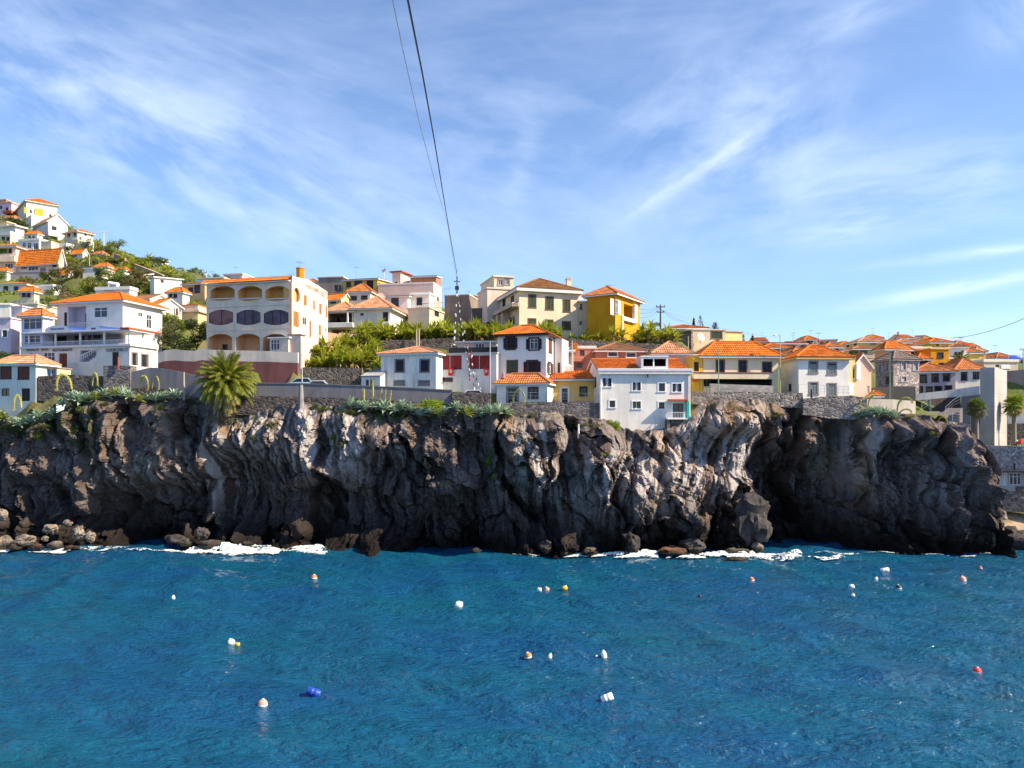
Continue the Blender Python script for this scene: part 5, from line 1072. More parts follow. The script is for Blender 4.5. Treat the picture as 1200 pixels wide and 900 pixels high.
# a few more houses packed on the left hill
small('white house with an orange hip roof behind the white garage row', 30, 44, 274.5, 284, 186, -14, WHITE, 'hip', T_OR, .9, wins=((33, 35.5, 276, 279), (38, 40.5, 276.5, 279.5)), rx=50)
small('cream house with a pale roof between the stepped villa and the crest villa', 4, 17, 256, 266, 200, -16, CREAM, 'hip', T_MID, .9, wins=((7, 9, 258, 261), (12, 14, 258.5, 261.5)), rx=24)
small('little white house half hidden in the scrub below the hip-roofed hill house', 84, 97, 296, 305, 168, -20, WHITE, 'gx', T_OR, .8, wins=((87, 89.5, 298, 301),), rx=103)
small('buff house with an orange roof in the middle of the left hill scrub', 112, 126, 313, 323, 146, -16, BUFF, 'hip', T_OR, .9, wins=((115, 118, 315, 318.5), (121, 123.5, 315.5, 319)), rx=133)
small('white flat house with dark windows right of the small white hip-roofed house', 40, 62, 336, 349, 130, -12, WHITE, 'flat', None, .2, wins=((44, 48, 339, 343), (53, 57, 339.5, 343.5)), rx=71)
small('cream house with red roof edge below the long tan wall', 150, 168, 323, 335, 140, -18, CREAM, 'sx', T_OR, .7, wins=((154, 157, 326, 330), (161, 164, 326.5, 330.5)), rx=178)
small('salmon flat house peeping over the arched block roof line', 262, 284, 322, 345, 132, -10, PALEP, 'flat', None, .1, wins=((266, 269, 324, 327),))
small('cream house with orange roof tucked left of the grey unplastered house', 352, 372, 331, 350, 126, -10, CREAM, 'hip', T_MID, .8, wins=((364, 368, 333, 337),))
small('pale house with an orange roof behind the grey flat-roofed building', 540, 566, 351, 370, 128, -8, CREAM2, 'hip', T_MID, .9)
small('terracotta roofed cream house far behind the salmon pink gabled house', 985, 1004, 405, 420, 140, 4, YEL3, 'hip', T_OR, .9)
small('cream house with an orange roof behind the veranda house chimney line', 876, 892, 404, 418, 128, 4, CREAM, 'hip', T_OR, .8, wins=((879, 882, 405.5, 409), (885.0, 888.0, 405.5, 409)), dep=5, st='dkp')
small('white gabled house far behind the street lamp', 884, 900, 399.5, 412, 140, -6, WHITE, 'gx', T_MID, .8, wins=((887, 890, 401.0, 404.5), (893.0, 896.0, 401.0, 404.5)), dep=5, st='dkp')
small('ochre house with an orange roof behind the white gable end', 943, 957, 398, 410, 140, 3, OCRE, 'hip', T_OR, .8, wins=((946, 949, 399.5, 403), (951.0, 954.0, 399.5, 403)), dep=5, st='dkp')
small('pale pink house roofed in faded tiles below the boxy beige house', 968, 988, 407, 420, 108, 5, PALEP, 'hip', T_MID, .8, wins=((971, 974, 408.5, 412), (979.0, 982.0, 408.5, 412)), dep=5, st='dkp')
small('low salmon house roof just above the salmon pink gable', 1002, 1022, 421, 436, 98, 3, SALM, 'sx', T_MID, .8, wins=((1005, 1008, 422.5, 426), (1013.0, 1016.0, 422.5, 426)), dep=5, st='dkp')
small('cream house with orange roof at the very top of the right skyline', 1016, 1034, 396.5, 408, 142, -4, CREAM, 'hip', T_OR, .8, wins=((1019, 1022, 398.0, 401.5), (1026.0, 1029.0, 398.0, 401.5)), dep=5, st='dkp')
small('beige house peeping over the tan house roof', 1058, 1072, 396, 408, 142, 5, CREAM2, 'gx', T_MID, .8, wins=((1061, 1064, 397.5, 401), (1066.0, 1069.0, 397.5, 401)), dep=5, st='dkp')
small('white house squeezed behind the yellow hilltop house', 1080, 1092, 398, 412, 138, -8, WHITE, 'hip', T_OR, .8, wins=((1083, 1086, 399.5, 403), (1087.0, 1090.0, 399.5, 403)), dep=5, st='dkp')
small('pale yellow house behind the white square house', 1120, 1136, 404, 416, 134, 4, YEL3, 'hip', T_MID, .8, wins=((1123, 1126, 405.5, 409), (1129.0, 1132.0, 405.5, 409)), dep=5, st='dkp')
small('peach gabled house behind the low yellow house', 1136, 1148, 406.5, 418, 128, -6, PEACH, 'gx', T_OR, .8, wins=((1139, 1142, 408.0, 411.5), (1143.0, 1146.0, 408.0, 411.5)), dep=5, st='dkp')
small('cream house with orange roof between the derelict and orange-yellow houses', 1076, 1090, 421, 434, 100, 4, CREAM2, 'hip', T_OR, .8, wins=((1079, 1082, 422.5, 426), (1084.0, 1087.0, 422.5, 426)), dep=5, st='dkp')
small('ochre house behind the far right terrace railing', 1168, 1184, 418.5, 430, 124, 4, OCRE, 'hip', T_MID, .8, wins=((1171, 1174, 420.0, 423.5), (1177.0, 1180.0, 420.0, 423.5)), dep=5, st='dkp')
small('pale pink house at the right edge behind the terrace', 1184, 1204, 421, 432, 118, -4, PALEP, 'sx', T_RED, .8, wins=((1187, 1190, 422.5, 426), (1195.0, 1198.0, 422.5, 426)), dep=5, st='dkp')
small('beige house hidden behind the white cube house roof', 930, 944, 413, 426, 105, 4, CREAM2, 'hip', T_MID, .8, wins=((933, 936, 414.5, 418), (938.0, 941.0, 414.5, 418)), dep=5, st='dkp')
small('white house with orange roof under the left wing of the peach apartment house', -6, 8, 318, 332, 150, -8, WHITE, 'hip', T_OR, .8, wins=((-3.5, -0.5, 320, 323.5), (2, 5, 320.2, 323.7)), rx=12, dep=5, st='dkp')
small('cream flat house above the end of the bright orange apartment roof', 62, 78, 290, 301, 176, -14, CREAM, 'flat', T_OR, .8, wins=((64.5, 67.5, 292, 295.5), (70, 73, 292.2, 295.7)), rx=86, dep=5, st='dkp')
small('white gabled house right below the peach apartment house', 64, 80, 321, 334, 148, -14, WHITE, 'gx', T_OR, .8, wins=((66.5, 69.5, 323, 326.5), (72, 75, 323.2, 326.7)), rx=88, dep=5, st='dkp')
small('small white house below the tall hill pole', 108, 120, 298, 307, 168, -18, WHITE, 'hip', T_MID, .8, wins=((110.5, 113.5, 300, 303.5), (116, 119, 300.2, 303.7)), rx=126, dep=5, st='dkp')
small('white house with orange roof at the foot of the long tan wall', 132, 146, 317, 327, 144, -16, WHITE, 'hip', T_OR, .8, wins=((134.5, 137.5, 319, 322.5), (140, 143, 319.2, 322.7)), rx=154, dep=5, st='dkp')
small('white house with orange roof above the cream laundry terrace', 196, 214, 343, 358, 112, -16, WHITE, 'hip', T_OR, .8, wins=((198.5, 201.5, 345, 348.5), (204, 207, 345.2, 348.7)), rx=222, dep=5, st='dkp')
small('cream boxy house just below the stepped white villa', 0, 12, 276, 285, 182, -14, CREAM, 'flat', T_OR, .8, wins=((2.5, 5.5, 278, 281.5), (8, 11, 278.2, 281.7)), rx=18, dep=5, st='dkp')
small('cream house with orange roof between the dark hillside wall and the restaurant', 24, 40, 342, 353, 112, -8, CREAM, 'hip', T_OR, .8, wins=((26.5, 29.5, 344, 347.5), (32, 35, 344.2, 347.7)), rx=46, dep=5, st='dkp')
for b_, px_, ye_ in AN:
    b_.antenna(px_, ye_-9-(int(px_) % 4), ye_-1, -1.5, int(px_) % 2)
# ================================================================ walls, steps and slopes
S1 = stone_mat((.14, .125, .125), 2.4, (.26, .24, .235)); S2 = stone_mat((.20, .175, .165), 2.2, (.34, .31, .29)); S3 = stone_mat((.10, .085, .08), 2.0, (.17, .15, .14)); GW = plaster((.20, .19, .215), .45); S4 = stone_mat((.40, .37, .37), 5, (.30, .28, .28), .04, 1.2)
wall_thing('stone_wall', 'dark rubble wall below the restaurant, beside the mint cottage', 'wall', [(44, 441, 470, 78.3), (80, 439, 470, 78), (122, 441, 470, 77.5)], .5, [S3])
wall_thing('stone_wall', 'block of coursed dark masonry standing under the restaurant corner', 'wall', [(121, 428.5, 464, 77.2), (152.5, 428.5, 464, 77)], 1.2, [stone_mat((.15, .135, .14), 1.9, (.24, .22, .22), .05, 2.2)])
wall_thing('road_wall', 'grey rendered road wall with sloping top left of the palm', 'wall', [(152.8, 436, 470, 77.2), (176, 430.5, 470, 77), (188, 431.5, 472, 76.8), (205, 434.5, 476, 76.6), (238, 442, 486, 76.3)], .35, [GW, S3], .42)
wall_thing('cliff_parapet', 'long grey parapet along the road on the cliff edge right of the palm', 'wall', [(238, 449, 464, 76.4), (300, 449.5, 464, 76.2), (352, 450, 465, 76), (420, 452.5, 467, 75.6), (487, 455.5, 472, 75.2), (530, 458, 474, 75)], .3, [GW], None, 0)
wall_thing('stone_wall', 'dark rubble wall under the long grey parapet', 'wall', [(238, 464, 486, 76.1), (300, 464, 486, 75.9), (352, 465, 484, 75.7), (420, 467, 482, 75.3), (487, 471, 482, 75)], .5, [S3])
wall_thing('lattice_wall', 'dark retaining wall with a lattice of pale stones under the banana plants', 'wall', [(354, 430.5, 451, 82.2), (424, 431.5, 452, 81.6)], .5, [stone_mat((.10, .075, .065), 3.2, (.36, .31, .27), .10, 1.0)])
for px in (356, 380, 402, 424): ctrl(px, 83.5, 431); ctrl(px, 90, 411); ctrl(px, 81.2, 453); ctrl(px, 79, 455)
for px in (165, 185, 200, 215, 235, 255, 280, 305, 330, 350): ctrl(px, float(np.interp(px, [185, 349], [82, 79.9])), 452); ctrl(px, float(np.interp(px, [185, 349], [80.6, 78.6])), 455)
for px, Y, y in ((798, 96, 420), (812, 97, 420), (825, 97, 420), (805, 90, 440), (830, 90, 440), (860, 90, 440)): ctrl(px, Y, y)
wall_thing('retaining_wall', 'upper stone terrace wall behind the small hipped house', 'wall', [(434, 399.5, 425, 90.5), (480, 398, 425, 90.5), (538, 395.5, 425, 90.5)], .5, [S3])
for px in (434, 460, 490, 520, 538): ctrl(px, 91.5, 398); ctrl(px, 97, 394); ctrl(px, 89.3, 421); ctrl(px, 86, 428)
wall_thing('retaining_wall', 'long brown terrace wall under the hedge in front of the cream villa', 'wall', [(640, 394, 425, 90.5), (700, 399.5, 425, 90.8), (770, 403, 425, 91), (800, 404, 425, 92)], .5, [S3])
for px in (560, 600, 640, 680, 720, 760, 795): ctrl(px, 92, 397 if px > 620 else 398); ctrl(px, 96, 392)
wall_thing('earth_bank', 'pinkish rendered bank with stepped top beside the arched block', 'wall', [(358, 416, 428, 88), (366, 406, 425, 90), (376, 397, 420, 92), (385, 389.5, 415, 94), (397, 391.5, 412, 95), (402, 396, 412, 95.5), (403, 390, 412, 96), (416, 392, 410, 97)], .6, [plaster((.50, .32, .23), .4)])
wall_thing('stair_wall', 'white sloping stair wall beside the arched block', 'wall', [(360, 412, 426, 87), (370, 402, 420, 90), (382, 389, 412, 95)], .25, [WHITE])
wall_thing('stone_wall', 'tall grey rubble wall under the low white and yellow houses', 'wall', [(598, 470.5, 492, 74.2), (640, 471, 492, 74), (703.5, 472.3, 496, 73.8)], .6, [S1])
for px in (590, 620, 660, 695): ctrl(px, 75, 472)
wall_thing('stone_wall', 'short dark wall below the red banners', 'wall', [(530, 459.5, 478, 74.6), (575, 460.5, 480, 74.4)], .5, [S3])
wall_thing('block_wall', 'pale block wall in front of the dark veranda', 'wall', [(832, 449.5, 466, 76.5), (906, 452, 466, 76.5)], .3, [block_mat((.42, .38, .36), .5, .24)])
wall_thing('stone_wall', 'low rough wall along the cliff top below the cream veranda house', 'wall', [(811, 459, 474, 75.6), (860, 459.5, 474, 75.6), (941, 460.5, 478, 75.8)], .5, [S2])
wall_thing('stone_wall', 'rubble wall below the white cube house', 'wall', [(941.5, 467, 486, 75.3), (970, 464.5, 490, 75.2), (1000, 464, 492, 75), (1016, 466, 488, 75)], .5, [S2])
for px, y in ((815, 460), (860, 460), (905, 460), (940, 462), (1000, 467), (1040, 478), (1070, 486)): ctrl(px, 77, y)
wall_thing('garden_wall', 'pale garden wall beside the hooked agave stalks', 'wall', [(1016, 467.5, 492, 75.4), (1046, 468, 492, 75.6), (1073, 470, 492, 76)], .3, [plaster((.62, .56, .48), .4)])
wall_thing('board_fence', 'dark grey board fence in front of the derelict house', 'fence', [(1021.5, 454.5, 472, 84), (1048, 452.5, 472, 83.6), (1073, 453, 472, 83.4)], .12, [shutter_mat((.15, .125, .125))])
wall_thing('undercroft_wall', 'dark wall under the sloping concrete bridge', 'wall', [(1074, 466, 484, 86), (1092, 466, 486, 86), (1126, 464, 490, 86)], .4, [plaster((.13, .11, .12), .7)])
wall_thing('undercroft_wall', 'pale wall beneath the bridge beside the concrete tower', 'wall', [(1124, 463, 500, 87), (1149, 462, 510, 87)], .3, [plaster((.62, .60, .62), .25)])
wall_thing('stair_ramp', 'grey stepped ramp with pale edge under the bridge', 'ramp', [(1080, 486, 505, 80), (1100, 482, 505, 80.5), (1117, 487, 510, 81), (1128, 478, 510, 82)], 1.6, [plaster((.22, .20, .21), .5)])
wall_thing('promenade_wall', 'grey rubble wall under the concrete tower by the beach', 'wall', [(1140.5, 521.5, 575, 81), (1200, 523, 575, 79.5), (1330, 525, 580, 78)], .6, [S4])
wall_thing('promenade_wall', 'pale stone planter wall below the left fan palm', 'wall', [(1104, 493, 520, 79.6), (1138, 496, 524, 80)], .4, [S2])
wall_thing('beach_wall', 'lower dark wall between the glass kiosk and the beach', 'wall', [(1158, 569.5, 600, 78), (1200, 570, 600, 77.2), (1330, 572, 606, 76)], .5, [S1])
wall_thing('retaining_wall', 'tall grey sprayed-concrete slope wall behind the right fan palm', 'wall', [(1176, 435, 505, 96), (1215, 432, 505, 94), (1330, 430, 505, 92)], .8, [plaster((.24, .21, .21), .8)])
wall_thing('boundary_wall', 'low white wall and dark bank behind the right fan palm', 'wall', [(1176, 497, 525, 88), (1230, 495, 525, 87)], .4, [stone_mat((.10, .085, .085), 2.5)])
wall_thing('boundary_wall', 'white low building wall right of the concrete tower', 'wall', [(1181, 481, 498, 89), (1230, 478, 498, 88)], .4, [WHITE])
for px in (1145, 1170, 1200, 1260, 1340): ctrl(px, 82.5, 521.5); ctrl(px, 86, 520)
wall_thing('retaining_wall', 'brown terraced stone wall high on the left hill', 'wall', [(95, 311, 322, 150), (120, 313, 324, 148), (150, 317, 328, 145)], .6, [plaster((.42, .33, .22), .6)])
wall_thing('retaining_wall', 'ruined brick coloured wall near the pole on the left hill', 'wall', [(130, 299.5, 310, 165), (134, 297, 310, 165), (146, 302, 313, 164)], .6, [plaster((.44, .26, .17), .6)])
wall_thing('retaining_wall', 'dark hillside wall below the small white house on the left slope', 'wall', [(-10, 349, 362, 122), (40, 350, 362, 121), (80, 353, 366, 118)], .6, [plaster((.26, .23, .20), .7)])
wall_thing('retaining_wall', 'long tan wall running down the left hill crest', 'wall', [(146, 305, 314, 164), (165, 312, 320, 158), (190, 322, 330, 150)], .5, [plaster((.50, .37, .24), .6)])
b = Bld('shed', 'small cream shed with an orange roof by the dark board fence', 1021.5, 1033, 464, 474, 81.5, 4, dep=2, wall=plaster((.66, .54, .42), .2), fine=2); b.walls().roof('hip', T_OR, .5, .25)
# ================================================================ terrain
for px, Y, py in [(-200, 300, 190), (-100, 260, 215), (0, 250, 246), (40, 235, 262), (100, 225, 288), (150, 200, 312), (215, 190, 336), (300, 190, 350), (400, 190, 352), (500, 190, 362), (600, 190, 370), (700, 190, 385), (800, 190, 405), (900, 190, 425), (1000, 190, 424), (1100, 190, 424), (1200, 190, 440), (1400, 190, 445),
                  (-200, 420, 180), (0, 420, 262), (150, 420, 330), (400, 420, 380), (700, 420, 415), (1000, 420, 440), (1400, 420, 455), (-200, 120, 330), (-200, 85, 440), (-60, 170, 320), (1300, 130, 445), (1300, 110, 455)]: ctrl(px, Y, py)
for px, Y, py in [(120, 200, 290), (140, 180, 302), (160, 166, 314), (190, 158, 326), (90, 178, 296), (100, 165, 306), (120, 155, 318), (150, 150, 326), (90, 145, 325), (70, 135, 335), (110, 128, 338), (150, 130, 336), (185, 130, 345), (30, 200, 265), (10, 205, 258), (60, 188, 285), (40, 182, 282), (85, 170, 300), (20, 170, 300), (60, 120, 352), (85, 112, 358)]: ctrl(px, Y, py)
for px in range(-150, 1100, 25):
    q = P(px, 0, float(lip_y(px))+1.2); CTRL.append((q.x, q.y, float(top_z(px))-.25))
CT = np.array(CTRL)
def terr(x, y):
    x = np.atleast_1d(np.asarray(x, float)); y = np.atleast_1d(np.asarray(y, float))
    d2 = (x[:, None]-CT[None, :, 0])**2+((y[:, None]-CT[None, :, 1]))**2+.35
    w_ = 1/d2**2.0; z = (w_*CT[None, :, 2]).sum(1)/w_.sum(1)
    return z
def tz(x, y): return float(terr(x, y)[0])
pxs = np.arange(-300, 1500, 7.0)
y0 = np.where(pxs < 1090, lip_y(pxs)+.9, np.interp(pxs, [1090, 1110, 1141, 1500], [lip_y(1090)+.9, 79.9, 81.3, 80.5]))
rows = np.concatenate([np.linspace(0, .18, 44)**1.0, np.linspace(.19, 1, 70)])
YY = y0[None]+rows[:, None]*(420-y0[None]); XX = (pxs[None]-600)/F*YY
ZZ = terr(XX.ravel(), YY.ravel()).reshape(XX.shape)-.25+.12*fbm(XX*.4, YY*.4, 0*XX, 3, 91)
m, t, b = newmat('dry_earth'); p = t.pos(); n = t.noise(p, .25, 5); n2 = t.noise(p, 2.2, 4)
c_ = t.mix(t.ramp(n, [(.28, 0), (.50, 1)]), (.16, .13, .06), (.085, .125, .02)); c_ = t.mix(t.ramp(n2, [(.45, 0), (.7, 1)]), c_, (.12, .10, .055))
t.put(b.inputs['Base Color'], c_); b.inputs['Roughness'].default_value = .95; t.put(b.inputs['Normal'], t.bump(n2, .8, .2)); EARTH = m
tr_ = grid_mesh('hillside_terrain', np.stack([XX, YY, ZZ], -1), [EARTH]); tag(tr_, 'dry earth hillside under the village', None, None, 'structure')
# road strip along the cliff top
mb = MB(); pts = [(205, 77.5), (300, 77.6), (360, 77.5), (430, 77.2), (520, 76.9), (585, 76.6)]
asph = plain((.055, .055, .058), .9, 0, .3, 'asphalt')
prev = None
for px, Y in pts:
    a, c = P(px, 0, Y), P(px, 0, Y+1.9); z = tz(a.x, a.y)+.05; cur = ((a.x, a.y, z), (c.x, c.y, z))
    if prev: mb.poly([prev[0], cur[0], cur[1], prev[1]]); 
    prev = cur
rd = mb.build('road', asph); tag(rd, 'narrow asphalt road along the cliff top', None, None, 'structure')
# beach
pxs2 = np.linspace(1150, 1420, 60); rw = np.linspace(0, 1, 26); XX = np.zeros((26, 60)); YYb = XX.copy(); ZZb = XX.copy()
for i, r in enumerate(rw):
    Yv = 75.2+r*3.4; XX[i] = (pxs2-600)/F*Yv; YYb[i] = Yv; ZZb[i] = -.5+r*3.9
ZZb += .16*fbm(XX*.8, YYb*.8, 0*XX, 4, 95)
m, t, b = newmat('beach_sand'); p = t.pos(); n = t.noise(p, .9, 5); s_ = t.node('ShaderNodeSeparateXYZ'); t.put(s_.inputs[0], p)
c_ = t.mix(n, (.30, .21, .14), (.44, .33, .23)); c_ = t.mix(t.ramp(t.math('ADD', t.math('MULTIPLY', s_.outputs[2], .25), t.math('MULTIPLY', n, .5)), [(.78, 0), (.95, 1)]), c_, (.09, .085, .04))
t.put(b.inputs['Base Color'], c_); b.inputs['Roughness'].default_value = .95; t.put(b.inputs['Normal'], t.bump(t.noise(p, 6, 4), .6, .06))
tag(grid_mesh('sand_beach', np.stack([XX, YYb, ZZb], -1), [m]), 'small brown sand beach at the foot of the wall', None, None, 'structure')

# ================================================================ plants
def leaf_strip(mb, base, dirv, L, wd, droop, seg=5, mi=0, fold=.25, side=None, tip=.05):
    """one arching leaf"""
    p = Vector(base); d = Vector(dirv).normalized(); s = d.cross(Vector((0, 0, 1)))
    if s.length < .05: s = Vector((1, 0, 0))
    s.normalize(); V = []
    for i in range(seg+1):
        q = i/seg; w_ = wd*max(tip, math.sin(math.pi*min(1, .12+.88*q)**.75)); up = s.cross(d).normalized()
        V += [tuple(p-s*w_*.5+up*fold*w_), tuple(p), tuple(p+s*w_*.5+up*fold*w_)]
        p = p+d*(L/seg); d = (d+Vector((0, 0, -droop/seg))).normalized()
    f = []
    for i in range(seg): f += [(i*3, i*3+1, i*3+4, i*3+3), (i*3+1, i*3+2, i*3+5, i*3+4)]
    mb.raw(V, f, mi)
BAN = leaf_mat((.17, .23, .022), (.50, .52, .06), .42); BANS = plain((.17, .15, .06), .8); DRYL = leaf_mat((.22, .15, .06), (.38, .27, .12), .3)
def banana_mesh(seed, h):
    r = random.Random(seed); mb = MB(); mb.tube([(0, 0, -.6), (.03, 0, h*.5), (0, .03, h)], [.13, .11, .08], 6, 1)
    for i in range(15):
        a = i*2.4+r.uniform(-.3, .3); el = r.uniform(.55, 1.4); d = (math.cos(a)*math.cos(el), math.sin(a)*math.cos(el), math.sin(el))
        leaf_strip(mb, (0, 0, h*r.uniform(.85, 1)), d, r.uniform(1.3, 2.2), r.uniform(.34, .5), r.uniform(.7, 1.5), 6, 0, .18)
    for i in range(4): a = r.uniform(0, 6.28); leaf_strip(mb, (0, 0, h*.7), (math.cos(a), math.sin(a), .2), 1.1, .3, 2.4, 5, 2, .1)
    return mb.mesh('banana_plant', [BAN, BANS, DRYL])
BM = [banana_mesh(i, h) for i, h in enumerate((.55, .8, .4, 1.0))]
def place(me, name, loc, scale, rz, label, cat, group, tilt=0):
    o = bpy.data.objects.new(name, me); COL.objects.link(o); o.location = loc; o.scale = (scale,)*3 if not isinstance(scale, tuple) else scale
    o.rotation_euler = (random.uniform(-tilt, tilt), random.uniform(-tilt, tilt), rz); return tag(o, label, cat, group)
def banana_zone(n, x0, x1, Y0, Y1, sc0, sc1, label, group, skip=None):
    for i in range(n):
        px = random.uniform(x0, x1); Y = Y0+(Y1-Y0)*random.random(); q = P(px, 0, Y)
        place(random.choice(BM), 'banana_plant', (q.x, q.y, tz(q.x, q.y)-.1), random.uniform(sc0, sc1), random.uniform(0, 6.28), label, 'banana plant', group, .12)
banana_zone(75, 360, 446, 83.2, 91, .6, 1.0, 'bright green banana plant on the plot above the lattice wall', 'banana plants above the lattice wall')
banana_zone(70, 416, 536, 91.4, 96, .6, 1.05, 'banana plant in the hedge-like row below the big white house', 'banana plants on the upper terrace')
banana_zone(26, 440, 545, 85.5, 89.5, .35, .6, 'low banana plant on the slope right behind the small hipped house', 'banana plants behind the hipped house')
banana_zone(44, 532, 606, 91.5, 96, .6, 1.0, 'banana plant in the row left of the villa and behind the tall white house', 'banana plants beside the villa')
banana_zone(74, 622, 792, 91.6, 95, .6, 1.0, 'banana plant in the long row before the cream villa and yellow house', 'banana plants in front of the villa')
def clump_mesh(name, seed, n, lobes, leaf, mats, stem=True, flat=1.0, sub=3):
    """foliage: leaf-sized faces scattered through several lobes, with twigs"""
    r = np.random.default_rng(seed); mb = MB(); V = []; fc = []; mi = []
    L = np.array(lobes, float); wts = L[:, 3]**2; wts /= wts.sum(); pick = r.choice(len(L), n, p=wts)
    d = r.normal(size=(n, 3)); d /= np.linalg.norm(d, axis=1)[:, None]; rad = r.random(n)**.38
    c = L[pick, :3]+d*(L[pick, 3]*rad)[:, None]*np.array([1, 1, flat])
    nb = fbm(c[:, 0]*1.3, c[:, 1]*1.3, c[:, 2]*1.3, 3, seed); keep = nb > -.42; c = c[keep]; d = d[keep]
    for p, dd in zip(c, d):
        nrm = dd*.7+r.normal(size=3)*.6+np.array([0, 0, .35]); nrm /= np.linalg.norm(nrm)
        a = np.cross(nrm, r.normal(size=3)); a /= np.linalg.norm(a)+1e-6; b_ = np.cross(nrm, a); s = leaf*r.uniform(.6, 1.4)
        o = len(V); V += [p-a*s, p-b_*s*.45+nrm*s*.12, p+a*s, p+b_*s*.45+nrm*s*.12]; fc.append((o, o+1, o+2, o+3))
    mb.raw(V, fc, 0)
    if stem:
        for q in L: mb.tube([(q[0]*.1, q[1]*.1, -.3), (q[0]*.6, q[1]*.6, q[2]*.5), tuple(q[:3])], [.05, .035, .015], 4, 1)
    return mb.mesh(name, mats)
TWIG = plain((.10, .07, .045), .9)
L_DK = leaf_mat((.022, .040, .012), (.075, .11, .025), .25); L_MID = leaf_mat((.075, .12, .014), (.22, .29, .035), .35); L_YG = leaf_mat((.17, .22, .014), (.42, .46, .045), .4); L_OLV = leaf_mat((.085, .08, .03), (.20, .18, .07), .25); L_BR = leaf_mat((.16, .11, .06), (.34, .25, .15), .2); L_LIME = leaf_mat((.10, .19, .008), (.34, .48, .02), .4)
def lobes(seed, k, w_, h, r0, r1):
    r = random.Random(seed); return [(r.uniform(-w_, w_), r.uniform(-w_, w_), r.uniform(.25*h, h), r.uniform(r0, r1)) for _ in range(k)]
SH = dict(dk=[clump_mesh('shrub', 3, 800, lobes(1, 6, .8, 1.2, .45, .8), .13, [L_DK, TWIG]), clump_mesh('shrub', 4, 800, lobes(2, 7, 1.0, 1.0, .4, .7), .13, [L_DK, TWIG])],
          mid=[clump_mesh('shrub', 5, 800, lobes(3, 6, .8, 1.1, .45, .75), .13, [L_MID, TWIG]), clump_mesh('shrub', 6, 800, lobes(4, 7, 1.1, .9, .4, .7), .13, [L_MID, TWIG])],
          yg=[clump_mesh('shrub', 7, 700, lobes(5, 6, .8, .9, .4, .7), .12, [L_YG, TWIG]), clump_mesh('shrub', 8, 700, lobes(6, 5, .9, .8, .4, .7), .12, [L_YG, TWIG])],
          olv=[clump_mesh('shrub', 9, 700, lobes(7, 7, 1.0, 1.2, .4, .7), .12, [L_OLV, TWIG])], br=[clump_mesh('dry_bush', 10, 900, lobes(8, 6, .9, 1.0, .5, .8), .09, [L_BR, TWIG])], lime=[clump_mesh('shrub', 11, 1500, lobes(9, 7, .8, .8, .5, .75), .10, [L_LIME, TWIG])])
def shrub(kind, px, py, Y, w_px, label, group=None, name='shrub', zoff=0, ht=1.0, onface=False):
    q = P(px, py, Y); s = w_px/F*Y/2.8
    return place(random.choice(SH[kind]), name, q, (s, s, s*ht), random.uniform(0, 6.28), label, 'shrub', group)
# hillside shrubs
HG = 'shrubs on the left hill'
HL = dict(dk='dark green shrub on the left hillside', mid='mid green shrub on the left hillside', yg='yellow-green shrub on the left hillside', olv='olive brown shrub on the left hillside')
for i in range(180):
    while 1:
        px = random.uniform(-5, 214); lo = np.interp(px, [0, 30, 60, 80, 110, 150, 215], [256, 262, 285, 293, 288, 303, 322]); hi = np.interp(px, [0, 40, 75, 90, 150, 215], [268, 285, 292, 345, 345, 335])
        py = random.uniform(lo, hi)
        if py <= hi: break
    Y = np.interp(py, [250, 262, 285, 300, 320, 345], [205, 203, 186, 168, 150, 122])+random.uniform(-5, 5)
    if px < 75: Y = np.interp(py, [255, 270, 290], [204, 194, 184])
    q = P(px, 0, Y); z = tz(q.x, q.y); k = random.choice(('dk', 'mid', 'mid', 'yg', 'yg', 'dk', 'olv') if py < 312 else ('dk', 'dk', 'olv', 'mid', 'yg'))
    s = random.uniform(.7, 1.5)
    place(random.choice(SH[k]), 'shrub', (q.x, q.y, z-.2), (s, s, s*random.uniform(.8, 1.3)), random.uniform(0, 6.28), HL[k], 'shrub', HG)
for i in range(40):
    px = random.uniform(140, 262); Y = random.uniform(126, 186); q = P(px, 0, Y); z = tz(q.x, q.y); k = random.choice(('mid', 'yg', 'mid', 'dk')); s = random.uniform(.7, 1.4)
    place(random.choice(SH[k]), 'shrub', (q.x, q.y, z-.2), s, random.uniform(0, 6.28), HL[k], 'shrub', HG)
for i in range(34):
    px = random.uniform(80, 215); Y = random.uniform(168, 200) if px < 140 else random.uniform(158, 172); q = P(px, 0, Y); z = tz(q.x, q.y)
    place(random.choice(BM), 'banana_plant', (q.x, q.y, z-.1), random.uniform(.8, 1.25), random.uniform(0, 6.28), 'banana plant growing along the crest of the left hill', 'banana plant', 'banana plants on the left hill', .15)
for i in range(56):
    if i < 30: px, Y = random.uniform(0, 78), random.uniform(126, 152)
    else: px, Y = random.uniform(172, 240), random.uniform(93, 112)
    q = P(px, 0, Y); z = tz(q.x, q.y); k = random.choice(('dk', 'mid', 'yg', 'olv')); s = random.uniform(.5, 1.0)
    place(random.choice(SH[k]), 'shrub', (q.x, q.y, z-.2), s, random.uniform(0, 6.28), HL[k] if i < 30 else HL[k].replace('on the left hillside', 'on the bank behind the restaurant'), 'shrub', HG if i < 30 else 'shrubs behind the restaurant')
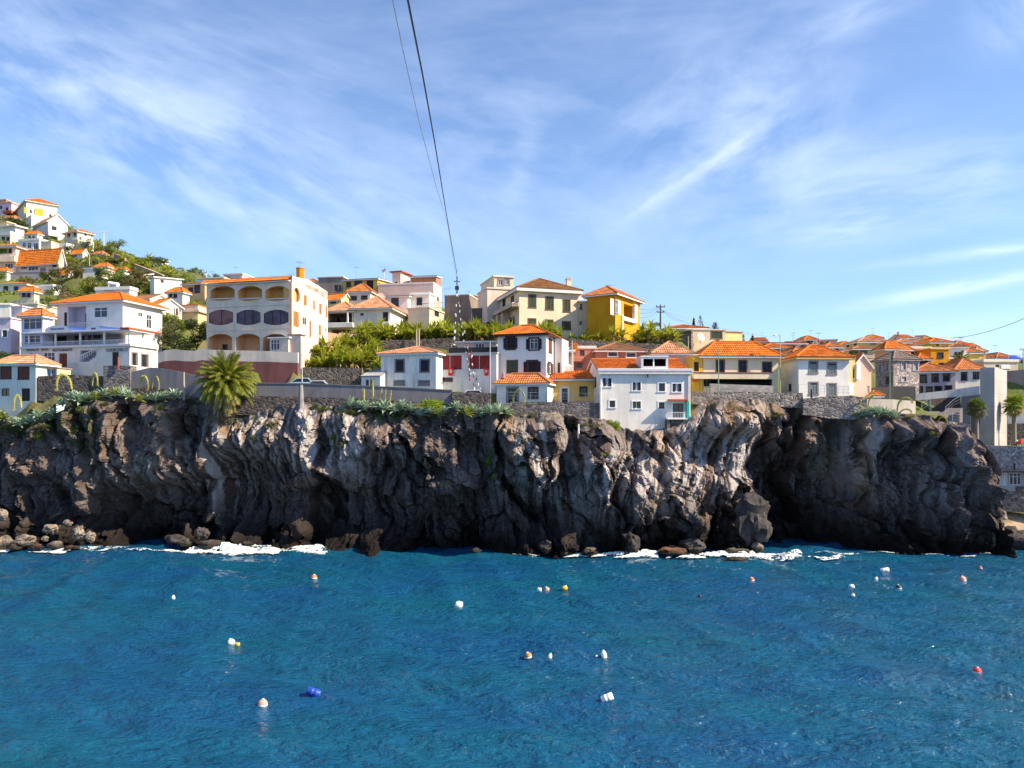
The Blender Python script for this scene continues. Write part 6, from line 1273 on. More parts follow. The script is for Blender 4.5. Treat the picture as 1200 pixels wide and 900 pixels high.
for px, py, Y, w_, k, lab in [(88, 345, 120, 32, 'br', 'pale dry leafless bush above the restaurant roof'), (72, 340, 122, 22, 'dk', 'dark bush left of the dry bush above the restaurant'), (38, 341, 118, 12, 'yg', 'bright round bush beside the small white house low on the left slope'), (60, 352, 108, 16, 'mid', 'leafy palm-like bush behind the left wing of the restaurant'),
                              (128, 336, 128, 26, 'olv', 'olive bush behind the solar water heater'), (8, 418, 82, 24, 'dk', 'dark bush beside the mauve house at the left edge'), (22, 258, 210, 9, 'dk', 'dark round bush between the pink house and the crest villa'),
                              (216, 411, 88, 22, 'mid', 'mid green shrub between the two trees left of the arched block'), (388, 390, 97, 10, 'yg', 'yellow-green bush right of the arched block'), (395, 402, 93, 10, 'mid', 'small green bush on the pinkish bank'), (410, 397, 93.5, 10, 'br', 'dry brown bush on the pinkish bank'),
                              (437, 428, 80, 14, 'mid', 'pale green bush left of the small hipped house'), (517, 386, 93, 26, 'lime', 'vivid green tree-like bush in front of the grey flat building'), (769, 388, 98, 20, 'yg', 'yellow-leaved bush by the utility pole'), (770, 379, 110, 9, 'dk', 'dark round tree top behind the utility pole'), (744, 392, 94, 18, 'yg', 'climbing yellow-green shrub below the yellow house balcony'), (790, 395, 96, 16, 'dk', 'dark bush at the end of the terrace beside the pole'),
                              (1000, 412, 116, 14, 'dk', 'dark bush beside the beige flat-roofed house'), (1076, 478, 77, 8, 'lime', 'bright small shrub at the head of the ramp under the bridge'), (1125, 428, 98, 3, 'mid', 'tiny shrub beneath the small palm')]:
    q = P(px, py, Y); s = w_/F*Y/2.8; place(random.choice(SH[k]), 'dry_bush' if k == 'br' else 'shrub', q-Vector((0, 0, s*.9)), s, random.uniform(0, 6.28), lab, 'shrub', None)
for px, py, Y, w_, k, lab in [(509, 470, 74.2, 36, 'lime', 'dense bright green bush hanging over the cliff below the white gallery house')]:
    q = P(px, py, Y); s = w_/F*Y/2.8; place(SH[k][0], 'shrub', q-Vector((0, 0, s*.75)), (s*1.1, s, s*.8), .4, lab, 'shrub', None)
# plants clinging to the rock
for px, py, w_, k, lab, ht in [(83, 505, 18, 'dk', 'dark green creeper hanging on the cliff below the agave row', 2.0), (20, 500, 34, 'dk', 'dark green bush on the cliff top at the left edge', .7), (45, 505, 20, 'mid', 'green bush on the cliff below the left agaves', .8), (575, 540, 14, 'lime', 'bright green tuft on the cliff face under the white houses', 1.2), (580, 556, 7, 'yg', 'yellow-green strand on the cliff face below the bright tuft', 1.8), (610, 545, 10, 'mid', 'green shrub in the rock cleft below the rubble wall', 1.8), (640, 554, 11, 'yg', 'yellow grass tuft on the rock ledge', .7), (672, 534, 6, 'lime', 'small green plant on the pale rock pillar', 1.6), (720, 496, 22, 'lime', 'vivid green bush at the lower left corner of the large white house', 1.1), (712, 534, 18, 'yg', 'yellow-green ledge plants on the rock below the large white house', .5), (690, 497, 18, 'olv', 'dry grass tuft on the rocks below the rubble wall end', .7), (662, 592, 6, 'lime', 'small lone green tuft low on the rock pillar', 1.3), (700, 500, 12, 'olv', 'brown-green weeds beside the white drain pipe', .9),
                               (525, 567, 7, 'yg', 'pale yellow plant on the dark cliff face', 1.8), (905, 487, 30, 'olv', 'dry grass patch on the cliff top below the white cube house', .4), (870, 480, 34, 'br', 'brown dry scrub on the rock bulge below the veranda house', .4), (985, 490, 16, 'yg', 'yellow grass tuft on the cliff edge below the rubble wall', .6), (1068, 488, 14, 'yg', 'yellow-green tuft at the cliff edge by the hooked stalk', .5), (960, 478, 16, 'olv', 'dry grass clinging to the rubble wall foot', .6), (380, 481, 24, 'dk', 'dark green weeds on the cliff top under the grey parapet', .5), (405, 484, 24, 'dk', 'dark trailing weeds on the cliff top left of the long agave row', .6), (596, 480, 20, 'mid', 'leafy green shrub at the right end of the long agave row', .8), (268, 490, 34, 'br', 'dead straw coloured fronds under the big palm', .6), (225, 480, 20, 'dk', 'dark grass left of the big palm', .6), (1095, 512, 14, 'yg', 'dry yellow plant at the top of the cliff cleft', .7), (60, 485, 20, 'dk', 'dark ferns beneath the left agaves', .6)]:
    q = face_at(px, py); s = w_/F*q.y/2.6; o = place(random.choice(SH[k]), 'shrub', q+Vector((0, -.1, -s*.6*ht)), (s, s*.6, s*ht), random.uniform(-.4, .4), lab, 'shrub', None)
# small weeds rooted all over the cliff edge and ledges
for i in range(46):
    px = random.uniform(-5, 1110)
    if 700 < px < 812: continue
    top = float(np.interp(px, PX_T, YT)); py = top+random.choice((3, 6, 10, 16, 40, 70))*random.uniform(.6, 1.2); k = random.choice(('dk', 'mid', 'olv', 'yg', 'dk')); q = face_at(px, py); s = random.uniform(.18, .5)
    place(random.choice(SH[k]), 'shrub', q+Vector((0, -.05, -s*.5)), (s, s*.7, s*random.uniform(.7, 1.5)), random.uniform(0, 6.28), dict(dk='small dark green weed rooted in the cliff', mid='small mid green weed rooted in the cliff', olv='small olive brown weed rooted in the cliff', yg='small yellow-green weed rooted in the cliff')[k], 'shrub', 'weeds on the cliff')
# agaves
AG = leaf_mat((.24, .36, .27), (.50, .64, .48), .2, .45); AGY = leaf_mat((.30, .36, .08), (.52, .52, .16), .2, .45); STK = plain((.36, .34, .09), .8, 0, .45, 'flower_spike')
def agave_mesh(seed, n=24):
    r = random.Random(seed); mb = MB()
    for i in range(n):
        q = i/n; a = i*2.39996+r.uniform(-.2, .2); el = .1+1.3*q**.8; d = (math.cos(a)*math.cos(el), math.sin(a)*math.cos(el), math.sin(el))
        leaf_strip(mb, (d[0]*.08, d[1]*.08, .05+.1*q), d, r.uniform(.8, 1.05)*(1-.25*q), .25, .35, 5, 0, .3, tip=.02)
    mb.tube([(0, 0, -.08), (0, 0, .1)], [.09, .07], 6, 1)
    return mb.mesh('agave', [AG, BANS])
AM = [agave_mesh(1), agave_mesh(2, 28), agave_mesh(3, 20)]
AMY = AM[0].copy(); AMY.materials[0] = AGY
def agave(px, py, sz, label, group, dy=-.5, face=True, yel=False, Y=None):
    q = face_at(px, py) if Y is None else P(px, py, Y); return place(AMY if yel else random.choice(AM), 'agave', q+Vector((0, dy, -.1)), sz, random.uniform(0, 6.28), label, 'agave', group, .35)
def agave_row(pts, n, label, group, jy=4, s0=.75, s1=1.25):
    xs_ = np.linspace(pts[0][0], pts[-1][0], n)
    for i, px in enumerate(xs_):
        px += random.uniform(-2, 2); py = np.interp(px, [p[0] for p in pts], [p[1] for p in pts])+random.uniform(-jy, jy); y_ = random.random() < .16
        agave(px, py, random.uniform(s0, s1), label+(' with yellowed leaves' if y_ else ''), group, yel=y_)
agave_row([(66, 466), (100, 465), (150, 467), (206, 468)], 15, 'grey-green agave in the row on the cliff edge below the restaurant', 'agaves below the restaurant', 4, .85, 1.4)
agave_row([(-4, 488), (20, 484), (40, 480), (62, 474)], 9, 'grey-green agave on the cliff top at the left edge', 'agaves at the left edge')
agave_row([(412, 475), (440, 478), (500, 482), (560, 483), (596, 478)], 19, 'grey-green agave in the long row along the cliff edge', 'agaves below the gallery house', 5, .85, 1.45)
agave_row([(998, 481), (1020, 480), (1046, 481)], 10, 'grey-green agave in the clump below the pale garden wall', 'agaves below the garden wall', 5, .8, 1.3)
def stalk(pts, rad, label, group, name='agave_stalk', mat=None):
    """hooked flower spike: a tapering furry tube"""
    pts = [Vector(p) for p in pts]; out = []
    for i in range(len(pts)-1):
        p0, p1, p2, p3 = pts[max(0, i-1)], pts[i], pts[i+1], pts[min(len(pts)-1, i+2)]
        for k in range(7):
            u = k/7; out.append(.5*((2*p1)+(p2-p0)*u+(2*p0-5*p1+4*p2-p3)*u*u+(3*p1-p0-3*p2+p3)*u**3))
    out.append(pts[-1]); n = len(out); mb = MB()
    mb.tube(out, [rad*.60*(.55+.6*math.sin(math.pi*min(1, .25+.75*i/n)))*(1+.18*(i % 2)) for i in range(n)], 8, 0)
    r = random.Random(len(label))
    for i, p in enumerate(out[3:]):
        for k in range(9):
            a, e = r.uniform(0, 6.28), r.uniform(-1.2, 1.2); d = Vector((math.cos(a)*math.cos(e), math.sin(a)*math.cos(e), math.sin(e))); mb.tube([p, p+d*rad*1.55], [.02, .006], 3, 0, False)
    return mb.thing(name, mat or STK, tuple(out[0]), label, 'flower stalk', group)
def hook(xa, ya, xt, yt, xb, yb, label, rad=.11, Y=None):
    Y = Y or (face_at(xa, ya).y-.25); xm1, xm2 = xa+(xt-xa)*.25, xb-(xb-xt)*.15
    stalk([P(xa, ya, Y), P(xm1, yt+(ya-yt)*.35, Y), P(xt, yt, Y-.15), P(xm2, yt+(yb-yt)*.35, Y-.3), P(xb, yb, Y-.35)], rad, label, 'hooked agave flower stalks')
hook(84, 456, 73, 438.5, 66.5, 457, 'wide yellow hooked agave stalk beside the blue door of the restaurant yard', .15); hook(108, 452, 111.5, 437.5, 114.5, 452, 'narrow yellow hooked agave stalk under the coursed masonry block')
hook(163, 456, 169, 440.5, 173.5, 456, 'yellow-green hooked agave stalk below the grey road wall'); hook(178, 456, 183, 441.5, 186.5, 456, 'thin yellow-green hooked agave stalk nearest the big palm', .08)
hook(25, 478, 20, 463, 16.5, 480, 'yellow hooked agave stalk at the foot of the mint cottage', .12); hook(601, 471, 609, 456.5, 615, 473, 'hooked agave stalk in front of the low hip-roofed white house', .09)
hook(1017, 480, 1024, 462.5, 1008, 477, 'pale hooked agave stalk reaching left in front of the garden wall', .09, 75); hook(1051, 484, 1060, 466, 1069, 472, 'long pale arched agave stalk right of the garden agaves', .10, 75); hook(1054, 486, 1062, 479.5, 1068, 484, 'small low arched agave stalk at the cliff edge', .07, 75)
hook(1099, 497, 1105, 488.5, 1110, 500, 'hooked green agave stalk below the ramp', .08, 77)
hook(1020, 466, 1029, 458, 1033, 461, 'dark thin hooked stalk against the board fence', .06, 76)
for px, y1, y0_, lab in [(426, 455, 472, 'upright yellowish agave stalk left of the annexe door'), (436.5, 446, 472, 'tall thick straw coloured agave stalk in front of the annexe door'), (446, 456, 473, 'leaning pale agave stalk right of the annexe door'), (451, 457, 474, 'thin pale upright agave stalk'), (457, 458, 474, 'last thin pale agave stalk toward the bright green bush')]:
    Y = face_at(px, y0_).y-.1; stalk([P(px, y0_, Y), P(px+.6, (y0_+y1)/2, Y), P(px+.3+(px > 440)*1.2, y1, Y)], .12 if px < 440 else .07, lab, 'upright agave stalks')
# canary palm
PAL = leaf_mat((.07, .10, .014), (.29, .31, .035), .22); PALD = leaf_mat((.30, .24, .06), (.55, .46, .16), .2); BARK = plain((.13, .09, .06), .95, 0, .35, 'palm_bark')
def frond(mb, a, el, L, droop, nl=26, ll=.5, mi=0, base=(0, 0, 0)):
    d = Vector((math.cos(a)*math.cos(el), math.sin(a)*math.cos(el), math.sin(el))); p = Vector(base); s = Vector((-math.sin(a), math.cos(a), 0)); pts = [p.copy()]
    for i in range(nl):
        q = i/nl; p = p+d*(L/nl); d = (d+Vector((0, 0, -droop/nl*(.4+1.2*q)))).normalized(); pts.append(p.copy()); up = s.cross(d).normalized()
        if q > .10:
            l = ll*(1-.75*abs(q-.4)**1.4)*(1 if q < .9 else .6)
            for sd in (-1, 1):
                e = (s*sd*.75+d*.6+up*.28-Vector((0, 0, .10))).normalized(); wv = d*.035
                t1 = p+e*l*.55; t2 = p+e*l-Vector((0, 0, l*.18)); mb.raw([tuple(p-wv), tuple(t1-wv), tuple(t2), tuple(t1+wv), tuple(p+wv)], [(0, 1, 3, 4), (1, 2, 3)], mi)
    mb.tube(pts[::4]+[pts[-1]], [.05*(1-i/(len(pts[::4])+1))+.01 for i in range(len(pts[::4])+1)], 4, mi)
def date_palm(name, loc, R_, nfr, trunk, label, dead=18, seed=1):
    r = random.Random(seed); e = empty(name, loc, label, 'palm tree')
    mb = MB(); mb.tube([(0, 0, -trunk), (0, 0, -trunk*.5), (0, 0, 0), (0, 0, .35)], [.45*R_/3, .42*R_/3, .5*R_/3, .3*R_/3], 12, 0); mb.build('trunk', BARK, e)
    mb = MB()
    for i in range(nfr):
        q = i/nfr; frond(mb, i*2.39996+r.uniform(-.15, .15), 1.45-1.75*q**.9+r.uniform(-.1, .1), R_*r.uniform(.92, 1.15), r.uniform(1.1, 1.7), 30, R_*.19, 0)
    mb.build('crown', PAL, e)
    if dead:
        mb = MB()
        for i in range(dead): frond(mb, i*2.39996, -.5-r.uniform(0, .8), R_*r.uniform(.75, 1.1), 1.5, 22, R_*.15, 0, (0, 0, -.2))
        mb.build('dead_fronds', PALD, e)
    return e
date_palm('date_palm', P(265.5, 449, 74.2), 3.0, 135, 3.2, 'big date palm with arching fronds on the cliff edge before the maroon wall', 30, 3)
date_palm('date_palm', P(1125, 423.5, 97), 1.3, 34, 1.2, 'small palm crown between the white square house and the orange roofs', 0, 5)
def fan_palm(loc, trunk, R_, label, seed, yel):
    r = random.Random(seed); e = empty('fan_palm', loc, label, 'palm tree'); mb = MB(); mb.tube([(0, 0, -.3), (.03, 0, trunk*.5), (0, 0, trunk)], [.30, .22, .2], 10, 0); mb.build('trunk', plain((.24, .20, .16), .95, 0, .3), e)
    def fan(mb, d, s_):
        d = d.normalized(); sd = d.cross(Vector((0, 0, 1))).normalized(); c = d*s_*.55; c0 = Vector((0, 0, trunk)); up = sd.cross(d); mb.tube([c0, c0+c], [.03, .015], 4, 0)
        for k in range(17):
            a = (k-8)/8*1.9; e_ = d*math.cos(a)+sd*math.sin(a)+up*.12*math.cos(k*3.1); l = s_*.62*(1-.18*abs(a)); tip = c0+c+e_*l-Vector((0, 0, .22*l)); wv = (d*-math.sin(a)+sd*math.cos(a))*.05*s_
            m_ = c0+c+e_*l*.5; mb.raw([tuple(c0+c), tuple(m_-wv), tuple(tip), tuple(m_+wv)], [(0, 1, 2, 3)], 0)
    mb = MB()
    for i in range(34): q = i/34; a = i*2.39996; el = 1.3-1.7*q+r.uniform(-.1, .1); fan(mb, Vector((math.cos(a)*math.cos(el), math.sin(a)*math.cos(el), math.sin(el))), R_*r.uniform(.85, 1.1))
    mb.build('crown', leaf_mat((.13, .22, .03), (.40, .52, .06), .35) if yel else leaf_mat((.06, .10, .035), (.22, .27, .10), .25), e); mb = MB()
    for i in range(30): a = i*2.39996; el = -.5-r.uniform(0, .85); fan(mb, Vector((math.cos(a)*math.cos(el), math.sin(a)*math.cos(el), math.sin(el))), R_*r.uniform(.75, 1.05))
    mb.build('dead_skirt', leaf_mat((.36, .30, .08), (.62, .52, .18), .3) if yel else leaf_mat((.20, .17, .08), (.36, .31, .16), .2), e)
fan_palm(P(1144, 521, 80.3), zof(478, 80.3)-zof(521, 80.3), 1.15, 'fan palm with grey-green crown left of the concrete tower', 2, False)
fan_palm(P(1188, 521, 83.4), zof(474, 83.4)-zof(521, 83.4), 1.3, 'fan palm with bright top and golden skirt right of the concrete tower', 4, True)
# low ground cover over the hillside: uncountable
def ground_cover(label, n, x0, x1, Y0, Y1, mats, seed, size):
    r = np.random.default_rng(seed); Yq = r.uniform(Y0, Y1, n); pq = r.uniform(x0, x1, n); Xq = (pq-600)/F*Yq; k_ = fbm(Xq*.12, Yq*.12, 0*Xq, 3, seed) > -.35; Xq, Yq = Xq[k_], Yq[k_]; Zq = terr(Xq, Yq)-.22
    V = []; fc = []; mb = MB(); fm_ = []
    for x, y, z in zip(Xq, Yq, Zq):
        c = np.array([x, y, z+r.uniform(0, .45)]); a = r.normal(size=3); a /= np.linalg.norm(a); b_ = np.cross(a, r.normal(size=3)); b_ /= np.linalg.norm(b_)+1e-6; s = size*r.uniform(.5, 1.5); o = len(V)
        V += [c-a*s, c-b_*s*.5, c+a*s, c+b_*s*.5]; fc.append((o, o+1, o+2, o+3)); fm_.append(int(r.integers(len(mats))))
    mb.raw(V, fc); mb.m = fm_; o = mb.build('ground_vegetation', mats); tag(o, label, None, None, 'stuff')
ground_cover('low green and dry scrub covering the left hillside', 15000, -10, 275, 112, 225, [L_MID, L_YG, L_OLV, L_MID], 5, .34)
ground_cover('weeds covering the bank between the houses of the middle slope', 4000, 180, 560, 84, 104, [L_MID, L_YG, L_OLV], 6, .2)
# trees
def tree(loc, w_, h, leafs, seed, label, n=1500, leaf=.14, trunk=.35, k=10, name='tree', th=.16):
    r = random.Random(seed); e = empty(name, loc, label, 'tree'); mb = MB(); tr0 = h*trunk; L = []
    mb.tube([(0, 0, -.5), (.05, 0, tr0*.6), (0, .05, tr0)], [th, th*.8, th*.65], 8)
    for i in range(k):
        a = i*2.4+r.uniform(-.4, .4); rr = w_/2*r.uniform(.25, .75); z = tr0+(h-tr0)*r.uniform(.15, .85); c = (math.cos(a)*rr, math.sin(a)*rr, z); L.append((*c, w_/2*r.uniform(.28, .46))); mb.tube([(0, .05, tr0*.9), (c[0]*.5, c[1]*.5, tr0+(z-tr0)*.6), c], [th*.5, th*.3, th*.1], 5)
    mb.build('trunk', TWIG, e); me = clump_mesh('crown', seed, n, L, leaf, [leafs, TWIG], False); o = bpy.data.objects.new('crown', me); COL.objects.link(o); o.parent = e
tree(P(162, 345, 127), 4.4, 4.0, leaf_mat((.075, .065, .022), (.17, .14, .05), .25), 21, 'open crowned olive tree standing on the left slope above the restaurant')
tree(P(58, 337, 140), 4.5, 3.6, L_DK, 23, 'dark leafy tree below the peach apartment house')
tree(P(96, 330, 150), 4.0, 3.4, L_MID, 25, 'green tree right of the peach apartment house')
tree(P(120, 308, 170), 4.4, 3.4, L_DK, 27, 'dark tree beside the street lamp on the left hill')
tree(P(100, 296, 182), 5, 3.4, L_DK, 28, 'dark spreading tree in front of the hip-roofed hill house')
tree(P(204, 412, 91), 4.6, 4.2, leaf_mat((.06, .07, .03), (.16, .17, .08), .25), 41, trunk=.08, th=.1, label='grey-green round tree left of the arched block'); tree(P(230, 412, 92), 3.6, 4.2, L_DK, 42, trunk=.08, th=.1, label='dark leafy tree standing against the arched block'); tree(P(180, 405, 95), 3.0, 3.2, L_DK, 43, trunk=.1, th=.1, label='dark tree at the back corner of the restaurant')
tree(P(88, 336, 140), 4.2, 3.8, L_OLV, 44, 'olive coloured tree above the dry bush on the left slope'); tree(P(130, 336, 138), 5, 4.0, L_MID, 45, 'broad green tree behind the solar water heater'); tree(P(185, 350, 128), 4, 3.6, L_OLV, 46, 'olive tree left of the long white house')
tree(P(138, 296, 190), 5, 3.4, L_MID, 29, 'rounded tree right of the tall pole on the hill crest')
def cypress(px, yt, yb, w_, Y, seed, label):
    h = (yb-yt)/F*Y; r = w_/F*Y/2; L = [(0, 0, h*(.12+.8*i/7), r*(1-.75*(i/7)**1.6)*.95) for i in range(8)]
    e = empty('cypress', P(px, yb, Y), label, 'cypress tree'); mb = MB(); mb.tube([(0, 0, -1.5), (0, 0, h*.8)], [.14, .04], 6); mb.build('trunk', TWIG, e)
    o = bpy.data.objects.new('crown', clump_mesh('crown', seed, 900, L, .10, [leaf_mat((.010, .012, .012), (.03, .034, .028), .1), TWIG], False)); COL.objects.link(o); o.parent = e
cypress(813, 368, 388, 4.5, 120, 31, 'slim dark cypress behind the long low orange roof'); cypress(820.5, 369, 388, 9, 119, 32, 'broad dark cypress beside the slim cypress'); cypress(838, 374, 394, 11.5, 117, 33, 'rounded dark cypress above the cream house stair'); cypress(870, 388, 412, 11, 115, 34, 'dark bushy cypress left of the street lamp'); cypress(882, 390, 412, 6, 114, 35, 'narrow leaning cypress nearest the street lamp')

# ================================================================ rocks, foam, buoys, cables, street furniture
def boulder(px, py, w_px, h_px, Y, seed, label, mat=None, group=None, sq=1.0):
    q = P(px, py, Y); k_ = .68 if px < 130 else .75 if px < 300 else .72 if 540 < px < 700 and py > 600 else 1; Y -= 1.7 if px < 300 and Y > 73.7 else 0; py += (1-k_)*h_px*.5; q = P(px, py, Y); rx, rz = w_px/F*Y/2*k_, h_px/F*Y/2*k_; n, mm = 24, 16; V = np.zeros((mm+1, n, 3))
    th, ph = np.meshgrid(np.linspace(0, math.pi, mm+1), np.linspace(0, 2*math.pi, n, endpoint=False), indexing='ij')
    D = np.stack([np.sin(th)*np.cos(ph), np.sin(th)*np.sin(ph), -np.cos(th)], -1)
    f1, f2, idd = worley(D[..., 0]*1.3+seed, D[..., 1]*1.3, D[..., 2]*1.3, seed); rr = 1+.60*(idd-.5)+.18*fbm(D[..., 0]*1.6+seed, D[..., 1]*1.6, D[..., 2]*1.6, 4, seed)-.18*np.clip(.2-(f2-f1), 0, 1)
    V = D*rr[..., None]*np.array([rx, rx*.8, rz]); mb = MB(); i = np.arange((mm+1)*n).reshape(mm+1, n); fs = [(i[a, b_], i[a, (b_+1) % n], i[a+1, (b_+1) % n], i[a+1, b_]) for a in range(mm) for b_ in range(n)]
    mb.raw(V.reshape(-1, 3), fs); o = mb.build('boulder', mat or RK2); o.location = q; tag(o, label, 'boulder', group); return o
def rock_mat(c):
    m, t, b = newmat('sea_boulder'); p = t.pos(); n = t.noise(p, 1.3, 5, .6); n2 = t.noise(p, 7, 4, .6); s_ = t.node('ShaderNodeSeparateXYZ'); t.put(s_.inputs[0], p)
    col = t.mix(t.ramp(n, [(.35, 0), (.65, 1)]), sc(c, .45), sc(c, 1.25)); col = t.mix(t.math('MULTIPLY', t.ramp(n2, [(.5, 0), (.7, 1)]), .5), col, sc(c, .3))
    col = t.mix(t.ramp(t.math('SUBTRACT', s_.outputs[2], n), [(.0, 1), (.35, 0)]), col, (.03, .025, .02)); t.put(b.inputs['Base Color'], col); b.inputs['Roughness'].default_value = .8; t.put(b.inputs['Normal'], t.bump(t.math('ADD', n2, n), .8, .12)); return m
RK2 = rock_mat((.23, .19, .155)); RK3 = rock_mat((.24, .20, .165)); RK4 = rock_mat((.07, .06, .06)); RK5 = rock_mat((.26, .11, .07))
for k, (px, py, w_, h, Y, mt, lab) in enumerate([(5, 634, 34, 28, 74.8, RK2, 'grey boulder at the waterline on the left edge'), (28, 632, 34, 20, 74.6, RK3, 'pale slanted slab among the boulders at the left edge'), (2, 601, 16, 22, 75.5, RK3, 'pale boulder perched high at the left edge'), (18, 640, 20, 11, 74.0, RK2, 'low wet boulder in front of the left boulders'), (44, 639, 22, 10, 73.9, RK5, 'reddish flat boulder by the waterline'), (58, 618, 22, 18, 75.2, RK2, 'rounded grey boulder under the left cliff'), (66, 637, 26, 13, 74.4, RK3, 'pale low boulder right of the reddish one'), (92, 622, 20, 22, 74.6, RK3, 'angular pale boulder leaning at the left cliff foot'), (80, 611, 14, 12, 75, RK3, 'small pale rock above the angular boulder'), (106, 627, 16, 17, 74.6, RK2, 'dark brown boulder right of the angular pale one'), (85, 641, 24, 8, 73.8, RK5, 'rusty flat rock awash at the waterline'), (52, 630, 12, 9, 74.2, RK3, 'small pale rock between the left boulders'),
        (205, 630, 30, 14, 75.3, RK4, 'dark rounded boulder deep under the left overhang'), (218, 634, 20, 12, 75.0, RK4, 'dark upright boulder left of the breaking wave'), (248, 636, 36, 14, 73.6, RK4, 'low brown boulder in the surf under the palm'), (236, 622, 22, 20, 75.2, RK4, 'brown boulder behind the surf'), (290, 636, 12, 6, 73.2, RK4, 'small black rock awash in the breaking wave'),
        (556, 644, 18, 9, 70.3, RK4, 'black rock at the cliff foot below the pale pillar'), (640, 638, 20, 20, 69.8, RK4, 'dark boulder below the rock cleft'), (663, 647, 16, 10, 69.4, RK2, 'small barnacled rock below the rock pillar'), (690, 645, 22, 12, 69.3, RK2, 'knobbly rock at the waterline below the white house'), (742, 637, 14, 18, 69.2, RK4, 'dark upright rock by the white splash'), (790, 646, 34, 10, 69.3, RK5, 'red-brown flat rock in the surf'), (812, 640, 26, 16, 69.6, RK4, 'dark boulder behind the red-brown rock'), (864, 648, 32, 10, 69.5, RK2, 'grey rocks at the foot of the big dark boulder'), (889, 642, 14, 12, 69.8, RK2, 'small grey rock right of the big dark boulder'), (863, 656, 26, 6, 67.5, RK4, 'low black rock awash in front of the surf'), (884, 612, 38, 56, 70.4, RK4, 'big dark boulder standing against the cave mouth'),
        (1195, 634, 52, 30, 73.5, RK4, 'big black rock at the edge of the beach'), (1163, 612, 20, 30, 72.6, RK2, 'rugged rock at the end of the headland'), (1172, 604, 14, 10, 75.5, RK2, 'small rock at the top of the beach'), (1158, 632, 22, 24, 71.6, RK2, 'craggy rock at the foot of the headland end'), (644, 499, 36, 32, 72.4, RK3, 'rounded brown boulder below the rubble wall')]):
    boulder(px, py, w_, h, Y, k+1, lab, mt)
# surf
def foam(name, label, px0, px1, Yc, wid, hgt, seed, thr):
    nx, ny = int((px1-px0)*2.4), 90; U_ = np.linspace(px0, px1, nx); V_ = np.linspace(-1, 1, ny); A, B = np.meshgrid(U_, V_)
    yc = np.interp(A, *Yc) if isinstance(Yc, tuple) else Yc; YF = yc+B*wid; XF = (A-600)/F*YF
    n = fbm(XF*.5, YF*.9, 0*XF, 5, seed, .6)+.55*(.5-np.abs(fbm(XF*1.9, YF*3.0, 0*XF, 4, seed+8, .6))*1.5); ed = (1-B**2)*np.clip(np.minimum(A-px0, px1-A)/18, 0, 1)
    kp = ed*1.0+.75*n > thr
    ZF = .10+hgt*np.clip(ed+n*.8-thr, 0, 2)*np.clip(.3+.7*sstep(-.4, .7, B), 0, 1)*(1+.25*fbm(XF*1.5, YF*1.5, 0*XF, 3, seed+3))+np.array([[seaz(x, y) for x, y in zip(r1, r2)] for r1, r2 in zip(XF, YF)])+.02
    keep = kp[:-1, :-1] & kp[1:, 1:] & kp[:-1, 1:] & kp[1:, :-1]
    o = grid_mesh(name, np.stack([XF, YF, ZF], -1), [FOAM], True, keep); tag(o, label, None, None, 'stuff')
m, t, b = newmat('sea_foam'); p = t.pos(); t.put(b.inputs['Base Color'], t.mix(t.ramp(t.noise(p, 5, 4), [(.35, 0), (.6, 1)]), (.42, .55, .60), (.80, .83, .85))); b.inputs['Roughness'].default_value = .7; t.put(b.inputs['Normal'], t.bump(t.noise(p, 9, 4), .8, .1)); FOAM = m
foam('surf', 'white surf breaking into the cave under the palm', 205, 385, ([205, 260, 300, 340, 385], [72.0, 72.4, 73.2, 73.4, 72.6]), 2.4, .38, 3, .62)
foam('surf', 'thin foam line along the left boulders', -20, 240, 72.2, 1.2, .10, 5, .88)
foam('surf', 'foam trails spreading in front of the left cave', 130, 385, 71.6, 1.7, .05, 7, .90)
foam('surf', 'white surf washing the rocks below the large white house', 690, 950, ([690, 740, 800, 870, 950], [69.4, 68.9, 68.8, 69.0, 70.2]), 1.6, .35, 9, .76)
foam('surf', 'foam trails right of the dark boulder', 840, 1000, 68.3, 1.7, .05, 12, .92)
foam('surf', 'thin foam line below the cliff in the middle', 600, 720, 69.4, .6, .15, 14, .72)
foam('surf', 'thin foam line below the right cave', 940, 1170, ([940, 1060, 1170], [70.4, 69.8, 69.3]), .5, .08, 16, .80)
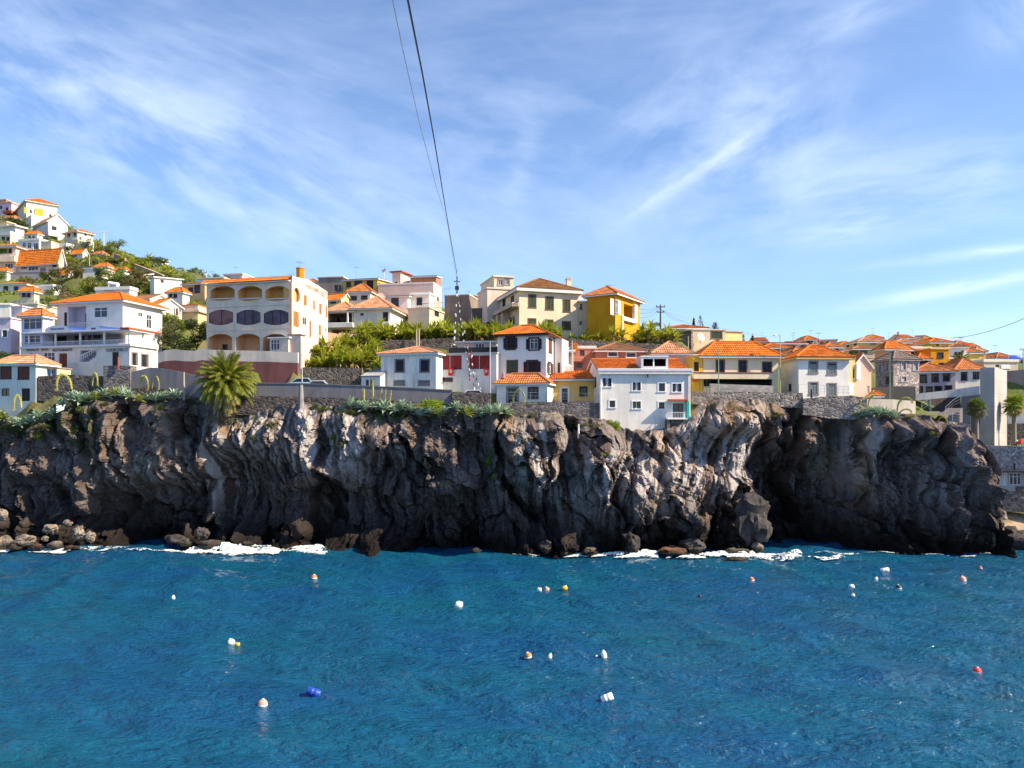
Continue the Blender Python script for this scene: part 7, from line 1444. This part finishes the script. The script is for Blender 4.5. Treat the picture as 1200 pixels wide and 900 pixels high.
# buoys
def pm(c): return plain(c, .35, 0, .12, 'buoy_plastic')
ORG, RED, WHB, YLB, BLB, DKB, PKB, BRB = pm((.75, .16, .05)), pm((.72, .06, .04)), pm((.82, .82, .80)), pm((.75, .48, .04)), pm((.02, .06, .42)), pm((.03, .03, .04)), pm((.80, .30, .22)), pm((.38, .19, .07))
RP = plain((.25, .22, .18), .9)
def buoy(kind, px, py, size, m1, m2, label, tilt=0.3, rz=0.0):
    Y = H*F/(py+size*.25-HY); q = P(px, py, Y); s = size/F*Y; z0 = seaz(q.x, q.y)
    e = empty('buoy', (q.x, q.y, z0), label, 'buoy', 'mooring buoys on the sea'); Mx = Matrix.Rotation(rz, 4, 'Z') @ Matrix.Rotation(tilt, 4, 'Y'); mb = MB()
    if kind == 'ball': mb.ball((0, 0, s*.12), s*.5, 0, 8); mb.lathe([(s*.12, s*.56), (s*.12, s*.68), (s*.05, s*.7)], 8, 1, Mx); mb.lathe([(s*.505, -s*.02), (s*.51, s*.1), (s*.50, s*.16)], 16, 1, Mx @ Matrix.Translation((0, 0, 0)))
    if kind == 'drum':
        M2 = Mx @ Matrix.Translation((0, 0, s*.1)) @ Matrix.Rotation(R(90), 4, 'Y'); mb.lathe([(1e-3, -s*.5), (s*.27, -s*.5), (s*.3, -s*.46), (s*.3, -s*.18), (s*.32, -s*.16), (s*.3, -s*.14), (s*.3, s*.14), (s*.32, s*.16), (s*.3, s*.18), (s*.3, s*.46), (s*.27, s*.5), (1e-3, s*.5)], 14, 0, M2); mb.lathe([(.02, s*.5), (s*.06, s*.5), (s*.06, s*.55), (1e-3, s*.55)], 8, 1, M2)
    if kind == 'bottle': mb.lathe([(1e-3, -s*.3), (s*.24, -s*.3), (s*.26, -s*.05)], 12, 1, Mx); mb.lathe([(s*.26, -s*.05), (s*.26, s*.3), (s*.2, s*.45), (s*.1, s*.52), (s*.1, s*.62), (1e-3, s*.62)], 12, 0, Mx)
    if kind == 'can': mb.bevbox(-s*.36, s*.36, -s*.2, s*.2, -s*.2, s*.42, s*.08, 0, Mx); mb.lathe([(s*.1, s*.42), (s*.1, s*.55), (1e-3, s*.55)], 8, 1, Mx @ Matrix.Translation((s*.18, 0, 0))); mb.tube([Mx @ Vector((-s*.2, 0, s*.42)), Mx @ Vector((-s*.15, 0, s*.52)), Mx @ Vector((0, 0, s*.52)), Mx @ Vector((.05*s, 0, s*.42))], s*.04, 5, 0)
    mb.build('float', [m1, m2], e, None, True); mb = MB(); mb.tube([(0, 0, s*.05), (s*.5, -s*.15, -.02), (s*.8, -s*.2, -.35)], .018, 4); mb.build('rope', RP, e)
for a_ in [('ball', 368, 677, 7, ORG, WHB, 'orange ball buoy nearest the surf under the palm'), ('bottle', 203, 701, 8, WHB, DKB, 'small white bottle buoy with dark base on the left water'), ('ball', 271, 749, 9, WHB, YLB, 'white ball buoy tied to a yellow float'), ('can', 278, 752, 7, YLB, WHB, 'yellow float tied to the white ball buoy'), ('ball', 308, 826, 11, PKB, WHB, 'salmon and white ball buoy near the bottom left'), ('drum', 367, 809, 16, BLB, DKB, 'blue drum buoy lying on its side'), ('can', 537, 709, 12, WHB, WHB, 'white jerrycan buoy floating upright in mid water'),
           ('can', 632, 688, 7, WHB, PKB, 'small white can buoy of the far pair'), ('ball', 641, 688, 6, PKB, WHB, 'small pinkish ball buoy of the far pair'), ('can', 662, 689, 8, YLB, WHB, 'yellowish can buoy right of the far pair'), ('ball', 619, 768, 9, BRB, WHB, 'rusty brown ball buoy in mid water'), ('bottle', 644, 768, 9, WHB, BLB, 'small bluish bottle buoy beside the rusty ball'), ('bottle', 708, 768, 13, WHB, YLB, 'white bottle buoy with yellow base'), ('drum', 712, 822, 14, WHB, BRB, 'white drum buoy lying low at the bottom centre'), ('ball', 881, 677, 6, ORG, WHB, 'tiny orange ball buoy below the surf'), ('ball', 998, 686, 7, WHB, DKB, 'white ball buoy above its trailing line of floats'), ('can', 1000, 700, 5, WHB, YLB, 'small pale float below the white ball buoy'), ('ball', 1053, 690, 7, DKB, WHB, 'dark ball buoy with a pale cap'), ('can', 1027, 678, 5, WHB, WHB, 'tiny white float between the white and dark ball buoys'), ('drum', 1037, 668, 9, WHB, WHB, 'white drum float near the right cave'), ('ball', 1128, 679, 8, PKB, WHB, 'pink ball buoy near the headland'), ('ball', 1149, 665, 4, ORG, WHB, 'very small orange buoy close to the headland'), ('ball', 1145, 789, 10, RED, WHB, 'bright red ball buoy at the lower right'), ('ball', 820, 696, 5, DKB, DKB, 'tiny black float left of centre right water'), ('can', 699, 770, 4, WHB, WHB, 'tiny white float beside the white bottle buoy')]: buoy(*a_[:4], a_[4], a_[5], a_[6], random.uniform(-.4, .4), random.uniform(-.5, .5))
# cables
def cable(pts, rad, label, mat=None, name='power_cable', group=None):
    mb = MB(); mb.tube(pts, rad, 5); return mb.thing(name, mat or IRON, tuple(pts[-1]), label, 'cable', group)
def arc(A, B, sag, n=24): return [A.lerp(B, i/n)-Vector((0, 0, sag*4*(i/n)*(1-i/n))) for i in range(n+1)]
cable([P(478, 0, 17)+(P(478, 0, 17)-P(495.6, 89, 24))*1.6, P(478, 0, 17), P(495.6, 89, 24), P(509, 164, 33), P(522, 244, 50), P(535.6, 322, 85)], .028, 'thick dark cable running from the lattice mast up over the viewer', BLK)
cable([P(460, 0, 17)+(P(460, 0, 17)-P(472, 58, 21))*1.6, P(460, 0, 17), P(472, 58, 21), P(491, 142, 29), P(511, 218, 42), P(524.4, 262, 55), P(534.8, 326, 85)], .012, 'thin grey cable left of the thick one', GALV)
cable(arc(P(1114, 396, 116), P(1210, 369, 74), .5), .03, 'dark cable rising to the right edge from the yellow hilltop house', IRON)
cable(arc(P(1160, 415, 118), P(1240, 410, 100), .4), .025, 'thin cable over the far right terrace', IRON)
cable(arc(P(121, 270, 176), P(216, 322, 160), .6), .02, 'thin wire running down the crest of the left hill', GALV)
# poles
def pole(name, label, px, yt, yb, Y, rad, mat, arms=(), lamp=None, cat='pole', sink=2):
    e = empty(name, P(px, yb, Y), label, cat); h = (yb-yt)/F*Y; mb = MB(); mb.tube([(0, 0, -sink), (0, 0, h*.5), (0, 0, h)], [rad, rad*.85, rad*.6], 8); mb.build('post', mat, e)
    for z, l in arms: mb = MB(); mb.box(-l, l, -.05, .05, h-z-.06, h-z+.06); [mb.lathe([(.05, 0), (.07, .08), (.03, .16)], 6, 0, Matrix.Translation((x, 0, h-z+.06))) for x in (-l*.9, l*.9)]; mb.build('crossarm', mat, e)
    if lamp:
        mb = MB(); mb.tube([(0, 0, h-.1), (lamp*.5, -.1, h+.1), (lamp, -.15, h)], .035, 6); mb.build('arm', mat, e); mb = MB(); x0, x1 = sorted((lamp*.9, lamp*1.7)); mb.bevbox(x0, x1, -.3, 0, h-.08, h+.06, .03); mb.build('lamp_head', WFR, e)
    return e
pole('utility_pole', 'dark utility pole with many wires between the yellow house and the long orange roof', 774, 357, 392, 103, .14, plain((.10, .07, .09), .9), ((.3, .6), (1.0, .5)))
for k, (px, py, Y) in enumerate(((741, 358, 92), (741, 365, 93), (746, 372, 93), (800, 376, 122), (830, 384, 118), (912, 396, 110))): cable(arc(P(774, 359+.8*k, 103), P(px, py, Y), .5), .018, ['upper wire from the utility pole to the yellow house', 'middle wire from the utility pole to the yellow house', 'lower wire from the utility pole to the yellow house', 'wire from the utility pole to the house behind the long orange roof', 'wire from the utility pole to the cypress house', 'long wire from the utility pole to the street lamp'][k], IRON)
pole('street_lamp', 'slender street lamp at the corner between the veranda house and the white cube house', 914.2, 393, 458, 79.2, .07, plain((.42, .38, .30), .6), (), -.45, 'street lamp')
pole('street_lamp', 'thin green lamp post in front of the dark veranda', 842, 408, 452, 76.2, .06, plain((.20, .32, .20), .6), (), None, 'street lamp')
pole('street_lamp', 'thin green lamp post by the dark board fence', 1042.7, 418, 476, 77, .055, plain((.20, .32, .24), .6), (), None, 'street lamp')
pole('street_lamp', 'grey lamp post beside the arched block and the lattice wall', 354, 402, 462, 76.8, .07, plain((.45, .45, .45), .6), (), None, 'street lamp')
pole('street_lamp', 'grey lamp post in front of the white gallery house', 574.3, 400, 459, 76.4, .07, plain((.42, .40, .42), .6), (), None, 'street lamp')
pole('street_lamp', 'short white lamp post at the left end of the gallery roof', 529, 404, 416, 83, .09, plain((.62, .60, .60), .6), (), .25, 'street lamp')
pole('street_lamp', 'pale street lamp on the left hill slope', 105, 294, 321, 150, .07, plain((.62, .55, .42), .6), (), .5, 'street lamp')
pole('utility_pole', 'pale tall pole on the crest of the left hill', 121.7, 270, 298, 176, .12, plain((.60, .60, .62), .6), ((.4, .7),))
pole('utility_pole', 'leaning pale post among the banana plants above the small hipped house', 488, 386, 405, 90, .11, plain((.42, .34, .24), .9)); pole('utility_pole', 'second pale post among the banana plants, right beside the leaning one', 491, 385, 405, 89.5, .11, plain((.42, .34, .24), .9))
pole('utility_pole', 'thin pale post in front of the brick red house', 670.5, 399, 430, 84, .06, plain((.60, .52, .45), .8)); pole('utility_pole', 'thin grey post at the top of the ramp under the cream house stair', 806.5, 394, 412, 96, .06, plain((.60, .52, .45), .8))
pole('utility_pole', 'thin pole at the right edge above the far terrace', 1199, 408, 440, 98, .08, plain((.35, .36, .40), .7), ((.2, .4),))
pole('marker_post', 'red and white warning post below the restaurant lettering', 138.5, 418, 431, 76.9, .09, plain((.30, .06, .06), .6), (), None, 'post', .1)
pole('gate_post', 'pale concrete buttress post hanging over the cliff right of the palm', 352.8, 451, 478, 75.0, .30, plain((.26, .245, .25), .95), (), None, 'post', .1); pole('gate_post', 'pale concrete post left of the big palm', 215.5, 436, 468, 75.6, .13, plain((.34, .31, .28), .9), (), None, 'post', .1)
pole('drain_pipe', 'white drain pipe sticking out of the rock below the large white house', 678, 497, 512, 71.2, .10, WFR, (), None, 'pipe', .1); pole('fence_post', 'dark post by the rail in front of the white cube house', 951, 456, 465, 75.6, .12, IRON, (), None, 'post')
# lattice mast with hanging festoon strings
e = empty('lattice_mast', P(535.5, 398, 87), 'tall thin lattice mast carrying the overhead cables and festoon strings', 'mast'); h = (398-324)/F*87
mb = MB(); c4 = [(-.16, -.16), (.16, -.16), (.16, .16), (-.16, .16)]
for x, y in c4: mb.tube([(x, y, -1), (x*.35, y*.35, h)], .03, 4)
for i in range(22):
    z0, z1 = h*i/22, h*(i+1)/22; k0, k1 = 1-.65*i/22, 1-.65*(i+1)/22
    for j in range(4): a, c = c4[j], c4[(j+1) % 4]; mb.tube([(a[0]*k0, a[1]*k0, z0), (c[0]*k1, c[1]*k1, z1)], .016, 3)
mb.build('lattice', plain((.13, .13, .14), .5, .6), e); mb = MB(); mb.tube([(0, 0, h), (0, 0, h+.9)], .02, 4); mb.box(-.35, .35, -.03, .03, h-.6, h-.52); mb.box(-.22, .22, -.16, .16, h-1.5, h-1.1); mb.build('head_fitting', IRON, e)
PAPER = plain((.80, .78, .76), .8); PAPR = plain((.60, .06, .10), .8)
def festoon(A, B, n, label, s0, mats, sag=.8, seed=1):
    r = random.Random(seed); e = empty('festoon_string', A, label, 'festoon', 'festoon strings on the lattice mast'); pts = [p-A for p in arc(A, B, sag, 30)]
    mb = MB(); mb.tube(pts, .014, 4); mb.build('string', IRON, e)
    for i in range(n):
        q = (i+.6)/n*30; k = min(29, int(q)); p = pts[k].lerp(pts[k+1], q-k); s = s0*r.uniform(.7, 1.25); mb = MB(); M_ = Matrix.Translation(p-Vector((0, 0, s*1.1))) @ Matrix.Rotation(r.uniform(0, 3), 4, 'Z') @ Matrix.Rotation(r.uniform(-.35, .35), 4, 'X')
        mb.lathe([(.02, s), (s*.28, s*.92), (s*.42, s*.4), (s*.40, -.1*s), (s*.26, -s*.75), (s*.1, -s*.85)], 7, 0, M_); mb.tube([p, p-Vector((0, 0, s*.25))], .012, 3)
        mb.build('paper_ornament', mats[i % len(mats)], e)
festoon(P(535.3, 337, 87), P(532, 397, 80), 6, 'festoon string with pale ornaments hanging nearest the mast', .2, [PAPER], .5, 1)
festoon(P(535.6, 338, 87), P(552, 438, 76.5), 13, 'festoon string with pale ornaments reaching the gallery house', .14, [PAPER], 1.1, 2)
festoon(P(535.8, 339, 87), P(566, 460, 75.2), 15, 'longest festoon string reaching the low dark wall', .15, [PAPER, PAPER, IRON], 1.6, 3)
festoon(P(548.5, 400, 80), P(550.5, 444, 77), 9, 'short festoon string with dark red ornaments before the red gallery', .17, [PAPR, IRON], .1, 4)
festoon(P(552, 408, 79.5), P(556, 455, 76), 10, 'short festoon string of small dark ornaments beside the red one', .15, [IRON, PAPER], .1, 5)
# railings along the edge
def railing(label, pts, h, mat=GALV, gap=1.2, wires=3):
    mb = MB(); q = [P(*p) for p in pts]
    for A, B in zip(q, q[1:]):
        n = max(1, int((B-A).length/gap))
        for i in range(n+1): p = A.lerp(B, i/n); mb.tube([p, p+Vector((0, 0, h))], .022, 4)
        for k in range(wires): z = Vector((0, 0, h*(k+1)/wires)); mb.tube([A+z, B+z], .02 if k == wires-1 else .012, 4)
    mb.thing('railing', mat, tuple(q[0]), label, 'railing')
railing('thin metal railing on the rubble wall below the low white and yellow houses', [(584, 471, 75), (640, 471.5, 74.6), (702, 472.8, 74.4)], .95); railing('thin railing along the wall before the white cube house', [(936, 462, 75.9), (996, 464, 75.7)], .95, GALV, 1.0); railing('metal hand railing on the stepped ramp under the bridge', [(1108, 487, 80.4), (1118, 478, 80.8), (1126, 474, 81)], .9); railing('hand railing at the top of the ramp left of the bridge pier', [(1080, 483, 79.8), (1090, 477, 80)], .9); railing('railing on the pale planter wall by the left fan palm', [(1116, 494, 79.8), (1137, 497, 80.1)], .8); railing('low rail fence left of the dark board fence', [(820, 458, 76.4), (832, 458, 76.4)], 1.0, IRON, .3); railing('railing on the small white house terrace by the salmon gable', [(982, 463, 76.4), (1000, 463, 76.4)], .8, GALV, .4); railing('terrace railing beside the far pole on the right skyline', [(1168, 424, 101), (1196, 425, 101)], .9)
# bridge pier
wall_thing('bridge_pier', 'short pale concrete pier under the sloping bridge', 'pier', [(1089.5, 466, 486, 84.5), (1091.5, 466, 486, 84.5)], .4, [CONC])
# kiosk on the beach
b = Bld('kiosk', 'low glass fronted beach kiosk with a flat dark roof', 1166, 1212, 553, 570, 77.4, -6, dep=2.5, wall=plain((.30, .31, .32), .5), cat='kiosk', fine=0, ext=.5)
b.win('f', 'cur', (1167, 1174, 554, 568.5), (1174.5, 1181, 554, 568.5)).win('f', 'wb', (1183, 1197, 554, 568.5)).walls().roof('flat', TRIM, 0, .9, BLK, .14); mb = MB(); a_, zz = b.uv('f', 1189, 552, -1); mb.lathe([(.11, zz), (.11, zz+.75), (.15, zz+.76), (1e-3, zz+.85)], 8, 0, Matrix.Translation((a_, -1, 0))); b._ch(mb, 'flue', BLK, 'f')
# parasols
def parasol(px, py, Y, mat, label, r_=1.2):
    q = P(px, py, Y); e = empty('parasol', q-Vector((0, 0, 2)), label, 'parasol'); mb = MB(); mb.tube([(0, 0, -.6), (0, 0, 2.2)], .03, 5); mb.build('pole', RAILW, e); mb = MB(); mb.lathe([(r_, 1.75), (r_*.98, 1.8), (r_*.5, 2.1), (1e-3, 2.3)], 8, 0); mb.build('canopy', mat, e)
parasol(1187.5, 419, 102, plain((.02, .07, .55), .6), 'blue parasol on the far right terrace'); parasol(1198, 517, 83, plain((.60, .05, .05), .6), 'red parasol at the right edge behind the promenade wall', .7); parasol(1191, 518, 84, plain((.5, .6, .75), .6), 'pale blue parasol beside the red one', .6)
# washing on a roof terrace
q0, q1 = P(194, 360.5, 101.5), P(213, 360.8, 101.2); e = empty('washing_line', q0, 'washing line with dark and yellow clothes on the cream roof terrace behind the restaurant', 'washing line'); mb = MB(); mb.tube([p-q0 for p in arc(q0, q1, .08, 8)], .012, 4); mb.build('line', IRON, e)
for k, c in enumerate(((.60, .42, .03), (.03, .03, .06), (.05, .04, .05), (.30, .05, .06), (.55, .55, .6))):
    A = (q0.lerp(q1, .06+.19*k)-q0); B = (q0.lerp(q1, .06+.19*k+.15)-q0); mb = MB(); hh = .75+.2*(k % 2)
    for j in range(3):
        w0, w1 = .05*math.sin(j*1.7+k), .05*math.sin((j+1)*1.7+k); mb.poly([A-Vector((0, w0, hh*j/3+.05)), B-Vector((0, -w0, hh*j/3+.05)), B-Vector((0, -w1, hh*(j+1)/3+.05)), A-Vector((0, w1, hh*(j+1)/3+.05))])
    mb.build('garment', plain(c, .9), e)
# parked cars behind the parapet
def car_parts(e, paint):
    prof = [(-2.0, .35), (-2.05, .75), (-1.5, .88), (-.75, .95), (1.45, .98), (1.95, .85), (2.0, .4)]; cab = [(-.85, .93), (-.25, 1.40), (.95, 1.43), (1.6, .96)]; mb = MB()
    def ext(pr, w0, w1, mi):
        n = len(pr); zt = max(z for _, z in pr); V = [(x, -(w0+(w1-w0)*(z-pr[0][1])/(zt-pr[0][1]+1e-6)), z) for x, z in pr]+[(x, (w0+(w1-w0)*(z-pr[0][1])/(zt-pr[0][1]+1e-6)), z) for x, z in pr]
        mb.raw(V, [tuple(range(n)), tuple(range(2*n-1, n-1, -1))]+[(i, (i+1) % n, n+(i+1) % n, n+i) for i in range(n)], mi)
    ext(prof, .86, .84, 0); ext(cab, .80, .62, 0); mb.build('body', paint, e); mb = MB()
    mb.poly([(-.78, -.72, .99), (-.78, .72, .99), (-.28, .58, 1.375), (-.28, -.58, 1.375)]); mb.v[-1] += np.array([-.03, 0, .02])
    for sd in (-1, 1): mb.poly([(-.7, sd*.795, .99), (1.35, sd*.795, 1.0), (.92, sd*.655, 1.37), (-.2, sd*.655, 1.36)])
    mb.poly([(1.54, -.7, 1.0), (1.54, .7, 1.0), (1.02, .58, 1.39), (1.02, -.58, 1.39)]); mb.v[-1] += np.array([.03, 0, .02]); mb.build('window', GL, e)
    for x in (-1.25, 1.3):
        for sd in (-1, 1): mb = MB(); mb.lathe([(.12, -.1), (.3, -.1), (.32, 0), (.3, .1), (.12, .1)], 14, 0, Matrix.Translation((x, sd*.8, .32)) @ Matrix.Rotation(R(90), 4, 'X')); mb.build('wheel', BLK, e)
for px, py, Y, mat, lab in ((550, 457.5, 76.6, plain((.50, .50, .56), .3), 'silver car half hidden behind the low wall below the red gallery'), (371, 446.5, 79.2, plain((.70, .72, .75), .3), 'pale car half hidden behind the parapet near the lattice wall'), (352, 443.5, 80.5, plain((.30, .50, .66), .3), 'light blue car half hidden by the parapet below the arched block')):
    q = P(px, py, Y); e = empty('parked_car', q-Vector((0, 0, 1.40)), lab, 'car', 'cars parked along the cliff road', R(random.uniform(-8, 8))); car_parts(e, mat)
bpy.context.view_layer.update()
